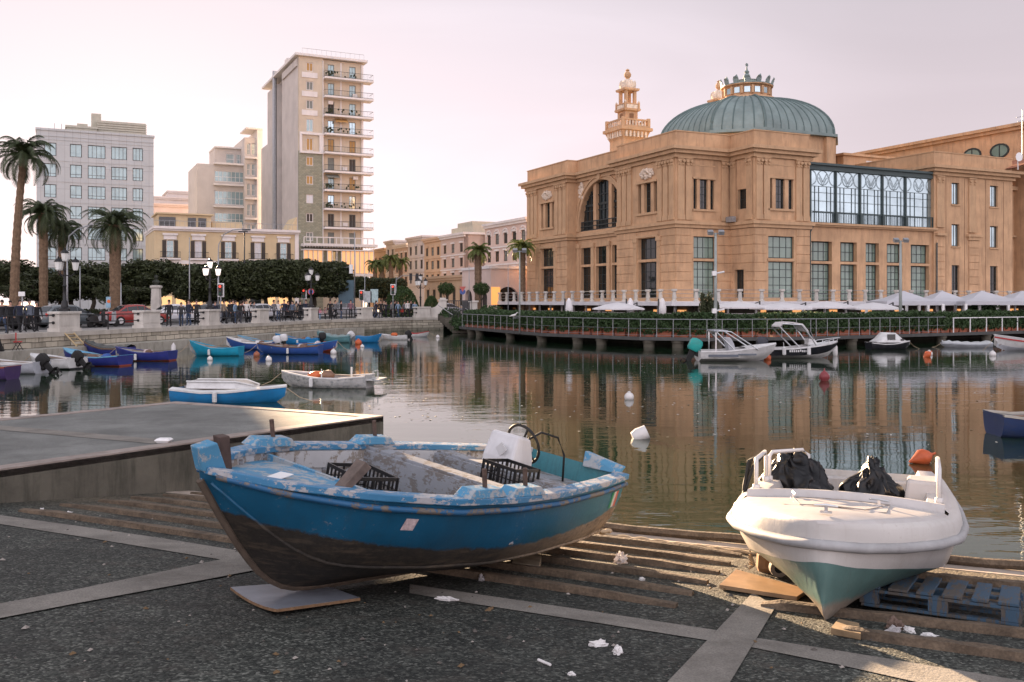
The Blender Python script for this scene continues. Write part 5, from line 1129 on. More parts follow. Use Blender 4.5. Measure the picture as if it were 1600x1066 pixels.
for i, (a, b_) in enumerate(zip(ends, ends[1:])):
    p0, p1 = a[0], b_[0]; d = (p1 - p0); L = d.length; d.normalize(); p0 = p0 + d * (a[2] / 2 + .05); p1 = p1 - d * (b_[2] / 2 + .05)
    lab = ['dark iron railing at the left edge in front of the first walkers', 'dark iron railing before the silver hatchback and red car', 'dark iron railing before the white car and four standing people', 'dark iron railing before the crowd right of the backlit lantern', 'dark iron railing below the middle of the clipped trees', 'dark iron railing under the blue road board', 'dark iron railing in front of the dome bush'][i]
    t = thing('quay_railing', lab, 'railing', (p0.x, p0.y, PROM), 'railings of the quay balustrade'); mb = MB()
    for z in (.52, .93): mb.tube([(p0.x, p0.y, PROM + z), (p1.x, p1.y, PROM + z)], .033, 6); mb.ball((p1.x, p1.y, PROM + z), (.085, .085, .085), 8, 5)
    mb.build('rail', m['black'], t); n_ = max(int((p1 - p0).length / 3.4), 1)
    for k in range(1, n_ + 1):
        q = p0.lerp(p1, k / (n_ + 1)); mb = MB(); mb.tube([(q.x, q.y, PROM), (q.x, q.y, PROM + .98)], .04, 6); mb.build('post', m['black'], t)
# lanterns
def lantern(q, z0, h, label, lit=False, n=4, name='street_lantern'):
    t = thing(name, label, 'street lamp', (q.x, q.y, z0), 'multi armed lanterns on the quay')
    mb = MB(); mb.lathe((q.x, q.y, z0), [(.30, 0), (.30, .12), (.2, .2), (.17, .5), (.10, .6), (.085, h * .6), (.12, h * .62), (.07, h * .66), (.06, h), (.11, h + .03), (.05, h + .12), (.04, h + .55)], 10)
    for k in range(n - 1):
        a = k * 2 * math.pi / (n - 1) + .35; dx, dy = math.cos(a), math.sin(a); mb.tube([(q.x, q.y, z0 + h - .25), (q.x + dx * .3, q.y + dy * .3, z0 + h - .32), (q.x + dx * .52, q.y + dy * .52, z0 + h - .15), (q.x + dx * .55, q.y + dy * .55, z0 + h)], .035, 5)
    mb.build('post', m['black'], t, smooth=True, auto=40)
    for k in range(n):
        a = k * 2 * math.pi / (n - 1) + .35; dx, dy, z = (math.cos(a) * .55, math.sin(a) * .55, z0 + h) if k < n - 1 else (0, 0, z0 + h + .5)
        mb = MB(); c = (q.x + dx, q.y + dy, z); mb.lathe(c, [(.10, 0), (.14, .04), (.215, .46), (.03, .47)], 6); g = mb.build('lamp_glass', m['lampglass'] if not lit else M_emit('lit_lamp_glass', (1.0, .86, .78), .20) if 'lit' not in m else m['lit'], t)  # glow paints sunlight behind the glass, the lamps themselves are off
        if lit: m['lit'] = g.data.materials[0]
        mb = MB(); mb.lathe(c, [(.25, .46), (.24, .5), (.13, .62), (.04, .66), (.05, .72), (.01, .78)], 6); mb.build('cap', m['black'], g)
        for j in range(6): b2 = 2 * math.pi * j / 6
lantern(peds[0][0], PROM + 1.17, 2.25, 'black triple lantern on the first pedestal by the palms')
lantern(peds[2][0], PROM + 1.17, 2.35, 'black lantern with lamps backlit by the sun in front of the clipped trees', True)
lantern(peds[4][0], PROM + 1.17, 2.35, 'black lantern with unlit lamps below the tower veranda')
q, d = on_path(657, off_line(QUAY, -2.5)); lantern(q, PROM, 3.4, 'black lantern standing before the old street houses')
# gate pier with scroll and steps
q, d = on_path(684, ql) or (Vector((-7.6, 99)), Vector((1, .2)))
t = thing('gate_pier', 'grey stone gate pier with a curved scroll shoulder at the end of the quay', 'gate pier', (q.x, q.y, PROM)); an = 0
mb = MB(); mb.box((q.x + .55, q.y, PROM + .9), (.75, .8, 1.8), an); mb.box((q.x + .55, q.y, PROM + 1.85), (.95, 1.0, .14), an); mb.box((q.x + .55, q.y, PROM + 2.0), (.6, .7, .16), an)
pr = [(-1.0, 0), (-1.0, 1.0), (-.6, 1.02), (-.25, 1.12), (.0, 1.35), (.14, 1.65), (.17, 1.8), (.17, 0)]
mb.hexa([(q.x + x, q.y - .38, PROM + z) for x, z in pr], [(q.x + x, q.y + .38, PROM + z) for x, z in pr]); mb.build('block', m['marble'], t)
c = Vector((gx(740, 95), 95)); t = thing('gate_pier', 'square stone gate pier with a flat cap beside the dark gate', 'gate pier', (c.x, c.y, PD)); mb = MB(); mb.box((c.x, c.y, 1.9), (.75, .75, 2.0)); mb.box((c.x, c.y, 3.0), (1.0, 1.0, .16)); mb.build('block', m['marble'], t)
t = thing('terrace_gate', 'dark double gate between the two stone gate piers', 'gate', (gx(722, 93), 93, PROM)); mb = MB(); x0, x1 = gx(702, 93), gx(737, 93)
for x in [x0 + (x1 - x0) * k / 12 for k in range(13)]: mb.box((x, 93, 2.2), (.05, .05, 1.7))
mb.box(((x0 + x1) / 2, 93, 3.05), (x1 - x0, .09, .09)); mb.box(((x0 + x1) / 2, 93, 1.4), (x1 - x0, .09, .09)); mb.box((gx(727, 93), 93, 2.2), (.5, .11, 1.6)); mb.build('frame', m['rail'], t)
t = thing('steps', 'steps with grey handrails going down from the gate to the pier', 'steps', (gx(712, 90), 90, PD)); mb = MB()
for k in range(7): mb.box((gx(706, 84) + k * .34, 84 - k * .55, (PD + 2.2 - k * .17 - .6) / 2), (2.2, .6, 2.2 - k * .17 - .6 + PD)) if False else mb.box((gx(702, 95) + k * .3, 95 - k * 1.0, 1.75 - k * .17 - .35), (2.2, 1.02, .7))
mb.build('treads', m['pile'], t); mb = MB()
for s_ in (-1, 1): mb.tube([(gx(702, 95) + s_ * 1.1, 95, 2.6), (gx(702, 95) + 1.8 + s_ * 1.1, 89, 1.75)], .04, 5)
mb.build('handrail', m['rail_grey'], t)
# people
def skin_person(name, jo, ed, seed=0):
    bm = bmesh.new(); keys = list(jo); vs = [bm.verts.new(jo[k][0]) for k in keys]
    for a, b_ in ed: bm.edges.new((vs[keys.index(a)], vs[keys.index(b_)]))
    me = bpy.data.meshes.new(name + '_rig'); bm.to_mesh(me); bm.free(); o = bpy.data.objects.new(name + '_rig', me); C.objects.link(o)
    md = o.modifiers.new('s', 'SKIN'); 
    for i, k in enumerate(keys): r = jo[k][1]; me.skin_vertices[0].data[i].radius = (r, r) if not hasattr(r, '__len__') else r; me.skin_vertices[0].data[i].use_root = (k == 'pel')
    o.modifiers.new('u', 'SUBSURF').levels = 1; o.modifiers['u'].render_levels = 1
    dg = bpy.context.evaluated_depsgraph_get(); out = bpy.data.meshes.new_from_object(o.evaluated_get(dg)); out.name = name
    bpy.data.objects.remove(o); bpy.data.meshes.remove(me); out.materials.clear()
    for k in range(4): out.materials.append(m['skin'])
    out.polygons.foreach_set('use_smooth', [True] * len(out.polygons))
    for p in out.polygons:
        c = p.center; p.material_index = 3 if c.z < .075 else 1 if c.z < .90 else 0 if c.z > 1.43 else 2
        if .62 < c.z < .86 and abs(c.x) > .23: p.material_index = 0
    return out
def pose(st, sw, lean=0.0):
    J = {'pel': ((0, 0, .95), (.15, .11)), 'wai': ((0, lean * .3, 1.10), (.135, .10)), 'che': ((0, lean * .7, 1.30), (.165, .115)), 'nec': ((0, lean, 1.47), .055), 'hd1': ((0, lean - .02, 1.56), (.075, .085)), 'hd2': ((0, lean - .02, 1.69), (.07, .085))}
    E_ = [('pel', 'wai'), ('wai', 'che'), ('che', 'nec'), ('nec', 'hd1'), ('hd1', 'hd2')]
    for s_, n in ((-1, 'l'), (1, 'r')):
        k = s_ * st; a = -s_ * sw
        J['hip' + n] = ((s_ * .095, 0, .87), .095); J['kne' + n] = ((s_ * .10, k * .5 - .03, .48), .062); J['ank' + n] = ((s_ * .105, k + (.06 if k > 0 else 0), .09), .045); J['toe' + n] = ((s_ * .115, k - .15, .045), .04)
        J['sho' + n] = ((s_ * .20, lean * .85, 1.40), .062); J['elb' + n] = ((s_ * .25, a * .5 + lean * .5 + .03, 1.12), .045); J['wri' + n] = ((s_ * .25, a - .06 + lean * .2, .88), .033); J['han' + n] = ((s_ * .245, a - .09 + lean * .2, .77), (.032, .022))
        E_ += [('pel', 'hip' + n), ('hip' + n, 'kne' + n), ('kne' + n, 'ank' + n), ('ank' + n, 'toe' + n), ('che', 'sho' + n), ('sho' + n, 'elb' + n), ('elb' + n, 'wri' + n), ('wri' + n, 'han' + n)]
    return J, E_
PM = [skin_person('person_body', *pose(*a)) for a in ((.03, .03), (.26, .20), (-.22, -.16), (.08, -.22, -.10))]
hm = MB(); hm.ball((0, .012, 1.672), (.088, .103, .098), 10, 7); hm.ball((0, .05, 1.61), (.08, .07, .10), 8, 5)
hair_me = bpy.data.meshes.new('hair'); hair_me.from_pydata([tuple(v) for v in hm.v], [], hm.f)
cm = {}
def cloth(c):
    if c not in cm: cm[c] = M('cloth', c, .85, .2, 6)
    return cm[c]
BK, NV, DN, GY, WH, RD, PK, BL, BG = (.014, .014, .016), (.02, .025, .045), (.05, .075, .13), (.16, .16, .17), (.6, .58, .56), (.35, .03, .025), (.5, .2, .24), (.2, .28, .38), (.28, .22, .16)
PP = [(3, 1.2, BK, DN, 1, 0, 'person in black jacket and jeans at the left edge of the railing'), (31, 1.3, NV, BK, 1, .8, 'person in navy jacket walking behind the first railing'), (46, 1.5, (.13, .15, .19), BK, 2, .9, 'person in grey blue top with a shoulder strap beside the navy walker'), (57, 1.8, BK, BK, 1, .7, 'person dressed all in black walking toward the first pedestal'),
      (264, 1.0, BK, BK, 0, 0, 'person in black coat standing squarely at the rail before the white car'), (283, 1.0, (.05, .05, .055), DN, 3, .4, 'shorter person in dark jacket leaning at the rail before the white car'), (295, 1.0, NV, DN, 0, -.5, 'person in navy padded jacket and jeans at the rail'), (307, 1.1, (.03, .03, .03), BK, 0, .4, 'person in long dark coat beside the third pedestal'),
      (359, 1.1, BK, BK, 1, 2.6, 'person in black with a red bag behind the fourth railing'), (368, 1.6, BL, DN, 0, 1.4, 'person in pale blue shirt in the middle crowd'), (376, 1.1, (.02, .02, .02), (.04, .04, .05), 2, 3, 'person in black tee shirt with back turned in the middle crowd'), (385, 1.2, WH, BK, 1, .5, 'person in white and black jacket near the plain pedestal'), (391, 1.8, BK, BK, 0, 2, 'person in black half hidden by the plain pedestal'),
      (428, 1.5, GY, BK, 1, 1.2, 'person in grey jacket left of the navy pair below the clipped trees'), (444, 1.2, NV, BK, 0, .1, 'broad person in navy coat below the clipped trees'), (457, 1.3, (.10, .13, .18), BK, 2, -.6, 'person in slate blue jacket pushing a dark pram'), (469, 1.2, BK, BK, 1, .8, 'tall person in black beside the grey lantern pedestal'),
      (500, 1.2, PK, BL, 1, .4, 'child in pink top right of the grey lantern'), (508, 1.3, (.42, .25, .25), BK, 0, 1.1, 'person in dusty pink jacket next to the child'), (516, 1.6, BK, BK, 1, .3, 'person in dark suit and pale shirt under the signal mast'), (595, 1.4, BK, BK, 0, .2, 'person in black at the rail before the dome bush'), (603, 1.6, (.03, .03, .04), BK, 1, .8, 'person in dark jacket second in the dome bush group'),
      (611, 1.2, GY, BK, 0, 2, 'person in grey sweater in the dome bush group'), (622, 1.3, BL, DN, 1, .9, 'person in light blue denim in the dome bush group'), (628, 1.1, RD, BK, 0, .2, 'small child in red coat at the far railing'), (637, 1.3, WH, BK, 2, .5, 'person in white shirt and dark trousers near the last pedestal'), (642, 1.9, BK, BK, 0, .5, 'person in black behind the white shirted walker')]
XP = [(336, 2.6, NV, DN, 1, 1.0, 'behind the lit lantern'), (350, 2.4, BG, BK, 2, 2.2, 'under the red traffic light'), (364, 3.0, BK, BK, 0, .5, 'second row of the middle crowd'), (380, 2.8, (.3, .07, .06), BK, 1, 1.9, 'deep in the middle crowd'), (397, 2.4, GY, DN, 1, 2.5, 'just behind the plain pedestal'), (435, 2.8, WH, DN, 0, .4, 'behind the grey jacketed walker'), (450, 3.2, BK, BK, 2, 1.2, 'in the second row under the clipped trees'), (463, 2.6, BG, BK, 1, 2.8, 'behind the pram'), (478, 2.8, NV, BK, 0, .1, 'left of the grey lantern'),
      (524, 2.2, GY, BK, 1, .9, 'beside the white estate car'), (533, 1.6, BK, DN, 0, 1.7, 'at the rail below the blue board'), (548, 2.6, (.2, .1, .12), BK, 1, .2, 'right of the blue board legs'), (588, 2.4, NV, DN, 1, 1.4, 'in front of the information boards'), (600, 2.8, BG, BK, 2, .6, 'behind the dome bush group'), (617, 2.4, BK, BK, 0, 2.1, 'between the denim and grey figures'), (632, 2.6, GY, BK, 1, 1.1, 'second row near the last pedestal'), (648, 1.6, BL, BK, 1, .3, 'right beside the last pedestal'), (16, 2.6, BK, BK, 2, .7, 'behind the jeans wearer at the left edge')]
cn = {BK: 'black', NV: 'navy', DN: 'denim blue', GY: 'grey', WH: 'white', BG: 'beige', BL: 'light blue'}
PP += [(a, b_, c_, d_, e_, f_, 'person in %s top and %s trousers %s' % (cn.get(c_, 'dark red'), cn.get(d_, 'black'), w_)) for a, b_, c_, d_, e_, f_, w_ in XP]
for px, din, top, tr, po, rz, lab in PP:
    q, d = on_path(px, off_line(QUAY, -din - .3)); s_ = .66 if 'child' in lab else .93 if 'shorter' in lab else rnd.uniform(.97, 1.06)
    t = thing('person', lab, 'person', (q.x, q.y, PROM), 'people on the promenade'); t.rotation_euler = (0, 0, rz); t.scale = (s_, s_, s_)
    b_ = link('body', PM[po], t)
    for i, mm in enumerate((m['skin'], cloth(tr), cloth(top), m['black'])): b_.material_slots[i].link = 'OBJECT'; b_.material_slots[i].material = mm
    h = link('hair', hair_me, t, (0, -.10 if po == 3 else 0, 0)); 
    if not hair_me.materials: hair_me.materials.append(M('dark_hair', (.025, .017, .012), .7))
    if 'red bag' in lab: mb = MB(); mb.box((.3, 0, .8), (.14, .34, .32)); mb.build('bag', cloth(RD), t)
# cars
def car(px, Y, rz, col, label, kind='hatch', sc=1.0):
    t = thing('parked_car', label, 'car', (0, 0, 0), 'cars along the quay road'); L = 4.1 if kind == 'hatch' else 4.5; hh = 1.48 if kind != 'suv' else 1.64
    if kind == 'hatch': st = [(-L/2, .35, .78, .70, .66), (-L/2 + .08, .25, .92, .80, .72), (-L/2 + .12, .22, .95, .82, 1.0), (-1.45, .2, .97, .84, hh - .10), (-.6, .2, .95, .85, hh), (.1, .2, .94, .85, hh - .03), (1.0, .2, .93, .84, .98), (1.25, .2, .90, .83, .91), (L/2 - .18, .22, .74, .76, .74), (L/2, .35, .58, .62, .58)]
    else: st = [(-L/2, .35, .80, .70, .76), (-L/2 + .15, .25, .95, .80, .95), (-1.55, .2, .97, .84, 1.0), (-.95, .2, .95, .85, hh - .08), (-.2, .2, .95, .85, hh), (.3, .2, .94, .85, hh - .04), (1.05, .2, .93, .84, .97), (1.3, .2, .90, .83, .90), (L/2 - .2, .22, .76, .76, .76), (L/2, .35, .6, .62, .6)]
    rings = []
    for x, zb, belt, w, top in st:
        wr = w * (.76 if top > belt + .1 else .9); rings.append([(x, -w * .9, zb), (x, -w, zb + .15), (x, -w, belt - .1), (x, -w * .96, belt), (x, -wr, top - .04), (x, -wr * .85, top), (x, wr * .85, top), (x, wr, top - .04), (x, w * .96, belt), (x, w, belt - .1), (x, w, zb + .15), (x, w * .9, zb)])
    mb = MB(); mb.ring_loft(rings); mb.build('body', M('car_paint', col, .3, .03, 2, coat=.5), t, smooth=True, auto=32)
    g = MB(); i0 = 3 if kind == 'hatch' else 3
    def lerp(a, b_, k): return tuple(Vector(a).lerp(Vector(b_), k))
    for s_ in (0, 1):
        for i in range(2 if kind == 'hatch' else 2, 6):
            A, B2 = rings[i], rings[i + 1]; lo, hi = (3, 4) if s_ == 0 else (8, 7); off = Vector((0, -.012 if s_ == 0 else .012, .004))
            q = [Vector(lerp(A[lo], A[hi], .1)), Vector(lerp(B2[lo], B2[hi], .1)), Vector(lerp(B2[lo], B2[hi], .86)), Vector(lerp(A[lo], A[hi], .86))]; c = sum(q, Vector()) / 4
            g.quad(*[c + (v - c) * .93 + off for v in q])
    for i, sg in ((2, -1), (5, 1)):
        if kind != 'hatch' and i == 2: pass
        A, B2 = rings[i], rings[i + 1]; off = Vector((sg * .02, 0, .015)); q = [Vector(A[5]), Vector(A[6]), Vector(B2[6]), Vector(B2[5])]; c = sum(q, Vector()) / 4; g.quad(*[c + (v - c) * .86 + off for v in q])
    g.build('window', m['glass_car'], t)
    for x in (-L/2 + .75, L/2 - .82):
        for s_ in (-1, 1):
            mb = MB(); mb.tube([(x, s_ * .62, .32), (x, s_ * .86, .32)], .325, 16); w = mb.build('wheel', m['rubber'], t); mb = MB(); mb.tube([(x, s_ * .85, .32), (x, s_ * .875, .32)], .2, 10); mb.build('rim', m['chrome'], w)
    for s_ in (-1, 1):
        mb = MB(); mb.box((L/2 - .14, s_ * .55, .66), (.2, .3, .13)); mb.build('headlight', m['lampglass'], t); mb = MB(); mb.box((-L/2 + .06, s_ * .62, .84), (.1, .22, .2)); mb.build('tail_light', M('tail_red', (.5, .02, .015), .3) if 'tail' not in m else m['tail'], t)
        mb = MB(); mb.box((.85, s_ * .92, 1.0), (.12, .2, .12)); mb.build('mirror', m['black'], t)
    m.setdefault('tail', bpy.data.materials.get('tail_red'))
    t.location = (gx(px, Y), Y, PROM + .008); t.rotation_euler = (0, 0, R(rz)); t.scale = (sc, sc, sc); return t
car(8, 57, 66, (.02, .02, .022), 'black car at the left edge behind the walkers'); car(107, 62, 62, (.13, .15, .16), 'silver grey hatchback behind the first pedestal')
car(212, 68, 48, (.30, .035, .03), 'red car parked right of the scooters', 'sedan'); car(277, 76, 40, (.62, .62, .64), 'white saloon behind the four people at the rail', 'sedan')
car(340, 82, 60, (.05, .06, .08), 'dark blue car behind the backlit lantern'); car(412, 92, 50, (.55, .55, .57), 'pale car behind the plain pedestal'); car(541, 106, 25, (.5, .5, .52), 'white estate car under the blue road board', 'suv', 1.0); car(700, 118, 30, (.4, .4, .42), 'pale car beyond the terrace gate', 'sedan')
car(470, 98, 45, (.03, .03, .035), 'dark car behind the crowd below the tower')
def scooter(px, Y, rz, label, col):
    t = thing('scooter', label, 'scooter', (0, 0, 0), 'scooters parked along the quay'); mb = MB()
    for x in (-.6, .65): mb.ring_loft([[(x + r * math.cos(a * math.pi / 6), y, .26 + r * math.sin(a * math.pi / 6)) for a in range(12)] for r, y in ((.12, -.05), (.26, -.05), (.26, .05), (.12, .05))])
    mb.build('wheel', m['rubber'], t); mb = MB(); mb.ring_loft([[(x, -w, z0), (x, w, z0), (x, w * .8, z1), (x, -w * .8, z1)] for x, w, z0, z1 in ((-.9, .08, .5, .62), (-.6, .17, .35, .78), (-.1, .17, .28, .74), (.05, .16, .22, .32), (.4, .16, .22, .34), (.45, .18, .25, .95), (.58, .14, .4, 1.02))]); mb.build('body', M('scooter_paint', col, .35), t, smooth=True, auto=40)
    mb = MB(); mb.box((-.4, 0, .82), (.75, .26, .1)); mb.build('seat', m['rubber'], t); mb = MB(); mb.tube([(.65, 0, .26), (.48, 0, 1.05)], .04); mb.tube([(.45, -.33, 1.08), (.5, 0, 1.05), (.45, .33, 1.08)], .025); mb.build('handlebar', m['rail'], t)
    t.location = (gx(px, Y), Y, PROM + .008); t.rotation_euler = (0, 0, R(rz))
scooter(152, 62, 70, 'dark scooter parked left of its silver neighbour', (.02, .02, .02)); scooter(168, 63, 60, 'silver scooter parked just left of the red car', (.35, .35, .36)); scooter(576, 99, 10, 'bicycle like scooter beside the plain pedestal', (.05, .05, .05))
# monument, signs, masts
c = Vector((gx(244, 79), 79)); t = thing('monument', 'marble pedestal carrying a dark bronze bust among the trees', 'monument', (c.x, c.y, PROM)); mb = MB()
mb.lathe((c.x, c.y, PROM), [(.95, 0), (.95, .6), (.72, .65), (.70, .9), (.52, 1.05), (.44, 2.75), (.58, 2.85), (.58, 3.0), (.35, 3.05)], 4, .9); mb.build('plinth', m['marble'], t); mb = MB()
mb.ring_loft([[(c.x + w * math.cos(a * math.pi / 5), c.y + d_ * math.sin(a * math.pi / 5), PROM + z + .55) for a in range(10)] for w, d_, z in ((.14, .12, 2.45), (.15, .13, 2.55), (.33, .19, 2.7), (.31, .18, 2.85), (.11, .1, 2.95), (.11, .12, 3.0), (.15, .17, 3.1), (.15, .17, 3.25), (.06, .07, 3.35))]); mb.build('bust', M('bronze', (.04, .045, .035), .5, metal=.5), t, smooth=True)
def mast(name, label, cat, px, Y, y0, y1, r=.06, mat=None, z0=PROM):
    zt = HC - (y1 - HY) / FPX * Y; t = thing(name, label, cat, (gx(px, Y), Y, z0)); mb = MB(); mb.tube([(gx(px, Y), Y, z0), (gx(px, Y), Y, zt)], [r, r * .6], 8); mb.build('pole', mat or m['rail_grey'], t, smooth=True); return t, zt
mast('flagpole', 'bare pale flagpole between the bust and the backlit lantern', 'flagpole', 296, 78, 0, 371)
t, zt = mast('street_lamp', 'tall grey lamp post with a long curved arm before the palazzo', 'street lamp', 341, 84, 0, 398, .1); x = gx(341, 84)
mb = MB(); P = [(x, 84, zt), (x + .05, 84, zt + .9), (x + .5, 84, zt + 1.8), (x + 1.3, 84, zt + 2.2), (x + 2.2, 84, zt + 2.25)]; mb.tube(P, .05, 6); mb.build('arm', m['rail_grey'], t); mb = MB(); mb.box((x + 2.5, 84, zt + 2.2), (.7, .25, .12)); mb.build('lamp_head', m['rail'], t)
t, zt = mast('street_lamp', 'dark lamp post with a short arm rising in front of the palazzo windows', 'street lamp', 382, 96, 0, 362, .09, m['rail']); mb = MB(); mb.box((gx(380, 96), 96, zt), (.9, .3, .12)); mb.build('lamp_head', m['rail'], t)
t, zt = mast('street_lamp', 'grey lamp post with curved arm among the date palms', 'street lamp', 105, 74, 0, 385, .09); x = gx(105, 74); mb = MB(); mb.tube([(x, 74, zt), (x + .15, 74, zt + .8), (x + .8, 74, zt + 1.35), (x + 1.9, 74, zt + 1.7)], .05, 6); mb.build('arm', m['rail_grey'], t); mb = MB(); mb.box((x + 2.1, 74, zt + 1.72), (.6, .22, .1)); mb.build('lamp_head', m['rail_grey'], t)
mast('pole', 'short grey pole left of the lone date palm', 'pole', 125, 72, 0, 416); mast('pole', 'thin grey sign pole right of the lone date palm', 'pole', 189, 71, 0, 442)
def sign(name, label, cat, px, Y, yb, y0, y1, wpx, mat, z0=PROM, polemat=None, two=False):
    t = thing(name, label, cat, (gx(px, Y), Y, z0)); z1, z2 = HC - (y1 - HY) / FPX * Y, HC - (y0 - HY) / FPX * Y; w = wpx / FPX * Y; x = gx(px, Y); mb = MB()
    for dx in ((-w * .35, w * .35) if two else (0,)): mb.tube([(x + dx, Y, z0), (x + dx, Y, z2)], .045, 6)
    mb.build('post', polemat or m['rail_grey'], t); mb = MB(); mb.box((x, Y - .08, (z1 + z2) / 2), (w, .06, z2 - z1)); mb.build('board', mat, t, bevel=.01); return t
sign('sign', 'small blank white sign at the first railing', 'sign', 35, 56, 0, 456, 463, 10, m['white'])
board = M('road_board', (.07, .12, .15), .6); sign('road_board', 'large blue grey road sign board seen from behind under the tower', 'road sign', 541, 100, 0, 438, 474, 24, board, two=True)
sign('information_board', 'pale information board left of the teal edged one', 'notice board', 575, 101, 0, 455, 473, 12, M('notice', (.4, .42, .42), .5, .3, 3)); t = sign('information_board', 'teal edged information board beside the dome bush', 'notice board', 585, 101, 0, 452, 473, 12, M('notice2', (.35, .46, .46), .5, .3, 3))
sign('banner', 'small upright banner with an orange disc by the date palm', 'banner', 170, 72, 0, 464, 481, 7, M('banner_blue', (.25, .4, .5), .6)); mb = MB(); mb.tube([(gx(171, 72), 71.86, HC - .0), (gx(171, 72), 71.88, HC - .0)], .13, 12); mb.build('banner_disc', M('banner_orange', (.7, .16, .05), .6), bpy.data.objects['banner'])
def signal(px, Y, ytop, label, two=False):
    zt = HC - (ytop - HY) / FPX * Y; x = gx(px, Y); t = thing('traffic_light', label, 'traffic light', (x, Y, PROM), 'traffic lights on the quay road'); mb = MB(); mb.tube([(x, Y, PROM), (x, Y, zt - .1)], .05, 6); mb.build('pole', m['rail_grey'], t); mb = MB(); mb.box((x, Y - .1, zt - .45), (.32, .24, .95)); h = mb.build('signal_head', m['black'], t)
    mb = MB(); mb.box((x, Y + .05, zt - .45), (.52, .03, 1.15)); mb.build('backing_board', m['white'], t)
    for k, cc in enumerate(((1, .06, .03), (.06, .03, .0), (.0, .05, .02))):
        mb = MB(); mb.tube([(x, Y - .22, zt - .15 - k * .3), (x, Y - .26, zt - .15 - k * .3)], .1, 10); mb.build('lens', M_emit('signal_red', cc, .28) if k == 0 else M('signal_off', cc, .3), h)
signal(345, 79, 445, 'traffic light showing red beside the backlit lantern'); signal(475, 98, 452, 'traffic light beside the grey lantern, red lit'); signal(565, 101, 455, 'traffic light left of the information boards'); signal(614, 101, 446, 'traffic light in front of the dome bush')
t, zt = mast('signal_mast', 'grey mast with a long arm holding a traffic signal over the road', 'mast', 516, 100, 0, 419, .12, m['pile']); x = gx(516, 100); mb = MB(); mb.tube([(x, 100, zt - .1), (x + 2.2, 100, zt + .15)], .06, 6); mb.tube([(x - .8, 100, zt - .7), (x, 100, zt - .1)], .04, 5); mb.build('arm', m['rail_grey'], t); mb = MB(); mb.box((x + 2.2, 100, zt - .1), (.35, .25, .95)); mb.build('signal_head', m['white'], t)
mast('pole', 'tall thin pole right of the blue road board', 'pole', 554, 101, 0, 362, .07); mast('street_lamp', 'slim camera pole behind the blue road board', 'pole', 570, 110, 0, 430, .06)
t, zt = mast('signal_mast', 'thin mast with curved arm and two signals before the old street', 'mast', 619, 103, 0, 432, .05); x = gx(619, 103); mb = MB(); mb.tube([(x, 103, zt - .4), (x + .6, 103, zt + .05), (x + 2.3, 103, zt + .1)], .04, 5); mb.build('arm', m['rail_grey'], t)
for dx in (1.6, 2.3): mb = MB(); mb.box((x + dx, 102.9, zt - .05), (.3, .22, .75)); mb.build('signal_head', m['black'], t)
def round_sign(px, Y, yc, label, colr):
    z = HC - (yc - HY) / FPX * Y; x = gx(px, Y); t = thing('round_sign', label, 'road sign', (x, Y, PROM)); mb = MB(); mb.tube([(x, Y, PROM), (x, Y, z)], .035, 5); mb.build('post', m['rail_grey'], t); mb = MB(); mb.tube([(x, Y - .05, z), (x, Y - .08, z)], .32, 14); d_ = mb.build('disc', M('sign_rim', colr, .5), t); mb = MB(); mb.tube([(x, Y - .08, z), (x, Y - .09, z)], .23, 14); mb.build('disc_face', M('sign_face', (.08, .12, .35), .5), d_)
round_sign(486, 92, 456, 'round blue no parking sign with red rim by the grey lantern', (.45, .08, .08)); round_sign(723, 106, 456, 'round blue sign under a triangle by the terrace gate', (.1, .15, .4))
x, Y = gx(723, 106), 105.9; mb = MB(); z = HC + 1.65; mb.hexa([(x - .36, Y, z), (x + .36, Y, z), (x, Y, z - .6)], [(x - .36, Y + .04, z), (x + .36, Y + .04, z), (x, Y + .04, z - .6)]); mb.build('triangle', M('triangle_red', (.5, .12, .1), .5), bpy.data.objects['round_sign.001'])
for px, Y, yt, lab in ((733, 105, 415, 'pale lamp pole before the rose house'), (794, 98, 414, 'thin white flagpole left of the theatre corner')):
    mast('pole', lab, 'pole', px, Y, 0, yt, .05)
# terrace lamp poles
for px, Y, yt, lab, d_ in ((812, 73, 392, 'slim grey lamp pole at the start of the pier hedge', .07), (1118, 60.7, 364, 'tall grey floodlight pole behind the teal engined boat', .13), (1407, 68.2, 376, 'tall grey floodlight pole behind the cabin boat', .14)):
    t, zt = mast('lamp_pole', lab, 'lamp pole', px, Y, 0, yt, d_, M('pole_paint', (.30, .33, .31), .5, .15, 2), PD - .1); x = gx(px, Y)
    for s_ in (-1, 1): mb = MB(); mb.box((x + s_ * .35, Y - .1, zt + .02), (.34, .3, .24), 0, .5); mb.build('floodlight', m['rail_grey'], t); 
    mb = MB(); mb.tube([(x - .4, Y, zt - .05), (x + .4, Y, zt - .05)], .03, 5); mb.build('crossbar', m['rail_grey'], t)
    if px == 1118:
        for zz in (zt - 2.6, zt - 5.0): mb = MB(); mb.box((x - .12, Y - .15, zz), (.25, .3, .3)); mb.tube([(x, Y - .1, zz), (x + .5, Y - .3, zz + .1)], .06, 6); mb.build('camera_box', m['white'], t)
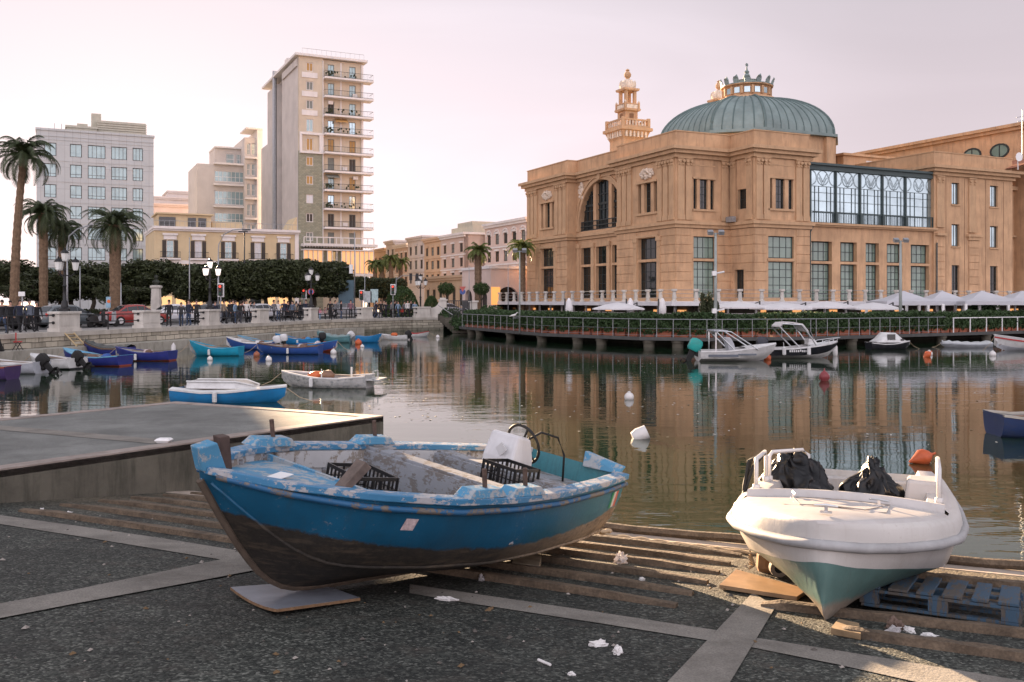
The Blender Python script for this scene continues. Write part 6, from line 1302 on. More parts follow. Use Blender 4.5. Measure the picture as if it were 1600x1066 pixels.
# parasols and canopies on the terrace
def parasol(px, Y, w, label, ytop):
    zt = HC - (ytop - HY) / FPX * Y; h = w / 2; t = thing('parasol', label, 'parasol', (gx(px, Y), Y, PD), 'white cantilever parasols on the terrace'); x = gx(px, Y); mb = MB()
    n = 8; ap = Vector((x, Y, zt)); rim = [Vector((x + h * math.cos(2 * math.pi * k / n + .39) * 1.05, Y + h * math.sin(2 * math.pi * k / n + .39), zt - .46)) for k in range(n)]; mid = [ap.lerp(r_, .5) + Vector((0, 0, .07)) for r_ in rim]
    low = [r_ + Vector((0, 0, -.10)) for r_ in rim]
    mb.add([ap] + mid + rim + low, [(0, 1 + k, 1 + (k + 1) % n) for k in range(n)] + [(1 + k, 1 + n + k, 1 + n + (k + 1) % n, 1 + (k + 1) % n) for k in range(n)] + [(1 + n + k, 1 + 2 * n + k, 1 + 2 * n + (k + 1) % n, 1 + n + (k + 1) % n) for k in range(n)]); mb.build('canopy', m['canvas'], t)
    mb = MB(); sx = x + h * .72; mb.tube([(sx, Y - .1, PD), (sx, Y - .1, zt + .0)], .06, 6); mb.tube([(sx, Y - .1, zt - .05), (x + h * .35, Y - .1, zt - .35), (x, Y, zt - .12)], .04, 5); mb.build('pole', m['rail'], t)
for px, wpx, yt, lab in ((966, 76, 470, 'white cantilever parasol alone under the theatre corner'), (1153, 88, 468, 'white cantilever parasol right of the floodlight pole'), (1223, 92, 470, 'white cantilever parasol above the black hulled boat'), (1292, 84, 468, 'white cantilever parasol left of the glazed hall middle'), (1364, 80, 470, 'white cantilever parasol beside the first square canopy')):
    parasol(px, 71, wpx / FPX * 71 * 1.06, lab, yt + 2.5)
def closed_parasol(px, Y, label):
    x = gx(px, Y); t = thing('closed_parasol', label, 'parasol', (x, Y, PD), 'closed white parasols on the terrace'); mb = MB(); mb.lathe((x, Y, 0), [(.05, 1.9), (.28, 2.05), (.30, 2.5), (.2, 3.0), (.06, 3.25)], 8); mb.build('canopy', m['canvas'], t, smooth=True); mb = MB(); mb.tube([(x - .3, Y, PD), (x - .3, Y, 3.2)], .06, 6); mb.tube([(x, Y, PD), (x, Y, 1.95)], .04, 6); mb.build('pole', m['rail'], t)
for px, lab in ((889, 'closed white parasol under the left end of the theatre deck'), (985, 'closed white parasol just right of the lone open one'), (1035, 'closed white parasol before the theatre corner')): closed_parasol(px, 71, lab)
def canopy(px, Y, w, ytop, ye, label):
    x = gx(px, Y); zt, ze = HC - (ytop - HY) / FPX * Y, HC - (ye - HY) / FPX * Y; t = thing('pavilion_tent', label, 'canopy', (x, Y, PD), 'square white canopies on the terrace'); h = w / 2; M4 = [Vector((x + sx * h, Y + sy * h, ze)) for sx, sy in ((-1, -1), (1, -1), (1, 1), (-1, 1))]; ap = Vector((x, Y, zt)); mid = [ap.lerp(v, .55) - Vector((0, 0, .12)) for v in M4]; low = [v - Vector((0, 0, .28)) for v in M4]; mb = MB()
    mb.add([ap] + mid + M4 + low, [(0, 1 + k, 1 + (k + 1) % 4) for k in range(4)] + [(1 + k, 5 + k, 5 + (k + 1) % 4, 1 + (k + 1) % 4) for k in range(4)] + [(5 + k, 9 + k, 9 + (k + 1) % 4, 5 + (k + 1) % 4) for k in range(4)]); mb.build('canopy', M('tent_canvas', (.60, .60, .63), .8, .05, 1, trans=.2) if 'tent' not in m else m['tent'], t); m.setdefault('tent', bpy.data.materials['tent_canvas'])
    for v in M4[:2] + M4[2:]: mb = MB(); mb.box((v.x * .98 + x * .02, v.y * .98 + Y * .02, (PD + ze - .2) / 2), (.18, .18, ze - .2 - PD)); mb.build('post', m['white'], t)
for px, Y, w, lab in ((1412, 74, 4.3, 'first square white canopy beside the last parasol'), (1472, 78, 4.2, 'second square white canopy, set behind its neighbours'), (1534, 77, 5.1, 'largest square white canopy under the pavilion windows'), (1597, 82, 5.1, 'square white canopy at the right edge')): canopy(px, Y, w, 454.5, 471, lab)
# ------------------------------------------------------------ boats afloat
def lerp_tab(x, T):
    for (a, va), (b_, vb) in zip(T, T[1:]):
        if x <= b_: return va + (vb - va) * (x - a) / (b_ - a) if b_ > a else vb
    return T[-1][1]
def hull_rings(L, B, beam, sheer, keel, prof, ns=22, rake=.0, trans=0.0):
    """stations stern to bow; prof(q, s) gives the half breadth factor at relative height q (1 gunwale, 0 keel)"""
    R_ = []
    for i in range(ns + 1):
        s_ = i / ns; s_ = 1 - (1 - s_) ** 1.25; b_ = max(lerp_tab(s_, beam) * B, .012); zs, zk = lerp_tab(s_, sheer), lerp_tab(s_, keel); ring = []
        for q, g in prof(s_):
            z = zk + (zs - zk) * q; x = s_ * L + rake * (z - zk) * (s_ ** 6) - trans * (q - 1) * (1 - s_) ** 8 * -1
            ring.append(Vector((x, b_ * g, z)))
        R_.append(ring)
    return R_
def loft_hull(mb, R_, mats):
    full = [[*r, *[Vector((p.x, -p.y, p.z)) for p in reversed(r[:-1])]] for r in R_]; n = len(full[0]); base = len(mb.v)
    for r in full: mb.v.extend(r)
    k = len(R_[0]) - 1
    for i in range(len(full) - 1):
        for j in range(n - 1):
            mb.f.append((base + i * n + j, base + i * n + j + 1, base + (i + 1) * n + j + 1, base + (i + 1) * n + j)); jj = j if j < k else n - 2 - j; mb.mi.append(mats[jj])
    for idx in (0, len(full) - 1): # transom closed in quads
        for j in range(k): a = base + idx * n; mb.f.append((a + j, a + j + 1, a + n - 2 - j, a + n - 1 - j)); mb.mi.append(mats[j])
def y_at(r, z):
    for a, b_ in zip(r, r[1:]):
        if b_.z <= z <= a.z: return b_.y + (a.y - b_.y) * (z - b_.z) / max(a.z - b_.z, 1e-6)
    return r[0].y if z > r[0].z else r[-1].y
def inner_shell(mb, R_, inset, floor):
    rr = []
    for r in R_:
        b_ = max(r[0].y - inset, .004); zf = min(max(floor, r[-1].z + .10), r[0].z - .03); zm = (r[0].z + zf) / 2; fb, fm = max(min(y_at(r, zf) - inset * .6, b_), .003), max(min(y_at(r, zm) - inset * .7, b_), .003)
        rr.append([Vector((r[0].x, b_, r[0].z)), Vector((r[0].x, fm, zm)), Vector((r[0].x, fb, zf)), Vector((r[0].x, -fb, zf)), Vector((r[0].x, -fm, zm)), Vector((r[0].x, -b_, r[0].z))])
    mb.ring_loft(rr, closed=False, caps=False); return rr
def gunwale(R_, w_out, w_in, t, up=0.0):
    mb = MB()
    for sg in (1, -1):
        rings = []
        for r in R_:
            y0, y1 = r[0].y + w_out, max(r[0].y - w_in, .0); x, z = r[0].x, r[0].z + up
            rings.append([(x, sg * y0, z - t), (x, sg * y0, z), (x, sg * y1, z), (x, sg * y1, z - t)])
        mb.ring_loft(rings)
    return mb
def paint(name, c, **k):
    if name in m: return m[name]
    kk = dict(rough=.45, var=.12, scale=2.5, dirt=.35, dirt_col=(.10, .09, .075), dscale=(1.5, 1.5, 3), obj=True); kk.update(k); m[name] = M(name, c, **kk); return m[name]
def outboard(parent, x, z, tilt, col, sc=1.0, cover=None):
    mb = MB(); mb.ring_loft([[Vector((px_ * k, py_ * k2, z_)) for px_, py_ in ((-.22, -.13), (.12, -.16), (.22, -.1), (.22, .1), (.12, .16), (-.22, .13))] for k, k2, z_ in ((.8, .8, .0), (1.05, 1.05, .08), (1.05, 1.0, .34), (.85, .85, .44), (.4, .4, .48))])
    leg = MB(); leg.ring_loft([[Vector((a * k, b_ * k, z_)) for a, b_ in ((-.1, -.05), (.1, -.05), (.1, .05), (-.1, .05))] for k, z_ in ((1.2, .02), (1.0, -.25), (.8, -.55), (.9, -.6))]); leg.box((-.06, 0, -.42), (.38, .22, .025)); leg.tube([(-.22, 0, -.6), (-.05, 0, -.62), (.2, 0, -.6)], [.05, .07, .03], 8); leg.ring_loft([[(-.1, -.015, -.64), (.08, -.015, -.64), (.08, .015, -.64), (-.1, .015, -.64)], [(-.04, -.01, -.80), (.04, -.01, -.80), (.04, .01, -.80), (-.04, .01, -.80)]]); leg.box((.2, 0, -.02), (.14, .2, .22)); leg.tube([(.2, 0, .1), (.65, .03, .18)], .02, 5)
    for k in range(3): a = k * 2.09; leg.box((-.26, .09 * math.cos(a), -.6 + .09 * math.sin(a)), (.03, .13, .05), 0, a)
    Mx = Matrix.Translation((x, 0, z)) @ Matrix.Rotation(tilt, 4, 'Y') @ Matrix.Scale(sc, 4); mb.xf(Mx); leg.xf(Mx)
    g = mb.build('outboard_engine', cover or col, parent, smooth=True, auto=50); leg.build('engine_leg', col, g); return g
def std_prof(s_):
    t = max(0, min(1, (s_ - .5) / .45))
    return [(q, g * (1 - t) + h * t) for q, g, h in ((1, 1, 1), (.82, .985, .93), (.55, .93, .74), (.32, .82, .50), (.30, .80, .48), (.16, .6, .28), (0, .02, .015))]
def small_boat(name, label, px, Y, rz, L, B, hull, bottom, inside, gun, bow=.30, fb=.42, group=None, thwarts=(.3, .55), transom=.78, engine=None, tilt=0.0, zoff=-.14, extras=None, deck=False, cat='boat', covered=None):
    t = thing(name, label, cat, (0, 0, 0), group)
    beam = [(0, transom), (.2, .92), (.45, 1), (.7, .86), (.88, .48), (1, .03)]; sheer = [(0, fb + .18 + .04), (.3, fb + .14), (.55, fb + .16), (.8, fb + .22 + bow * .4), (1, fb + .22 + bow)]; keel = [(0, .0), (.75, 0), (.9, .10), (1, .34)]
    R_ = hull_rings(L, B, beam, sheer, keel, std_prof, 16, .18); mb = MB(); loft_hull(mb, R_, [0, 0, 0, 1, 1, 1]); mb.build('hull', [hull, bottom], t, smooth=True, auto=35)
    mb = MB(); inner_shell(mb, R_, .05, .2); mb.build('interior', inside, t); gunwale(R_, .02, .07, .05, .012).build('gunwale', gun, t)
    for s_ in thwarts: i = min(range(len(R_)), key=lambda k: abs(R_[k][0].x - s_ * L)); r = R_[i]; mb = MB(); mb.box((r[0].x, 0, r[0].z - .12), (.22, r[0].y * 2 - .14, .04)); mb.build('thwart', inside, t)
    if deck:
        rr = [r for r in R_ if r[0].x > L * .68]; mb = MB(); mb.ring_loft([[(r[0].x, r[0].y - .05, r[0].z - .03), (r[0].x, 0, r[0].z + .02), (r[0].x, -r[0].y + .05, r[0].z - .03)] for r in rr], closed=False, caps=False); mb.build('foredeck', gun, t)
    if covered:
        mb = MB(); rr = R_[:-1]; mb.ring_loft([[(r[0].x, r[0].y + .03, r[0].z - .06), (r[0].x, r[0].y * .8, r[0].z + .06), (r[0].x, 0, r[0].z + .14 + .05 * math.sin(i * 2.2)), (r[0].x, -r[0].y * .8, r[0].z + .06), (r[0].x, -r[0].y - .03, r[0].z - .06)] for i, r in enumerate(rr)], closed=False, caps=False); mb.build('boat_cover', covered, t)
    if engine: outboard(t, -.16, fb + .12, tilt, engine if not isinstance(engine, tuple) else engine[0], 1.0, engine[1] if isinstance(engine, tuple) else None)
    rr = random.Random(int(px * 7 + Y)); bt = R_[-1][0]
    mb = MB(); mb.tube([(bt.x - .1, 0, bt.z), (bt.x + .35, .15, bt.z * .45), (bt.x + .9, .3, -zoff - .06)], .012, 4); mb.build('mooring_line', m['rope'], t)
    if not covered and L > 2.2:
        mb = MB(); y = rr.uniform(-.25, .25); mb.tube([(L * .12, y, fb + .16), (L * .72, y + .12, fb + .24)], .022, 5); mb.box((L * .14, y, fb + .165), (.42, .11, .02), .06); mb.build('oar', woodin, t)
        mb = MB(); x = L * rr.uniform(.3, .6); y = -rr.choice((-1, 1)) * B * .4; mb.lathe((x, y, .22), [(.10, 0), (.13, .26), (.12, .26), (.09, .03)], 9); mb.build('bucket', rr.choice((whiteb, navy, black_e, redst)), t)
        if hull is not peel_ and rr.random() < .6: mb = MB(); x = L * rr.uniform(.35, .6); s_ = 1 if math.cos(R(rz)) < 0 else -1; r = min(R_, key=lambda q: abs(q[0].x - x)); mb.lathe((x, s_ * (r[0].y + .07), .18), [(.02, 0), (.07, .04), (.07, .3), (.02, .34)], 7); mb.build('fender', whiteb, t)
    if extras: extras(t, L, B, R_)
    t.location = (gx(px, Y), Y, zoff); t.rotation_euler = (0, 0, R(rz)); return t
def centred(px0, px1, Y, rz): # place so that the hull spans two picture columns
    return (px0 if math.cos(R(rz)) > 0 else px1)
P_ = paint
navy = P_('navy_paint', (.025, .035, .20)); purple = P_('purple_paint', (.06, .035, .12)); redb = P_('red_antifoul', (.26, .05, .03)); turq = P_('turquoise_paint', (.015, .30, .46)); royal = P_('royal_paint', (.03, .085, .30)); azure = P_('azure_paint', (.02, .20, .45)); whiteb = P_('white_gelcoat', (.62, .62, .61)); greyw = P_('grey_gelcoat', (.42, .44, .48)); teal = P_('teal_paint', (.10, .24, .26)); worn = P_('worn_interior', (.30, .30, .29), dirt=.6); woodin = P_('wood_interior', (.22, .15, .10), dirt=.5); lblue = P_('light_blue_gunwale', (.12, .34, .50)); blackhull = P_('black_gelcoat', (.012, .013, .018)); redst = P_('red_stripe', (.4, .03, .03))
peel_ = None
GL = 'small boats moored along the quay ledge'
def stuffing(cols):
    def fn(t, L, B, R_):
        r = random.Random(len(t.name) + int(L * 100))
        for k, c in enumerate(cols):
            mb = MB(); mb.ball((L * r.uniform(.25, .7), r.uniform(-.3, .3) * B, .5 + r.uniform(0, .1)), (r.uniform(.18, .34), r.uniform(.16, .26), r.uniform(.12, .22)), 8, 5)
            for v in range(len(mb.v)): mb.v[v] += noise.noise_vector(mb.v[v] * 5) * .06
            mb.build(['net_heap', 'tarpaulin', 'float_heap'][k % 3], c, t, smooth=True)
    return fn
black_e, grey_e = m['rubber'], P_('engine_grey', (.20, .20, .21)); white_e = P_('engine_white', (.6, .6, .6))
orange_m = P_('orange_plastic', (.55, .12, .03)); tarp = P_('brown_net', (.14, .075, .05)); cloth_p = P_('pale_bundle', (.5, .42, .42))
small_boat('rowing_boat', 'dark purple boat stern cut by the left edge', 20, 36.5, 178, 2.6, .75, purple, purple, woodin, redb, group=GL)
small_boat('motorboat', 'grey white lapstrake motorboat with raised black engine at the left edge', 66, 39.5, 172, 3.2, .8, greyw, greyw, whiteb, whiteb, bow=.15, group=GL, engine=black_e, tilt=.75, deck=True)
small_boat('motorboat', 'short white motorboat with tilted black engine beside the blue pair', 121, 42.0, 160, 2.6, .75, whiteb, blackhull, worn, whiteb, bow=.15, group=GL, engine=black_e, tilt=.85, deck=True)
small_boat('fishing_boat', 'blue boat with red bottom left of its twin with the covered engine', 196, 44.0, 165, 3.3, .75, navy, redb, worn, lblue, group=GL, extras=stuffing([royal, tarp]), deck=True)
small_boat('fishing_boat', 'blue boat with red bottom and a covered engine below the graffiti', 270, 48.0, 176, 2.9, .75, navy, redb, worn, navy, bow=.2, group=GL, extras=stuffing([cloth_p, tarp]))
small_boat('fishing_boat', 'dark covered boat behind the blue boat by the ledge', 205, 52.0, 175, 2.6, .7, navy, navy, tarp, tarp, group=GL, covered=P_('dark_cover', (.05, .055, .05)))
small_boat('fishing_boat', 'bright turquoise boat with high bow and a grey fender', 377, 52.5, 179, 2.75, .75, turq, turq, worn, turq, bow=.34, group=GL, engine=None)
small_boat('fishing_boat', 'blue and white boat half hidden behind the turquoise one', 430, 59.0, 176, 3.0, .75, royal, navy, whiteb, whiteb, group=GL, engine=(black_e, white_e), tilt=.2, extras=stuffing([tarp, white_e]))
small_boat('fishing_boat', 'long royal blue boat with brown nets beside the turquoise one', 501, 54.0, 177, 3.6, .85, royal, royal, worn, tarp, bow=.12, group=GL, thwarts=(.3, .5, .7), extras=stuffing([tarp, cloth_p, tarp]))
small_boat('fishing_boat', 'blue boat with red bottom pointing toward the open basin', 472, 57.5, -25, 2.5, .75, royal, redb, worn, azure, bow=.2, group=GL, extras=stuffing([P_('maroon_float', (.25, .06, .04)), cloth_p]))
small_boat('fishing_boat', 'azure boat in the second row against the ledge', 500, 65.0, 177, 3.0, .75, azure, royal, worn, azure, group=GL, engine=(black_e, black_e), extras=stuffing([azure, tarp]))
small_boat('fishing_boat', 'white decked boat squeezed between two blue boats', 440, 62.0, 178, 2.8, .7, whiteb, whiteb, worn, lblue, group=GL, engine=(black_e, white_e), tilt=.1)
small_boat('fishing_boat', 'teal grey boat with a raised engine under a white cover', 548, 69.0, 177, 2.4, .75, teal, teal, worn, teal, group=GL, engine=(grey_e, white_e), tilt=.7, covered=P_('teal_cover', (.16, .24, .24)))
small_boat('fishing_boat', 'azure boat alone at the end of the ledge', 557, 69.0, 2, 1.75, .7, azure, azure, worn, azure, bow=.15, group=GL)
small_boat('dinghy', 'white dinghy with black engine under the far quay wall', 637, 74.0, 178, 2.2, .7, whiteb, whiteb, worn, whiteb, bow=.1, group=GL, engine=black_e, tilt=.5, fb=.3, extras=stuffing([orange_m]))
small_boat('dinghy', 'small white boat with a red rim behind the white dinghy', 637, 80.0, 0, 1.75, .65, whiteb, greyw, worn, redst, bow=.1, group=GL, fb=.3)
# boats lying alone in the basin
def coaming(t, L, B, R_):
    mb = MB(); w = B * .62
    rr = []
    for x, k in ((L * .14, .8), (L * .2, 1), (L * .6, .95), (L * .74, .5)): rr.append([(x, -w * k - .07, .58), (x, -w * k, .78 if k > .6 else .66), (x, w * k, .78 if k > .6 else .66), (x, w * k + .07, .58)])
    for a, b_ in zip(rr, rr[1:]):
        for j in (0, 2): mb.quad(a[j], a[j + 1], b_[j + 1], b_[j])
    for q in (rr[0], rr[-1]): mb.quad(*q)
    for sg in (-1, 1): mb.tube([(x[0][0], sg * (abs(x[1][1]) + .02), x[1][2]) for x in rr], .03, 5)
    mb.build('coaming', whiteb, t); mb = MB()
    for i, j in zip(R_[:-1], R_[1:]):
        for sg in (-1, 1): mb.quad((i[0].x, sg * i[0].y, i[0].z + .01), (j[0].x, sg * j[0].y, j[0].z + .01), (j[0].x, sg * min(w, j[0].y * .6), j[0].z + .05), (i[0].x, sg * min(w, i[0].y * .6), i[0].z + .05))
    mb.build('side_deck', whiteb, t)
small_boat('motorboat', 'white decked boat with bright blue hull just beyond the jetty', 277, 28.6, -6, 3.35, .70, azure, azure, worn, whiteb, bow=.08, fb=.34, extras=coaming, deck=True, zoff=-.16)
peel = M('peeling_hull', (.46, .46, .45), .7, .25, 3, dirt=1.0, dirt_col=(.06, .09, .10), dscale=(3.5, 3.5, 5), obj=True, bump=.3)
def wreck(t, L, B, R_):
    stuffing([orange_m, P_('rust_net', (.2, .11, .07))])(t, L, B, R_); mb = MB(); mb.box((-.22, 0, .44), (.5, B * 1.3, .05)); mb.tube([(-.2, -.3, .44), (-.2, -.3, .72), (-.2, .3, .72), (-.2, .3, .44)], .02, 5); mb.build('stern_platform', peel, t); mb = MB(); mb.tube([(L * .2, .1, .4), (L * .2, .1, .85)], .035, 6); mb.tube([(L * .5, .5, .45), (L * .5, .5, .8)], .02, 5); mb.build('post', whiteb, t)
small_boat('fishing_boat', 'old peeling white boat adrift in the middle of the basin', 578, 33.0, 172, 3.15, .78, peel, peel, worn, whiteb, bow=.12, fb=.36, extras=wreck, thwarts=(.25, .5, .75))
small_boat('rowing_boat', 'dark blue clinker boat with cream rim cut by the right edge', 1552, 21.3, -3, 2.4, .75, P_('dark_blue_clinker', (.025, .045, .12)), P_('dark_blue_clinker', (.025, .045, .12)), worn, P_('cream_rim', (.45, .42, .36)), bow=.1, transom=.7)
# sports boats at the pier
def sport(name, label, px, Y, rz, L, B, hull, bottom, kind):
    t = thing(name, label, 'motorboat', (0, 0, 0)); beam = [(0, .88), (.3, 1), (.55, .98), (.8, .68), (.93, .32), (1, .03)]; sheer = [(0, .62), (.35, .64), (.7, .80), (1, .95)]; keel = [(0, 0), (.7, 0), (.88, .18), (1, .62)]
    pf = lambda s_: [(q, g * (1 - max(0, min(1, (s_ - .45) / .5))) + h * max(0, min(1, (s_ - .45) / .5))) for q, g, h in ((1, .97, 1), (.93, 1, 1), (.90, .98, .97), (.62, .95, .80), (.40, .90, .58), (.22, .6, .3), (0, .02, .015))]
    R_ = hull_rings(L, B, beam, sheer, keel, pf, 18, .30); mb = MB(); loft_hull(mb, R_, [1, 1, 0, 0, 1, 1] if kind == 'black' else [0, 0, 0, 0, 1, 1]); mb.build('hull', [hull, bottom], t, smooth=True, auto=40)
    mb = MB(); inner_shell(mb, [r for r in R_ if r[0].x < L * .72], .16, .35); mb.build('interior', whiteb, t); mb = MB(); rr = [r for r in R_ if r[0].x >= L * .55]; mb.ring_loft([[(r[0].x, r[0].y, r[0].z), (r[0].x, r[0].y * .5, r[0].z + .07), (r[0].x, -r[0].y * .5, r[0].z + .07), (r[0].x, -r[0].y, r[0].z)] for r in rr], closed=False, caps=False); mb.build('foredeck', whiteb, t); gunwale([r for r in R_ if r[0].x < L * .75], .01, .17, .05, .012).build('gunwale', whiteb, t)
    ty = B * .85
    if kind == 'teal':
        outboard(t, -.25, .62, .45, black_e, 1.35, P_('teal_cover_bright', (.02, .33, .30)))
        mb = MB(); mb.ring_loft([[(1.55 - .1 * k, -.34, .5 + z), (1.9 - k * .12, -.3, .5 + z), (1.9 - k * .12, .3, .5 + z), (1.55 - .1 * k, .34, .5 + z)] for k, z in ((0, 0), (1, .45), (2.2, .72), (3, .80))]); mb.build('covered_console', P_('console_cover', (.42, .44, .47)), t, smooth=True, auto=50)
        mb = MB()
        for sg in (-1, 1): mb.tube([(.75, sg * ty, .62), (.75, sg * ty, 1.55), (.9, sg * ty, 1.62), (1.5, sg * ty, 1.58), (2.9, sg * ty * .9, .68)], .035, 6); mb.tube([(.8, sg * ty, 1.55), (1.75, sg * ty, .62)], .035, 6)
        for x, z in ((.75, 1.55), (.95, 1.63), (1.5, 1.58)): mb.tube([(x, -ty, z), (x, ty, z)], .03, 6)
        mb.build('roll_bar', m['chrome'], t); mb = MB(); mb.box((1.0, 0, 1.63), (.7, ty * 2, .06)); mb.build('bimini', P_('grey_cover', (.36, .38, .42)), t)
        mb = MB(); mb.box((1.1, -B * .985, .40), (1.5, .03, .12)); mb.box((2.3, -B * .985, .46), (.9, .03, .08)); mb.build('stripe', P_('slate_stripe', (.12, .14, .17)), t)
    if kind == 'black':
        outboard(t, -.2, .66, .1, grey_e, 1.2, P_('navy_engine', (.03, .035, .05)))
        mb = MB(); 
        for sg in (-1, 1): mb.tube([(1.6, sg * ty, .66), (.55, sg * ty, 1.75), (.7, sg * ty, 1.92), (1.7, sg * ty, 1.86), (2.2, sg * ty, 1.2), (2.5, sg * ty * .9, .75)], .035, 6)
        mb.build('arch_frame', m['chrome'], t); mb = MB(); mb.ring_loft([[(x, -ty, z), (x, ty, z), (x, ty, z + .07), (x, -ty, z + .07)] for x, z in ((.55, 1.74), (.75, 1.92), (1.2, 1.95), (1.75, 1.86), (2.05, 1.5))]); mb.build('bimini', P_('cream_cover', (.60, .58, .57)), t)
        mb = MB(); mb.ring_loft([[(2.2, -.36, .8), (2.75, -.3, .8), (2.75, .3, .8), (2.2, .36, .8)], [(2.2, -.32, 1.12), (2.5, -.26, 1.12), (2.5, .26, 1.12), (2.2, .32, 1.12)]]); mb.build('console', whiteb, t); mb = MB(); mb.ring_loft([[(2.45, -.36, 1.1), (2.5, -.36, 1.1), (2.5, .36, 1.1), (2.45, .36, 1.1)], [(2.3, -.3, 1.5), (2.34, -.3, 1.5), (2.34, .3, 1.5), (2.3, .3, 1.5)]]); mb.build('windscreen', m['glass_car'], t)
        mb = MB()
        for sg in (-1, 1): mb.tube([(2.5, sg * .72, .82), (3.0, sg * .6, 1.02), (L + .2, sg * .1, 1.18)], .022, 5); mb.tube([(3.2, sg * .5, .88), (3.25, sg * .5, 1.06)], .02, 5); mb.tube([(3.7, sg * .25, .92), (3.75, sg * .28, 1.13)], .02, 5)
        mb.build('bow_rail', m['chrome'], t)
        for x in (.7, 2.0): mb = MB(); mb.lathe((x, -B - .1, .28), [(.03, 0), (.1, .05), (.1, .4), (.03, .47)], 8); mb.tube([(x, -B - .08, .7), (x, -B + .03, .95)], .012, 4); mb.build('fender', whiteb, t)
        mb = MB(); 
        for k in range(9): mb.box((1.05 + k * .11, -B * .985, .50 + (.03 if k == 5 else 0)), (.07, .02, .11))
        mb.build('lettering', whiteb, t)
    t.location = (gx(px, Y), Y, -.10); t.rotation_euler = (0, 0, R(rz)); return t
sport('motorboat', 'white motorboat with a teal engine cover and folded roll bar', 1090, 47.8, 2, 3.9, .85, whiteb, whiteb, 'teal'); sport('motorboat', 'black hulled motorboat with cream sun top and white fenders', 1196, 50.3, 1, 3.75, .88, blackhull, whiteb, 'black')
def stripe_(t, L, B, R_): mb = MB(); [mb.quad((a[1].x, -a[1].y - .012, a[1].z - .02), (b_[1].x, -b_[1].y - .012, b_[1].z - .02), (b_[1].x, -b_[1].y - .012, b_[1].z - .1), (a[1].x, -a[1].y - .012, a[1].z - .1)) for a, b_ in zip(R_, R_[1:])]; mb.quad((0, 0, 0), (.01, 0, 0), (.01, 0, .01), (0, 0, .01)); mb.build('stripe', redst, t)
def stripe_b(t, L, B, R_):
    mb = MB()
    for sg in (-1, 1):
        for a, b_ in zip(R_, R_[1:]): mb.quad((a[1].x, sg * (a[1].y + .012), a[1].z + .02), (b_[1].x, sg * (b_[1].y + .012), b_[1].z + .02), (b_[1].x, sg * (b_[1].y + .012), b_[1].z - .07), (a[1].x, sg * (a[1].y + .012), a[1].z - .07))
    mb.build('stripe', redst, t)
small_boat('motorboat', 'white speedboat with a red stripe cut by the right edge', 1720, 58.0, 180, 6.4, 1.0, whiteb, greyw, worn, whiteb, bow=.35, fb=.55, deck=True, extras=stripe_b)
def cuddy(t, L, B, R_):
    mb = MB(); mb.ring_loft([[(x, -w, .58), (x, -w * .92, .58 + h * .6), (x, -w * .5, .58 + h), (x, w * .5, .58 + h), (x, w * .92, .58 + h * .6), (x, w, .58)] for x, w, h in ((L * .12, .62, .06), (L * .2, .62, .25), (L * .34, .62, .62), (L * .62, .6, .58), (L * .8, .42, .2), (L * .95, .15, .05))]); mb.build('cabin', whiteb, t, smooth=True, auto=40); mb = MB(); mb.box((L * .46, -.585, .92), (.5, .06, .34)); mb.box((L * .75, -.50, .74), (.22, .06, .1)); mb.build('cabin_window', m['glass_dark'], t)
small_boat('cabin_boat', 'small black and white cabin boat lying close under the pier', 1357, 59.5, 3, 2.6, .7, blackhull, blackhull, worn, whiteb, bow=.1, fb=.34, extras=cuddy, thwarts=())
small_boat('dinghy', 'dinghy under a wrinkled grey cover by the landing stage', 1546, 62.0, 178, 3.15, .7, greyw, greyw, worn, greyw, bow=.0, fb=.2, covered=P_('pale_cover', (.46, .48, .48)), thwarts=(), engine=None)
t = thing('outboard_motor', 'grey covered outboard motor parked on the landing stage edge', 'outboard motor', (gx(1500, 71.5), 71.5, PD)); outboard(t, 0, 0, .9, grey_e, 1.0)
for c_ in children(t): pass
# landing stage plank below the white railing
# buoys and fenders
def buoy(px, Y, label, mat, r=.16, name='buoy', shape='ball', tilt=0):
    t = thing(name, label, 'buoy', (gx(px, Y), Y, 0)); x = gx(px, Y); mb = MB()
    if shape == 'ball': mb.ball((x, Y, r * .45), (r, r, r), 12, 8); mb.lathe((x, Y, r * 1.3), [(r * .3, 0), (r * .3, r * .3), (r * .1, r * .35)], 8)
    elif shape == 'cone': mb.lathe((0, 0, 0), [(.02, -r * 1.7), (r * .3, -r * 1.3), (r * 1.05, -.15 * r), (r * 1.0, .4 * r), (r * .6, .95 * r), (r * .16, 1.3 * r), (r * .14, 1.7 * r), (.02, 1.75 * r)], 14); mb.xf(Matrix.Translation((x, Y, r * .7)) @ Matrix.Rotation(tilt, 4, 'Y'))
    elif shape == 'drum': mb.lathe((0, 0, 0), [(.02, -r), (r * .75, -r), (r, -r * .3), (r * .95, r), (.02, r)], 14); mb.xf(Matrix.Translation((x, Y, r * .42)) @ Matrix.Rotation(tilt, 4, 'Y'))
    else: mb.lathe((x, Y, 0), [(.03, -.1), (r * .8, .0), (r, .15), (r * .9, .5), (r * .3, .62), (.03, .66)], 10)
    mb.build('float', mat, t, smooth=True, auto=50); mb = MB(); mb.tube([(x, Y, r * .5), (x + .1, Y, r * .3), (x + .25, Y - .02, -.08)], .012, 4); mb.build('mooring_line', m['rope'], t)
wb, ob = P_('white_buoy', (.66, .64, .62)), P_('orange_buoy', (.50, .10, .03)); red_b = P_('dull_red_buoy', (.22, .04, .045))
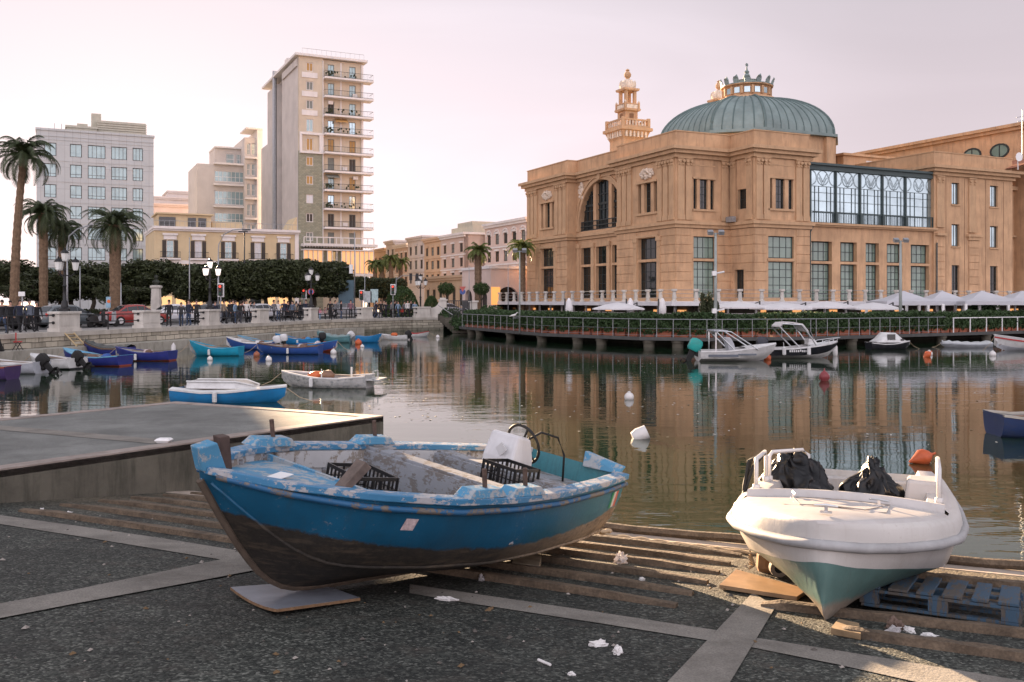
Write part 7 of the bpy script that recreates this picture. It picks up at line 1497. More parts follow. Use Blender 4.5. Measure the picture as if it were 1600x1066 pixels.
for px, py, lab, mt, r, sh, tl in ((983, 624, 'round white buoy alone in front of the theatre reflection', wb, .15, 'ball', 0), (1000, 685, 'tilted white drum float in the middle of the basin', wb, .17, 'drum', 1.15), (1441, 724, 'big orange buoy with a spiked end lying on its side behind the black bags', ob, .15, 'cone', 1.25), (1288, 595, 'dull red pear buoy in front of the black hulled boat', red_b, .19, 'cone', .0),
        (1199, 562, 'orange ball buoy at the bow of the teal engined boat', ob, .2, 'ball', 0), (1449, 558, 'orange and white float by the cabin boat', ob, .18, 'cone', .9), (1452, 555, 'white ball float touching the orange one', wb, .18, 'ball', 0), (1551, 556, 'white float below the red striped speedboat', wb, .18, 'ball', 0), (1305, 556, 'white upright fender at the bow of the black hulled boat', wb, .14, 'fender', 0),
        (271, 554, 'white upright fender at the end of the blue boat by the graffiti', wb, .14, 'fender', 0), (328, 563, 'white ball float in front of the turquoise boat', wb, .14, 'ball', 0), (420, 564, 'white ball float under the royal blue boat', wb, .16, 'ball', 0), (401, 557, 'rusty orange ball at the bow of the royal blue boat', P_('rust_buoy', (.30, .10, .05)), .18, 'ball', 0), (375, 553, 'pale ball at the stern of the turquoise boat', wb, .15, 'ball', 0), (560, 538, 'orange ball buoy by the lone azure boat', ob, .24, 'ball', 0), (566, 543, 'small white float near the orange ball by the azure boat', wb, .13, 'ball', 0), (684, 528, 'small white float near the corner of the quay', wb, .16, 'ball', 0), (521, 553, 'white float beside the blue boat with the red bottom', wb, .18, 'ball', 0)):
    buoy(px, FPX * HC / (py - HY), lab, mt, r, 'buoy' if sh != 'fender' else 'fender', sh, tl)
# seagull on the pole bracket
t = thing('seagull', 'white seagull perched on a bracket of the pier lamp pole', 'bird', (gx(803, 72.4), 72.4, 1.75)); mb = MB(); x = gx(803, 72.4)
mb.ring_loft([[(x + dx, 72.4 + r * math.cos(a * math.pi / 4), 1.93 + dz + r * .9 * math.sin(a * math.pi / 4)) for a in range(8)] for dx, dz, r in ((-.34, -.08, .02), (-.2, -.03, .07), (0, 0, .11), (.13, .05, .09), (.18, .13, .05), (.22, .19, .055), (.27, .2, .04), (.34, .18, .01))]); mb.tube([(x, 72.4, 1.72), (x, 72.4, 1.86)], .012, 4); mb.build('body', wb, t, smooth=True); mb = MB(); mb.tube([(x - .1, 72.4, 1.72), (gx(812, 73), 73, 1.72)], .03, 5); mb.build('bracket', m['rail_grey'], t)
# old ladder, bags and crate on the ledge
q, d = quay_pt(52.5, .55); t = thing('ladder', 'short wooden ladder leaning on the quay wall below the first pedestal', 'ladder', (q.x, q.y, .52)); mb = MB(); a = math.atan2(d.y, d.x)
for s_ in (-.35, .35): mb.tube([(q.x + d.x * s_ + .35, q.y + d.y * s_ - .1, .52), (q.x + d.x * s_ - .45, q.y + d.y * s_ + .15, 1.25)], .045, 4)
for k in range(4): f = .15 + k * .25; mb.tube([(q.x - d.x * .35 + .35 - .8 * f, q.y - d.y * .35 - .1 + .25 * f, .52 + .73 * f), (q.x + d.x * .35 + .35 - .8 * f, q.y + d.y * .35 - .1 + .25 * f, .52 + .73 * f)], .035, 4)
mb.build('frame', M('pale_wood', (.42, .32, .18), .8, .2, 6), t)
q, d = quay_pt(46.8, .6); t = thing('tarpaulin_heap', 'black sheeting heaped on the ledge at the left edge', 'heap', (q.x, q.y, .52)); mb = MB(); mb.ball((q.x, q.y, .8), (.55, .6, .65), 10, 7)
for i in range(len(mb.v)): mb.v[i] += noise.noise_vector(mb.v[i] * 2.5) * .2
mb.build('sheet', m['rubber'], t, smooth=True)
q, d = quay_pt(48.3, .7); t = thing('folding_chair', 'small red folding chair on the ledge beside the black heap', 'chair', (q.x, q.y, .52)); mb = MB(); mb.box((q.x, q.y, .95), (.4, .4, .05), .5); mb.box((q.x - .15, q.y + .1, 1.2), (.06, .4, .4), .5); mb.build('seat', redst, t); mb = MB()
for sx in (-.18, .18):
    for sy in (-.18, .18): mb.tube([(q.x + sx, q.y + sy, .52), (q.x - sx * .5, q.y + sy, .95)], .02, 4)
mb.build('frame', m['rail'], t)
# ------------------------------------------------------------ foreground: blue boat, white boat, sleepers, pallet, litter
def grade(nt, z, stops): return ramp(nt, N(nt, 'ShaderNodeMapRange', {0: z, 1: stops[0], 2: stops[1]}).outputs[0], [(0, 0), (1, 1)])
def hull_paint(name, top, under, zline, tilt=0.0, under2=None, scuff=.5, soft=.02, amp=.06, worn_col=(.42, .36, .30), wfreq=3.0, topvar=.12, fade=None, drip=None):
    """paint with a waterline: top colour above zline, grimy antifouling below; zline may rise along x"""
    mt, nt, b = nodes_of(name); oc = N(nt, 'ShaderNodeTexCoord').outputs['Object']; sp = N(nt, 'ShaderNodeSeparateXYZ', {0: oc}); 
    nz = N(nt, 'ShaderNodeTexNoise', {'Vector': oc, 'Scale': 5.0, 'Detail': 8.0, 'Roughness': .7}); nb = N(nt, 'ShaderNodeTexNoise', {'Vector': oc, 'Scale': 1.6, 'Detail': 6.0}); fn = N(nt, 'ShaderNodeTexNoise', {'Vector': oc, 'Scale': 26.0, 'Detail': 6.0, 'Roughness': .7})
    zz = N(nt, 'ShaderNodeMath', {0: N(nt, 'ShaderNodeMath', {0: N(nt, 'ShaderNodeMath', {0: N(nt, 'ShaderNodeMath', {0: sp.outputs[0], 1: 2.0}, operation='SUBTRACT').outputs[0], 1: 2.0}, operation='POWER').outputs[0], 1: -tilt}, operation='MULTIPLY').outputs[0], 1: sp.outputs[2]}, operation='ADD').outputs[0]
    zz = N(nt, 'ShaderNodeMath', {0: N(nt, 'ShaderNodeMath', {0: nz.outputs[0], 1: amp}, operation='MULTIPLY').outputs[0], 1: zz}, operation='ADD').outputs[0]
    k = N(nt, 'ShaderNodeMapRange', {0: zz, 1: zline - soft + amp / 2, 2: zline + soft + amp / 2}).outputs[0]
    tc = mixc(nt, ramp(nt, nb.outputs[0], [(.3, 0), (.7, 1)]), sc3(top, 1 - topvar), sc3(top, 1 + topvar))
    scr = N(nt, 'ShaderNodeMath', {0: ramp(nt, fn.outputs[0], [(.60, 0), (.70, 1)]), 1: ramp(nt, nb.outputs[0], [(.45, 0), (.62, scuff)])}, operation='MULTIPLY').outputs[0]
    tc = mixc(nt, scr, tc, worn_col)
    if fade: fx = N(nt, 'ShaderNodeMapRange', {0: N(nt, 'ShaderNodeMath', {0: sp.outputs[0], 1: N(nt, 'ShaderNodeMath', {0: nb.outputs[0], 1: 1.6}, operation='MULTIPLY').outputs[0]}, operation='ADD').outputs[0], 1: .7, 2: 3.0, 3: 1.0, 4: 0.0}).outputs[0]; tc = mixc(nt, fx, tc, mixc(nt, fn.outputs[0], sc3(fade, .8), sc3(fade, 1.2)))  # lighter teal towards the stern paints in the sky light it catches
    dr = N(nt, 'ShaderNodeTexNoise', {'Vector': N(nt, 'ShaderNodeMapping', {'Vector': oc, 'Scale': (14, 14, 1.1)}).outputs[0], 'Scale': 1.0, 'Detail': 5.0, 'Roughness': .7})
    tc = mixc(nt, ramp(nt, dr.outputs[0], [(.52, 0), (.75, .45 * min(scuff, 1))]), tc, sc3(under, .8) if drip is None else drip)
    lc = mixc(nt, ramp(nt, nz.outputs[0], [(.35, 0), (.65, 1)]), sc3(under, .55), sc3(under, 1.45))
    if under2:
        kx = N(nt, 'ShaderNodeMapRange', {0: sp.outputs[0], 1: under2[1], 2: under2[2]}).outputs[0]; kx = N(nt, 'ShaderNodeMath', {0: kx, 1: N(nt, 'ShaderNodeMath', {0: nz.outputs[0], 1: .5}, operation='SUBTRACT').outputs[0]}, operation='ADD', use_clamp=True).outputs[0]
        lc = mixc(nt, kx, mixc(nt, ramp(nt, nz.outputs[0], [(.35, 0), (.65, 1)]), sc3(under2[0], .6), sc3(under2[0], 1.3)), lc)
    lc = mixc(nt, ramp(nt, fn.outputs[0], [(.45, 0), (.7, .5)]), lc, sc3(under, .4)); mud = N(nt, 'ShaderNodeTexNoise', {'Vector': N(nt, 'ShaderNodeMapping', {'Vector': oc, 'Scale': (1.2, 1.2, 7.0)}).outputs[0], 'Scale': 2.6, 'Detail': 9.0, 'Roughness': .72}); lc = mixc(nt, ramp(nt, mud.outputs[0], [(.50, 0), (.66, .65)]), lc, (.115, .088, .06))
    nt.links.new(mixc(nt, k, lc, tc), b.inputs['Base Color']); nt.links.new(N(nt, 'ShaderNodeMapRange', {0: k, 3: .8, 4: .38}).outputs[0], b.inputs['Roughness'])
    nt.links.new(N(nt, 'ShaderNodeBump', {'Height': fn.outputs[0], 'Strength': .25, 'Distance': .01}).outputs[0], b.inputs['Normal']); b.inputs['Specular IOR Level'].default_value = .4
    return mt
def worn_paint(name, top, under, amount=.5, scale=7.0, rough=.6, stretch=(1, 1, 1)):
    mt, nt, b = nodes_of(name); p = pos(nt, stretch, True); a = N(nt, 'ShaderNodeTexNoise', {'Vector': p, 'Scale': scale, 'Detail': 10.0, 'Roughness': .75}); c2 = N(nt, 'ShaderNodeTexNoise', {'Vector': p, 'Scale': scale * .3, 'Detail': 4.0})
    s_ = N(nt, 'ShaderNodeMath', {0: a.outputs[0], 1: N(nt, 'ShaderNodeMath', {0: c2.outputs[0], 1: .8}, operation='MULTIPLY').outputs[0]}, operation='ADD').outputs[0]; th_ = .9 + .2 * (1 - amount * 2) * .5
    k = ramp(nt, N(nt, 'ShaderNodeMath', {0: s_, 1: .55}, operation='MULTIPLY').outputs[0], [(th_ * .55 - .015, 0), (th_ * .55 + .015, 1)])
    c = mixc(nt, k, mixc(nt, c2.outputs[0], sc3(top, .8), sc3(top, 1.2)), mixc(nt, a.outputs[0], sc3(under, .6), sc3(under, 1.4))); nt.links.new(c, b.inputs['Base Color']); b.inputs['Roughness'].default_value = rough
    nt.links.new(N(nt, 'ShaderNodeBump', {'Height': k, 'Strength': .5, 'Distance': .004}, invert=True).outputs[0], b.inputs['Normal']); return mt
BL_L, BL_B = 4.65, 1.06
bb = thing('fishing_boat', 'weathered blue wooden fishing boat hauled out on the slipway', 'boat', (0, 0, 0))
beam = [(0, .64), (.15, .80), (.35, .96), (.5, 1), (.65, .97), (.8, .76), (.92, .42), (1, .035)]
sheer = [(0, .93), (.15, .92), (.3, .915), (.5, .915), (.65, .93), (.8, .955), (.92, .975), (1, 1.005)]
keel = [(0, .03), (.1, 0), (.74, 0), (.8, .03), (.85, .14), (.9, .36), (.95, .63), (1, .92)]
def prof_b(s_):
    t = max(0, min(1, (s_ - .5) / .42)); return [(q, g * (1 - t) + h * t) for q, g, h in ((1, 1, 1), (.93, 1.0, .985), (.72, .975, .90), (.50, .91, .74), (.36, .82, .56), (.34, .80, .53), (.20, .56, .30), (.07, .16, .09), (.0, .035, .03))]
RB = hull_rings(BL_L, BL_B, beam, sheer, keel, prof_b, 34, 0.0); 
for r in RB:
    for p in r: p.x += (0.16 * (1 - min(p.z / .9, 1))) * max(0, 1 - p.x / .6)
mb = MB(); loft_hull(mb, RB, [0] * 8)
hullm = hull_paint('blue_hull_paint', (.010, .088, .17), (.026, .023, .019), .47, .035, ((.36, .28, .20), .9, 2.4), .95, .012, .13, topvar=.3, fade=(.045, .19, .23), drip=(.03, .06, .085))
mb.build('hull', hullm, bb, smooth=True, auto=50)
for q in range(2): # rubbing strakes
    mb = MB()
    for sg in (-1, 1): mb.tube([(r[1].x, sg * (r[1].y + .012), r[1].z - .03 if q == 0 else r[4].z) if q == 0 else (r[5].x, sg * (r[5].y + .006), r[5].z) for r in RB[:-1]], .026 if q == 0 else .014, 6)
    mb.build('rubbing_strake', worn_paint('strake_paint', (.015, .10, .22), (.14, .12, .10), .34, 16) if q == 0 else hullm, bb, smooth=True)
mb = MB(); mb.tube([(BL_L * .02, 0, -.015)] + [(r[-1].x, 0, r[-1].z - .01) for r in RB if .1 < r[-1].x], .03, 6); mb.build('keel_band', M('keel_wood', (.10, .075, .055), .9, .3, 8, obj=True), bb)
light = worn_paint('deck_paint', (.07, .25, .41), (.30, .33, .35), .36, 17); greyp = worn_paint('grey_thwart_paint', (.26, .275, .30), (.165, .15, .14), .36, 16, .8, (1, 1.6, 3)); whit = worn_paint('white_lining_paint', (.45, .46, .47), (.24, .21, .18), .26, 16)
mb = MB(); rr = inner_shell(mb, [r for r in RB if r[0].x < BL_L * .93], .075, .30); mb.build('interior', whit, bb)
mb = MB()
for k in range(9):
    r = RB[2 + k * 3]; 
    for sg in (-1, 1): mb.tube([(r[0].x, sg * (r[0].y - .10), r[0].z - .06), (r[0].x, sg * (y_at(r, .6) - .05), .6), (r[0].x, sg * (y_at(r, .34) - .04), .34)], .025, 4)
mb.build('frame', greyp, bb)
gunwale(RB, .035, .115, .055, .015).build('gunwale', worn_paint('gunwale_paint', (.04, .185, .34), (.36, .36, .37), .33, 14, .5, (1, 2.2, 2.2)), bb, bevel=.008)
mb = MB()
fd = [r for r in RB if r[0].x > BL_L * .735]; mb.ring_loft([[(r[0].x, max(r[0].y - .1, .01), r[0].z - .10), (r[0].x, max(r[0].y - .1, .01) * .5, r[0].z - .065), (r[0].x, 0, r[0].z - .055), (r[0].x, -max(r[0].y - .1, .01) * .5, r[0].z - .065), (r[0].x, -max(r[0].y - .1, .01), r[0].z - .10)] for r in fd], closed=False, caps=False)
r = fd[0]; mb.hexa([(r[0].x - .04, -r[0].y + .09, r[0].z - .17), (r[0].x + .0, -r[0].y + .09, r[0].z - .17), (r[0].x, r[0].y - .09, r[0].z - .17), (r[0].x - .04, r[0].y - .09, r[0].z - .17)], [(r[0].x - .04, -r[0].y + .09, r[0].z - .045), (r[0].x, -r[0].y + .09, r[0].z - .045), (r[0].x, r[0].y - .09, r[0].z - .045), (r[0].x - .04, r[0].y - .09, r[0].z - .045)]); mb.build('foredeck', light, bb)
mb = MB()
for s_ in (1, -1):
    a = [q for q in RB if BL_L * .20 < q[0].x < BL_L * .74]; mb.ring_loft([[(q[0].x, s_ * (q[0].y - .105), q[0].z - .20), (q[0].x, s_ * (q[0].y - .105), q[0].z - .045), (q[0].x, s_ * (q[0].y - .13), q[0].z - .045), (q[0].x, s_ * (q[0].y - .13), q[0].z - .20)] for q in a])
mb.build('inwale', whit, bb)
def hbz(x):
    r = min(RB, key=lambda q: abs(q[0].x - x)); return r[0].y, r[0].z
for x, top, ht in ((2.20, .03, .40), (1.30, .06, .34)):
    y, z = hbz(x); mb = MB(); w = y - .08; mb.hexa([(x - .03, -w, z - top - ht), (x + .03, -w, z - top - ht), (x + .03, w, z - top - ht), (x - .03, w, z - top - ht)], [(x - .03, -w, z - top), (x + .03, -w, z - top), (x + .03, w, z - top), (x - .03, w, z - top)]); mb.box((x - .10, 0, z - top + .012), (.20, 2 * w, .03)); mb.build('thwart', greyp, bb, bevel=.006)
mb = MB(); y, z = hbz(.3); mb.box((.26, 0, z - .22), (.5, 2 * y - .2, .03)); mb.build('stern_seat', greyp, bb)
pin_m = M('rusty_pin', (.10, .065, .05), .8, .3, 20, obj=True)
for x, sg in ((2.72, 1), (2.20, 1), (3.42, -1), (2.08, -1)):
    y, z = hbz(x); mb = MB(); mb.ring_loft([[(x - .24, sg * (y - .14), z + .015), (x + .24, sg * (y - .14), z + .015), (x + .24, sg * (y + .03), z + .015), (x - .24, sg * (y + .03), z + .015)], [(x - .17, sg * (y - .13), z + .085), (x + .17, sg * (y - .13), z + .085), (x + .17, sg * (y + .02), z + .085), (x - .17, sg * (y + .02), z + .085)]]); o = mb.build('oarlock_pad', light, bb, bevel=.006); mb = MB(); mb.tube([(x - .03, sg * (y - .05), z + .07), (x + .02, sg * (y - .05), z + .235)], .02, 8); mb.build('thole_pin', pin_m, o)
# stem head, bitts
mb = MB(); mb.hexa([(BL_L - .20, -.06, .94), (BL_L + .02, -.055, .98), (BL_L + .02, .055, .98), (BL_L - .20, .06, .94)], [(BL_L - .05, -.065, 1.19), (BL_L + .09, -.06, 1.15), (BL_L + .09, .06, 1.15), (BL_L - .05, .065, 1.19)]); mb.build('stem_head', light, bb, bevel=.01)
mb = MB(); mb.hexa([(BL_L - .34, -.2, .95), (BL_L - .26, -.2, .95), (BL_L - .26, -.11, .95), (BL_L - .34, -.11, .95)], [(BL_L - .27, -.2, 1.20), (BL_L - .18, -.2, 1.19), (BL_L - .18, -.11, 1.19), (BL_L - .27, -.11, 1.20)]); mb.build('bitt', M('bitt_wood', (.075, .05, .042), .8, .3, 10, obj=True), bb, bevel=.008)
mb = MB(); y, z = hbz(3.75); mb.hexa([(3.86, y - .26, z - .09), (3.95, y - .26, z - .09), (3.95, y - .17, z - .09), (3.86, y - .17, z - .09)], [(3.56, y - .30, z + .14), (3.64, y - .30, z + .19), (3.64, y - .20, z + .19), (3.56, y - .20, z + .14)]); mb.build('bitt', M('bitt_wood_grey', (.13, .10, .085), .8, .3, 10, obj=True), bb, bevel=.008)
# near quarter knee at the transom
mb = MB(); mb.hexa([(-.02, .60, .92), (.05, .60, .92), (.05, .15, .90), (-.02, .15, .90)], [(-.07, .62, 1.0), (.0, .62, 1.0), (.0, .12, 1.06), (-.07, .12, 1.06)]); mb.build('quarter_knee', light, bb, bevel=.01)
# console with wheel and cable
mb = MB(); cx_, cy_ = .92, -.20; mb.ring_loft([[(cx_ - .2, cy_ - .22, .32), (cx_ + .22, cy_ - .22, .32), (cx_ + .22, cy_ + .22, .32), (cx_ - .2, cy_ + .22, .32)], [(cx_ - .18, cy_ - .2, .95), (cx_ + .17, cy_ - .2, .95), (cx_ + .17, cy_ + .2, .95), (cx_ - .18, cy_ + .2, .95)], [(cx_ - .12, cy_ - .18, 1.16), (cx_ + .10, cy_ - .18, 1.20), (cx_ + .10, cy_ + .18, 1.20), (cx_ - .12, cy_ + .18, 1.16)]]); co = mb.build('console', M('console_gelcoat', (.60, .60, .61), .5, .08, 5, dirt=.4, dirt_col=(.25, .22, .2), obj=True), bb, bevel=.03)
mb = MB(); mb.box((cx_ + .20, cy_ + .06, 1.04), (.015, .10, .10), 0, .785); co_s = mb.build('sticker', M('pale_sticker', (.5, .5, .5), .4), co)
mb = MB(); ring = [Vector((cx_ - .30 + .09 * math.cos(a), cy_ - .05 + .21 * math.sin(a) * .98, 1.06 + .20 * math.cos(a))) for a in [2 * math.pi * k / 28 for k in range(29)]]; mb.tube(ring, .016, 6); hub = Vector((cx_ - .26, cy_ - .05, 1.05))
for k in (2, 11, 20): mb.tube([hub, ring[k]], .013, 5)
mb.tube([hub, hub + Vector((.14, 0, -.03))], .03, 6); mb.build('steering_wheel', m['rubber'], bb, smooth=True)
mb = MB(); mb.tube([(cx_ - .15, cy_ + .05, 1.10), (cx_ - .35, cy_ + .12, 1.22), (cx_ - .55, cy_ + .2, 1.18), (cx_ - .66, cy_ + .24, 1.0), (cx_ - .68, cy_ + .26, .72)], .013, 6); mb.build('control_cable', m['rubber'], bb, smooth=True)
# stickers on the hull
def hull_patch(name, x0, x1, q0, q1, mats, cols=1, dx=0):
    mb = MB(); nx_ = 6
    def P3(x, q):
        i = max(k for k in range(len(RB) - 1) if RB[k][0].x <= x or k == 0); a, b_ = RB[i], RB[i + 1]; f = (x - a[0].x) / (b_[0].x - a[0].x); z0, y0 = None, None
        def yz(r):
            T = [((p.z - r[-1].z) / (r[0].z - r[-1].z), p.y, p.z) for p in r]
            for (qa, ya, za), (qb, yb, zb) in zip(T, T[1:]):
                if qb <= q <= qa: g = (q - qb) / (qa - qb); return yb + (ya - yb) * g, zb + (za - zb) * g
        (ya, za), (yb, zb) = yz(a), yz(b_); return Vector((x, ya + (yb - ya) * f + .004, za + (zb - za) * f))
    for i in range(nx_):
        xa, xb = x0 + (x1 - x0) * i / nx_, x0 + (x1 - x0) * (i + 1) / nx_; mb.m = min(i * cols // nx_, cols - 1); mb.quad(P3(xa, q0), P3(xb, q0), P3(xb + dx, q1), P3(xa + dx, q1))
    return mb.build(name, mats, bb)
hull_patch('flag_sticker', .17, .36, .66, .84, [M('flag_red', (.50, .12, .08), .5), M('flag_white', (.55, .53, .5), .5), M('flag_green', (.03, .25, .12), .5)], 3, -.02)
hull_patch('registration_sticker', 3.33, 3.43, .72, .82, M('faded_sticker', (.50, .40, .40), .5, .35, 30, obj=True), 1, -.02)
bb.location = (.526, 10.316, .352); bb.rotation_euler = (R(-7.0), R(-6.0), R(-128.5))
bpy.context.view_layer.update(); MB_ = bb.matrix_basis.copy()
def on_boat(p): return MB_ @ Vector(p)
# crates lying in the boat: things of their own
def crate(label, x, y, z, rz, d=(.50, .34, .24), tilt=0.0):
    t = thing('crate', label, 'crate', (0, 0, 0), 'black plastic crates in the blue boat'); mb = MB(); a, b_, h = d[0] / 2, d[1] / 2, d[2]
    for zz in (.0, h - .03): 
        for s_ in (-1, 1): mb.box((0, s_ * b_, zz + .015), (d[0], .014, .03)); mb.box((s_ * a, 0, zz + .015), (.014, d[1], .03))
    for s_ in (-1, 1):
        for k in range(9): mb.box((-a + d[0] * k / 8, s_ * b_, h / 2), (.014 if k % 4 else .03, .012, h)); 
        for k in range(6): mb.box((s_ * a, -b_ + d[1] * k / 5, h / 2), (.012, .014, h))
        for zz in (.33, .62): mb.box((0, s_ * b_, h * zz), (d[0], .010, .012)); mb.box((s_ * a, 0, h * zz), (.010, d[1], .012))
    for k in range(8): mb.box((-a + d[0] * (k + .5) / 8, 0, .008), (.02, d[1], .01)); mb.box((0, -b_ + d[1] * (k + .5) / 8, .006), (d[0], .015, .008))
    mb.build('basket', M('black_plastic', (.010, .010, .011), .4) if 'bplastic' not in m else m['bplastic'], t); m.setdefault('bplastic', bpy.data.materials['black_plastic'])
    t.matrix_basis = MB_ @ Matrix.Translation((x, y, z)) @ Matrix.Rotation(rz, 4, 'Z') @ Matrix.Rotation(tilt, 4, 'X'); return t
crate('black plastic crate in the bow half of the blue boat', 3.0, -.10, .62, 1.35, (.52, .38, .28)); crate('black plastic crate against the white console', 1.38, .22, .68, 1.45, (.44, .32, .30)); 
mb = MB(); 
mb.box(on_boat((4.02, .06, .925)), (.20, .13, .006), R(-120), -.06, .09)
o = mb.build('paper', m['white'], None, loc=on_boat((4.02, .02, .93))); tag(o, 'folded white paper lying on the bow deck of the blue boat', 'paper')
# ---------------- white boat
wt = thing('motorboat', 'small white fibreglass boat with teal bottom standing on the slipway', 'boat', (0, 0, 0)); WL, WB = 3.75, 1.02
beam = [(0, .86), (.3, .97), (.5, 1), (.66, .95), (.78, .80), (.88, .56), (.95, .30), (.985, .14), (1, .05)]; sheer = [(0, .76), (.35, .73), (.6, .72), (.85, .785), (1, .82)]; keel = [(0, .10), (.3, .04), (.7, .0), (.90, .0), (.96, .04), (1, .14)]
def prof_w(s_):
    t = max(0, min(1, (s_ - .3) / .7)); t = t * t * (3 - 2 * t); c = .25 + .33 * t; return [(1.02, .90), (1.0, .945), (.96, .975), (.87, .988), (.78, 1.0), (.75, .96), ((c + .75) / 2, .935 - .06 * t), (c, .89 - .11 * t), (c - .02, .865 - .11 * t), (c * .5, .48 - .04 * t), (0, .03)]
RW = hull_rings(WL, WB, beam, sheer, keel, prof_w, 34, .0)
whw = hull_paint('white_hull_paint', (.54, .52, .49), (.54, .52, .49), -1, .0, None, .6, .006, .012, (.30, .25, .20), 2, .08, drip=(.34, .29, .23))
whm = hull_paint('teal_hull_paint', (.105, .19, .175), (.105, .19, .175), -1, .0, None, .9, .006, .012, (.22, .23, .20), 2, .3, drip=(.09, .10, .085))
# dirty keel: second layer of grime low on the forefoot
nt = whm.node_tree; b = nt.nodes['Principled BSDF']; src = b.inputs['Base Color'].links[0].from_socket; oc = N(nt, 'ShaderNodeTexCoord').outputs['Object']; z = N(nt, 'ShaderNodeSeparateXYZ', {0: oc}).outputs[2]; nz = N(nt, 'ShaderNodeTexNoise', {'Vector': oc, 'Scale': 9.0, 'Detail': 9.0, 'Roughness': .75})
zz = N(nt, 'ShaderNodeMath', {0: N(nt, 'ShaderNodeMath', {0: nz.outputs[0], 1: .16}, operation='MULTIPLY').outputs[0], 1: z}, operation='ADD').outputs[0]; k = N(nt, 'ShaderNodeMapRange', {0: zz, 1: .25, 2: .31, 3: 1.0, 4: 0.0}).outputs[0]
nt.links.new(mixc(nt, k, src, mixc(nt, nz.outputs[0], (.10, .085, .07), (.40, .34, .27))), b.inputs['Base Color'])
mb = MB(); loft_hull(mb, RW, [0] * 7 + [1] * 3); mb.build('hull', [whw, whm], wt, smooth=True, auto=50)
gel = M('boat_gelcoat', (.50, .475, .455), .38, .07, 3, dirt=.45, dirt_col=(.36, .30, .25), dscale=(3, 3, 3), obj=True, bump=.06, bscale=60)
mb = MB()
mb.tube([(r[4].x, r[4].y + .005, r[4].z) for r in RW] + [(RW[-1][4].x + .012, 0, RW[-1][4].z)] + [(r[4].x, -r[4].y - .005, r[4].z) for r in reversed(RW)], .042, 8); mb.build('rub_rail', M('grey_rub_rail', (.36, .36, .36), .6, .15, 6, dirt=.5, obj=True), wt, smooth=True)
AFT = WL * .58
def topedge(r): return r[0]
mb = MB(); dk = [r for r in RW if r[0].x >= AFT]
def dz(r, f): return r[0].z + (.012 if abs(f) < .99 else -.003) + .05 * (1 - f * f) * min(1, r[0].y / .5)
mb.ring_loft([[(r[0].x, r[0].y * f, dz(r, f)) for f in (1, .96, .8, .5, .2, 0, -.2, -.5, -.8, -.96, -1)] for r in dk] + [[(dk[-1][0].x + .002, dk[-1][0].y * f, dk[-1][0].z - .006) for f in (1, .96, .8, .5, .2, 0, -.2, -.5, -.8, -.96, -1)]], closed=False, caps=False)
mb.build('foredeck', gel, wt, smooth=True)
y0, z0 = dk[0][0].y, dk[0][0].z
mb = MB(); mb.ring_loft([[(AFT + dx_, y, z0 + .02 + zz_ + .05 * (1 - (y / y0) ** 2)) for dx_, zz_ in ((-.02, -.5), (-.02, .05), (.05, .055), (.09, .01), (.11, -.06))] for y in [y0 * .97 * (k / 6 - 1) for k in range(13)]], closed=False, caps=False); mb.build('coaming', gel, wt, smooth=True, auto=50)
mb = MB(); inn = [r for r in RW if r[0].x <= AFT + .05]; wsd = .20
rr = [[(r[0].x, sg_ * (r[0].y - a), r[0].z + zz_) for sg_, a, zz_ in ((1, 0, 0), (1, .06, .05), (1, wsd, .05), (1, wsd + .03, -.02), (1, wsd + .06, -.42), (-1, wsd + .06, -.42), (-1, wsd + .03, -.02), (-1, wsd, .05), (-1, .06, .05), (-1, 0, 0))] for r in inn]; mb.ring_loft(rr, closed=False, caps=False); mb.build('cockpit', gel, wt, smooth=True, auto=40)
mb = MB(); r = RW[0]; mb.hexa([(.0, -r[0].y + .06, .25), (.10, -r[0].y + .06, .25), (.10, r[0].y - .06, .25), (.0, r[0].y - .06, .25)], [(.0, -r[0].y + .06, .70), (.10, -r[0].y + .06, .70), (.10, r[0].y - .06, .70), (.0, r[0].y - .06, .70)]); mb.build('transom', gel, wt, bevel=.02)
mb = MB(); mb.ring_loft([[(.9, .46, .3), (1.45, .46, .3), (1.45, .84, .3), (.9, .84, .3)], [(.98, .52, .90), (1.38, .52, .90), (1.42, .84, .90), (.92, .84, .90)]]); mb.build('seat_box', gel, wt, bevel=.03)
# hatch and fittings
def dkz(x, y): r = min(RW, key=lambda q: abs(q[0].x - x)); return r[0].z + .012 + .05 * (1 - min(abs(y) / max(r[0].y, .1), 1) ** 2)
hx0, hx1, hw = AFT + .22, AFT + .92, .42
mb = MB(); mb.ring_loft([[(x, y * (1 if x < hx1 else .62), dkz(x, y) + .005) for y in (-hw, -hw * .5, 0, hw * .5, hw)] for x in [hx0 + (hx1 - hx0) * k / 8 for k in range(9)]], closed=False, caps=False); mb.build('hatch', gel, wt)
mb = MB(); e = [(hx0, -hw), (hx0, hw), (hx1, hw * .62), (hx1, -hw * .62), (hx0, -hw)]
for (xa, ya), (xb, yb) in zip(e, e[1:]):
    for k in range(4):
        a = (xa + (xb - xa) * k / 4, ya + (yb - ya) * k / 4); b_ = (xa + (xb - xa) * (k + 1) / 4, ya + (yb - ya) * (k + 1) / 4); mb.tube([(a[0], a[1], dkz(*a) + .008), (b_[0], b_[1], dkz(*b_) + .008)], .004, 4)
mb.build('hatch_seam', M('seam_dark', (.26, .225, .20), .8), wt)
def cleat(x, y, rz=0):
    mb = MB(); z = dkz(x, y); mb.box((x, y, z + .03), (.025, .025, .05)); c_, s_ = math.cos(rz) * .09, math.sin(rz) * .09; mb.tube([(x - c_, y - s_, z + .055), (x, y, z + .062), (x + c_, y + s_, z + .055)], [.008, .014, .008], 6); mb.box((x, y, z + .006), (.09, .05, .012), rz); mb.build('cleat', m['chrome'], wt, smooth=True, auto=40)
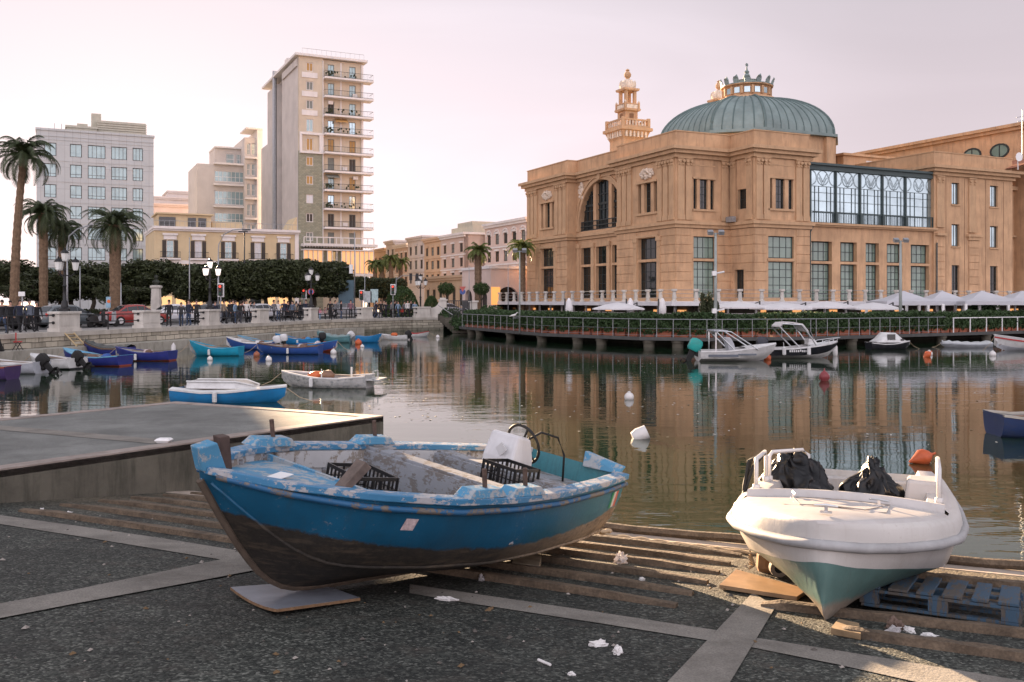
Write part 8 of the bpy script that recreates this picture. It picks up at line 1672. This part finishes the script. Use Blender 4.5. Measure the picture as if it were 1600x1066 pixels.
cleat(hx0 + .06, -.40, .3); cleat(hx0 + .2, .34, 1.2); cleat(WL - .22, 0, 1.57)
# handrails
def hrail(P): mb = MB(); mb.tube(P, .021, 8); mb.tube([(P[0][0], P[0][1], P[0][2] - .01), (P[0][0], P[0][1], P[0][2] + .05)], .036, 8); mb.tube([(P[-1][0], P[-1][1], P[-1][2] - .01), (P[-1][0], P[-1][1], P[-1][2] + .05)], .036, 8); mb.build('handrail', M('white_rail', (.6, .58, .56), .35, .05, obj=True) if 'wr' not in m else m['wr'], wt, smooth=True); m.setdefault('wr', bpy.data.materials['white_rail'])
def rp(x, sg, inset, dz_): r = min(RW, key=lambda q: abs(q[0].x - x)); return (x, sg * (r[0].y - inset), r[0].z + .05 + dz_)
hrail([rp(2.02, -1, .09, 0), rp(2.02, -1, .09, .24), rp(1.98, -1, .09, .29), rp(1.52, -1, .09, .31), rp(1.48, -1, .09, .27), rp(1.46, -1, .09, 0)])
hrail([rp(1.40, -1, .11, 0), rp(1.40, -1, .11, .25), rp(1.36, -1, .13, .29), rp(1.05, -1, .38, .29), rp(1.0, -1, .42, .24), rp(1.0, -1, .44, -.05)])
hrail([rp(1.98, 1, .10, 0), rp(1.98, 1, .10, .26), rp(1.94, 1, .10, .31), rp(1.35, 1, .10, .33), rp(1.30, 1, .10, .28), rp(1.30, 1, .10, 0)])
mb = MB()
for k in range(3): mb.tube([rp(1.62 + .06 * k, -1, .05 + .02 * k, .28), rp(1.66 + .06 * k, -1, -.02, .24), rp(1.74 + .05 * k, -1, -.05, .0), rp(1.70 + .05 * k, -1, -.05 - .01 * k, -.22), rp(1.78 + .04 * k, -1, -.06, -.10), rp(1.75, -1, .02, .18), rp(1.6, -1, .1, .3)], .016, 6)
mb.build('hose', m['rubber'], wt, smooth=True)
wt.location = (3.95, 10.72, .30); wt.rotation_euler = (0, R(-2.2), R(-114.5))
bpy.context.view_layer.update(); MW = wt.matrix_basis.copy()
# bin bags
bagm = M('bag_plastic', (.007, .007, .008), .34, .2, 8, bump=.5, bscale=9, spec=.35)
def bag(label, p, d, seed, peak=0.0, lean=(0, 0)):
    bm = bmesh.new(); bmesh.ops.create_icosphere(bm, subdivisions=5, radius=1.0)
    for v in bm.verts:
        c = v.co.copy(); f = max(c.z, 0); k = 1 - peak * f ** 1.3; w = noise.noise_vector(c * 1.7 + Vector((seed, 0, 0))) * .22; ridge = abs(noise.noise(c * 2.6 + Vector((seed, 3, 1)))) ; ridge2 = abs(noise.noise(Vector((c.x * 5, c.y * 5, c.z * 2)) + Vector((seed, 7, 1))))
        c = Vector((c.x * k, c.y * k, c.z)) + w - v.co.normalized() * (ridge * .32 + ridge2 * .14)
        if c.z < -.55: c.z = -.55 + (c.z + .55) * .2
        v.co = Vector((c.x * d[0] + lean[0] * f, c.y * d[1] + lean[1] * f, c.z * d[2]))
    me = bpy.data.meshes.new('bin_bag'); bm.to_mesh(me); bm.free(); me.materials.append(bagm); me.polygons.foreach_set('use_smooth', [True] * len(me.polygons))
    o = bpy.data.objects.new('bin_bag', me); C.objects.link(o); o.location = p; o.rotation_euler = (0, 0, seed); tag(o, label, 'bin bag', 'black bags in the white boat'); return o
bag('larger black bin bag with a pale corner in the white boat', MW @ Vector((1.05, -.56, .72)), (.42, .38, .38), 2.1, .45, (.10, 0)); bag('pointed black bin bag nearer the seat of the white boat', MW @ Vector((1.05, .18, .66)), (.34, .36, .44), 5.3, .85, (.0, .0)); bag('low crumpled black bag between the two big bags', MW @ Vector((1.5, .0, .60)), (.22, .18, .16), 8.0, .3)
# ---------------- sleepers across the slipway
ends = [((-40, 795), (933, 847), (1158, 870)), ((260, 776), (907, 854), (1141, 883)), ((209, 779), (875, 865), (1124, 896)), ((157, 783.6), (846, 876), (1106, 912)), ((98, 790), (774, 889), (1083, 930)), ((35, 799), (722, 897), (1057, 949))]
lefts = [(330, 768), (301, 772), (258, 775), (209, 779), (157, 783.6), (98, 790), (35, 799)]; rights = [None, (1158, 870), (1141, 883), (1124, 896), (1106, 912), (1083, 930), (1057, 949)]
def sleeper(a, b_, w, h, label, seed):
    r = random.Random(seed); t_ = (b_ - a); L = t_.length; t_.normalize(); s_ = Vector((NX, NY, -.108)).normalized(); u = t_.cross(s_) * -1 if t_.cross(s_).z < 0 else t_.cross(s_); rings = []; n = 14
    for k in range(n + 1):
        p = a + (b_ - a) * (k / n); j = lambda q: r.uniform(-q, q); e = .5 if k in (0, n) else 1
        rings.append([p - s_ * (w / 2 + j(.008)) - u * .03, p + s_ * (w / 2 + j(.008)) - u * .03, p + s_ * (w / 2 - .014 + j(.01)) + u * (h * e + j(.006)), p + u * (h * e + .006 + j(.006)), p - s_ * (w / 2 - .014 + j(.01)) + u * (h * e + j(.006))])
    mb = MB(); mb.ring_loft(rings); o = mb.build('sleeper', m['plank'], None, loc=a, smooth=False); return tag(o, label, 'wooden sleeper', 'wooden sleepers of the slipway')
words_ = ['right at the water edge', 'second from the water edge', 'third from the water edge', 'fourth from the water edge', 'fifth from the water edge', 'last before the pale paving band']
for i in range(6): sleeper(G(*lefts[i + 1]), G(*rights[i + 1]), .13, .055, 'weathered sleeper under the blue boat, ' + words_[i], i)
for i, (p0, p1, lab) in enumerate((((1190, 948), (1640, 1000), 'sleeper under the keel tip of the white boat'), ((1302, 990), (1660, 1040), 'sleeper with a split end just below the keel tip'), ((1400, 925), (1660, 950), 'sleeper under the blue pallet'), ((1430, 903), (1660, 925), 'sleeper behind the blue pallet near the water'))): sleeper(G(*p0), G(*p1), .14, .06, lab, 30 + i)
# edge timber with rope
a, b_ = tn(-9.3, N_EDGE - .02, .06), tn(14, N_EDGE - .02, .06); mb = MB(); r = random.Random(5); P = [a + (b_ - a) * (k / 60) + Vector((0, 0, r.uniform(-.008, .012))) for k in range(61)]; mb.tube(P, .055, 6); o = mb.build('edge_timber', m['plank'], None, loc=a); tag(o, 'dark round timber lying along the water edge of the slipway', 'timber')
a, b_ = G(938, 838), G(1180, 868); mb = MB(); P = [a + (b_ - a) * (k / 50) + Vector((.012 * math.sin(k * .9), .012 * math.cos(k * 1.3), .022 + .008 * math.sin(k))) for k in range(51)]; mb.tube(P, .022, 6)
for k in range(4): mb.ball(P[1] + Vector((.05 * k - .1, .03 * (k % 2), .03)), (.06, .05, .03), 7, 4)
o = mb.build('rope', m['rope'], None, loc=a, smooth=True); tag(o, 'pale old rope lying on the kerb behind the blue boat', 'rope')
# pallet
pa = thing('pallet', 'worn blue wooden pallet half under the white boat', 'pallet', (0, 0, 0)); pw = worn_paint('pallet_paint', (.035, .075, .12), (.075, .065, .055), .46, 8, .8, (6, 1, 1))
for k in range(6): mb = MB(); x = -.50 + k * .2; mb.box((x, 0, .155), (.145 if k % 2 else .12, .86, .022)); mb.build('top_board', pw, pa, bevel=.003)
for y in (-.38, 0, .38):
    mb = MB(); mb.box((0, y, .128), (1.16, .1, .022)); mb.build('stringer', pw, pa)
    for x in (-.52, 0, .52): mb = MB(); mb.box((x, y, .07), (.145, .1, .09)); mb.build('block', pw, pa)
    mb = MB(); mb.box((0, y, .011), (1.16, .1, .022)); mb.build('bottom_board', pw, pa)
c = Vector((3.60, 7.92)); c.z if False else None; pz = gz(3.6, 7.92) + .045
pa.matrix_basis = Matrix.Translation((3.60, 7.92, pz)) @ Matrix.Rotation(math.atan(-.108 * 1.0), 4, Vector((NY, -NX, 0))) @ Matrix.Rotation(R(-29), 4, 'Z')
# boards and blocks
def sheet(name, label, cat, corners, th_, mat, dz0=.02, curl=0.0, edge=None):
    P = [G(x, y, dz0) for x, y in corners]; c = sum(P, Vector()) / 4; n = 8; mb = MB(); top, bot = [], []
    def bil(u, v): return P[0] * (1 - u) * (1 - v) + P[1] * u * (1 - v) + P[2] * u * v + P[3] * (1 - u) * v + Vector((0, 0, curl * ((2 * u - 1) ** 2) * (1 - v)))
    vs = []
    for i in range(n + 1):
        for j in range(n + 1): vs.append(bil(i / n, j / n) + Vector((0, 0, th_)))
    for i in range(n + 1):
        for j in range(n + 1): vs.append(bil(i / n, j / n))
    N1 = (n + 1) ** 2; q = lambda i, j: i * (n + 1) + j; fs = []; mi = []
    for i in range(n):
        for j in range(n): fs.append((q(i, j), q(i + 1, j), q(i + 1, j + 1), q(i, j + 1))); mi.append(0); fs.append((N1 + q(i, j), N1 + q(i, j + 1), N1 + q(i + 1, j + 1), N1 + q(i + 1, j))); mi.append(1)
    for i in range(n):
        for A, B2 in (((i, 0), (i + 1, 0)), ((i + 1, n), (i, n)), ((0, i + 1), (0, i)), ((n, i), (n, i + 1))): fs.append((q(*A), N1 + q(*A), N1 + q(*B2), q(*B2))); mi.append(1)
    mb.v = vs; mb.f = fs; mb.mi = mi; o = mb.build(name, [mat, edge or mat], None, loc=c, smooth=False); return tag(o, label, cat)
sheet('board', 'grey laminated chipboard panel on the ground under the bow of the blue boat', 'board', [(360, 930), (433, 966), (563, 941), (490, 914)], .022, M('laminate', (.22, .235, .27), .45, .15, 4, dirt=.5, dirt_col=(.09, .09, .1), dscale=(2, 2, 2)), .012, .03, M('chipboard_edge', (.20, .12, .065), .9, .3, 20))
sheet('board', 'varnished tan board on the ground left of the white boat', 'board', [(1124, 922), (1245, 941), (1262, 929), (1150, 897)], .035, M('tan_board', (.34, .22, .125), .35, .2, 5, dirt=.3), .012)
sheet('timber_offcut', 'short wedge of wood on the ground below the keel of the white boat', 'timber', [(1298, 992), (1345, 1001), (1342, 984), (1310, 977)], .045, M('offcut', (.26, .18, .10), .8, .3, 8), .005)
sheet('timber_offcut', 'short plank end propping the stern of the blue boat', 'timber', [(800, 889), (842, 894), (846, 878), (806, 876)], .06, M('chock', (.26, .22, .17), .9, .3, 9), .0)
t = thing('wood_block', 'rounded log block wedged under the left flank of the white boat', 'block', G(1200, 893)); mb = MB(); g_ = G(1200, 893); mb.lathe(g_, [(.10, 0), (.12, .05), (.11, .17), (.08, .2)], 9); mb.build('log', M('log', (.24, .13, .06), .85, .4, 9), t); mb = MB(); g2 = G(1180, 893)
for k in range(9): mb.tube([g2 + Vector((.0, 0, .06)), g2 + Vector((-.07 + .02 * rnd.random(), rnd.uniform(-.03, .03), .02 + .025 * k))], .007, 4)
mb.build('frayed_rope', m['rope'], t)
t = thing('trolley_wheel', 'small trolley wheel under the white boat beside the tan board', 'wheel', G(1216, 901)); g_ = G(1216, 901); mb = MB(); mb.ring_loft([[g_ + Vector((r_ * math.cos(a * math.pi / 8), dy, .085 + r_ * math.sin(a * math.pi / 8))) for a in range(16)] for r_, dy in ((.045, -.03), (.085, -.035), (.088, .0), (.085, .035), (.045, .03))]); mb.build('tyre', M('pale_tyre', (.30, .24, .18), .8), t, smooth=True, auto=40); mb = MB(); mb.tube([g_ + Vector((0, -.032, .085)), g_ + Vector((0, .03, .085))], .046, 12); mb.build('hub', m['rubber'], t)
# takeaway box on the jetty
p = JG(256, 692); t = thing('food_box', 'white foam takeaway box left on the jetty', 'food box', p); mb = MB(); mb.ring_loft([[p + Vector((sx * a, sy * b_, z)) for sx, sy in ((-1, -1), (1, -1), (1, 1), (-1, 1))] for a, b_, z in ((.08, .07, 0), (.115, .09, .035), (.115, .09, .04), (.085, .07, .065))]); mb.build('shell', m['white'], t)
# crumpled litter
def scrap(label, px, py, s_, seed, mat, kind='paper', flat=.45, name='litter_scrap'):
    bm = bmesh.new(); bmesh.ops.create_icosphere(bm, subdivisions=3, radius=1)
    for v in bm.verts:
        c = v.co.copy(); k = abs(noise.noise(c * 2.2 + Vector((seed, 0, 0)))); c *= (.55 + .9 * k); v.co = Vector((c.x * s_[0], c.y * s_[1], max(c.z, -.25) * s_[2] + s_[2] * .25))
    me = bpy.data.meshes.new(name); bm.to_mesh(me); bm.free(); me.materials.append(mat); o = bpy.data.objects.new(name, me); C.objects.link(o); o.location = G(px, py); o.rotation_euler = (0, 0, seed); return tag(o, label, 'litter')
film = M('plastic_film', (.60, .57, .57), .35, .1, 6, trans=.4); tis = M('tissue', (.66, .64, .62), .9, .08, 9)
scrap('crumpled clear plastic film lying on the sleepers behind the blue boat', 970, 880, (.10, .08, .10), 1, film); scrap('flattened white plastic cup on the dark ground below the blue boat', 697, 938, (.12, .035, .03), 2.9, tis); scrap('crumpled tissue on the gravel, upper of the pair near the paving band', 934, 1009, (.085, .045, .035), .4, tis); scrap('crumpled tissue on the gravel, lower of the pair near the paving band', 965, 1021, (.065, .04, .045), 1.4, tis)
scrap('tiny white paper ball between two sleepers', 1003, 907, (.035, .03, .03), 3, tis); scrap('pale scrap of plastic among the debris below the pallet', 1394, 990, (.13, .06, .04), 4, film); scrap('torn white label right of the debris below the pallet', 1420, 987, (.08, .04, .03), 5, tis); scrap('white scrap nearest the pallet on the dark ground', 1451, 994, (.07, .035, .02), 6, tis); scrap('brown stone in the debris heap under the white boat', 1399, 983, (.09, .07, .08), 7, M('brown_stone', (.13, .09, .07), .9)); scrap('dull plastic flake under the shadow of the blue boat', 752, 907, (.05, .03, .05), 8, film); scrap('small white fragment on the gravel at the bottom edge', 893, 1055, (.03, .02, .02), 9, tis); scrap('pale fragment between the left sleepers', 106, 803, (.06, .03, .03), 10, tis); scrap('second pale fragment between the left sleepers', 65, 798, (.04, .03, .03), 11, tis)
scrap('dead brown leaf on the gravel beside the paving band', 764, 953, (.09, .03, .008), 1.2, M('dead_leaf', (.16, .10, .05), .8))
t = thing('drinking_straw', 'white plastic stick lying on the gravel near the bottom edge', 'straw', G(850, 1038)); mb = MB(); mb.tube([G(841, 1034, .012), G(860, 1042, .012)], .009, 6); mb.build('tube', tis, t)
# fine debris strewn over the slipway
mb = MB(); r = random.Random(11)
for k in range(900):
    t_, n_ = r.uniform(-9, 8), r.uniform(3.5, 11.0); p = tn(t_, n_, .008); s_ = r.choice((.006, .008, .011, .016)) * r.uniform(.7, 1.6); mb.m = r.choice((0, 0, 0, 1, 1, 2)); an = r.random() * 6; d1, d2 = Vector((math.cos(an), math.sin(an), .1)) * s_, Vector((-math.sin(an), math.cos(an), .05)) * s_ * .7; u = Vector((0, 0, s_ * .8)); mb.add([p - d1 - d2, p + d1 - d2, p + d1 + d2, p - d1 + d2, p + u], [(0, 1, 4), (1, 2, 4), (2, 3, 4), (3, 0, 4)])
o = mb.build('grit', [M('grit_dark', (.09, .08, .07), .9), M('grit_pale', (.30, .27, .24), .9), M('grit_leaf', (.14, .09, .045), .9)], None); tag(o, 'loose grit and dry leaf crumbs strewn over the slipway', None, None, 'stuff')
# leaves and scum drifting on the water
mb = MB(); r = random.Random(21)
for k in range(420):
    px_, py_ = r.uniform(560, 1100) if k < 320 else r.uniform(820, 1590), r.uniform(548, 660) if k < 320 else r.uniform(575, 700); Y = FPX * HC / (py_ - HY); s_ = r.uniform(.025, .07); x = gx(px_, Y); a = r.random() * 6; mb.m = r.choice((0, 0, 1)); d1, d2 = Vector((math.cos(a), math.sin(a), 0)) * s_, Vector((-math.sin(a), math.cos(a), 0)) * s_ * .6; p = Vector((x, Y, .006)); mb.quad(p - d1, p + d2, p + d1 + Vector((0, 0, .012)), p - d2)
o = mb.build('floating_leaves', [M('drift_leaf', (.20, .15, .08), .7), M('drift_scum', (.45, .43, .38), .7)], None); tag(o, 'dry leaves and scum drifting on the harbour water', None, None, 'stuff')
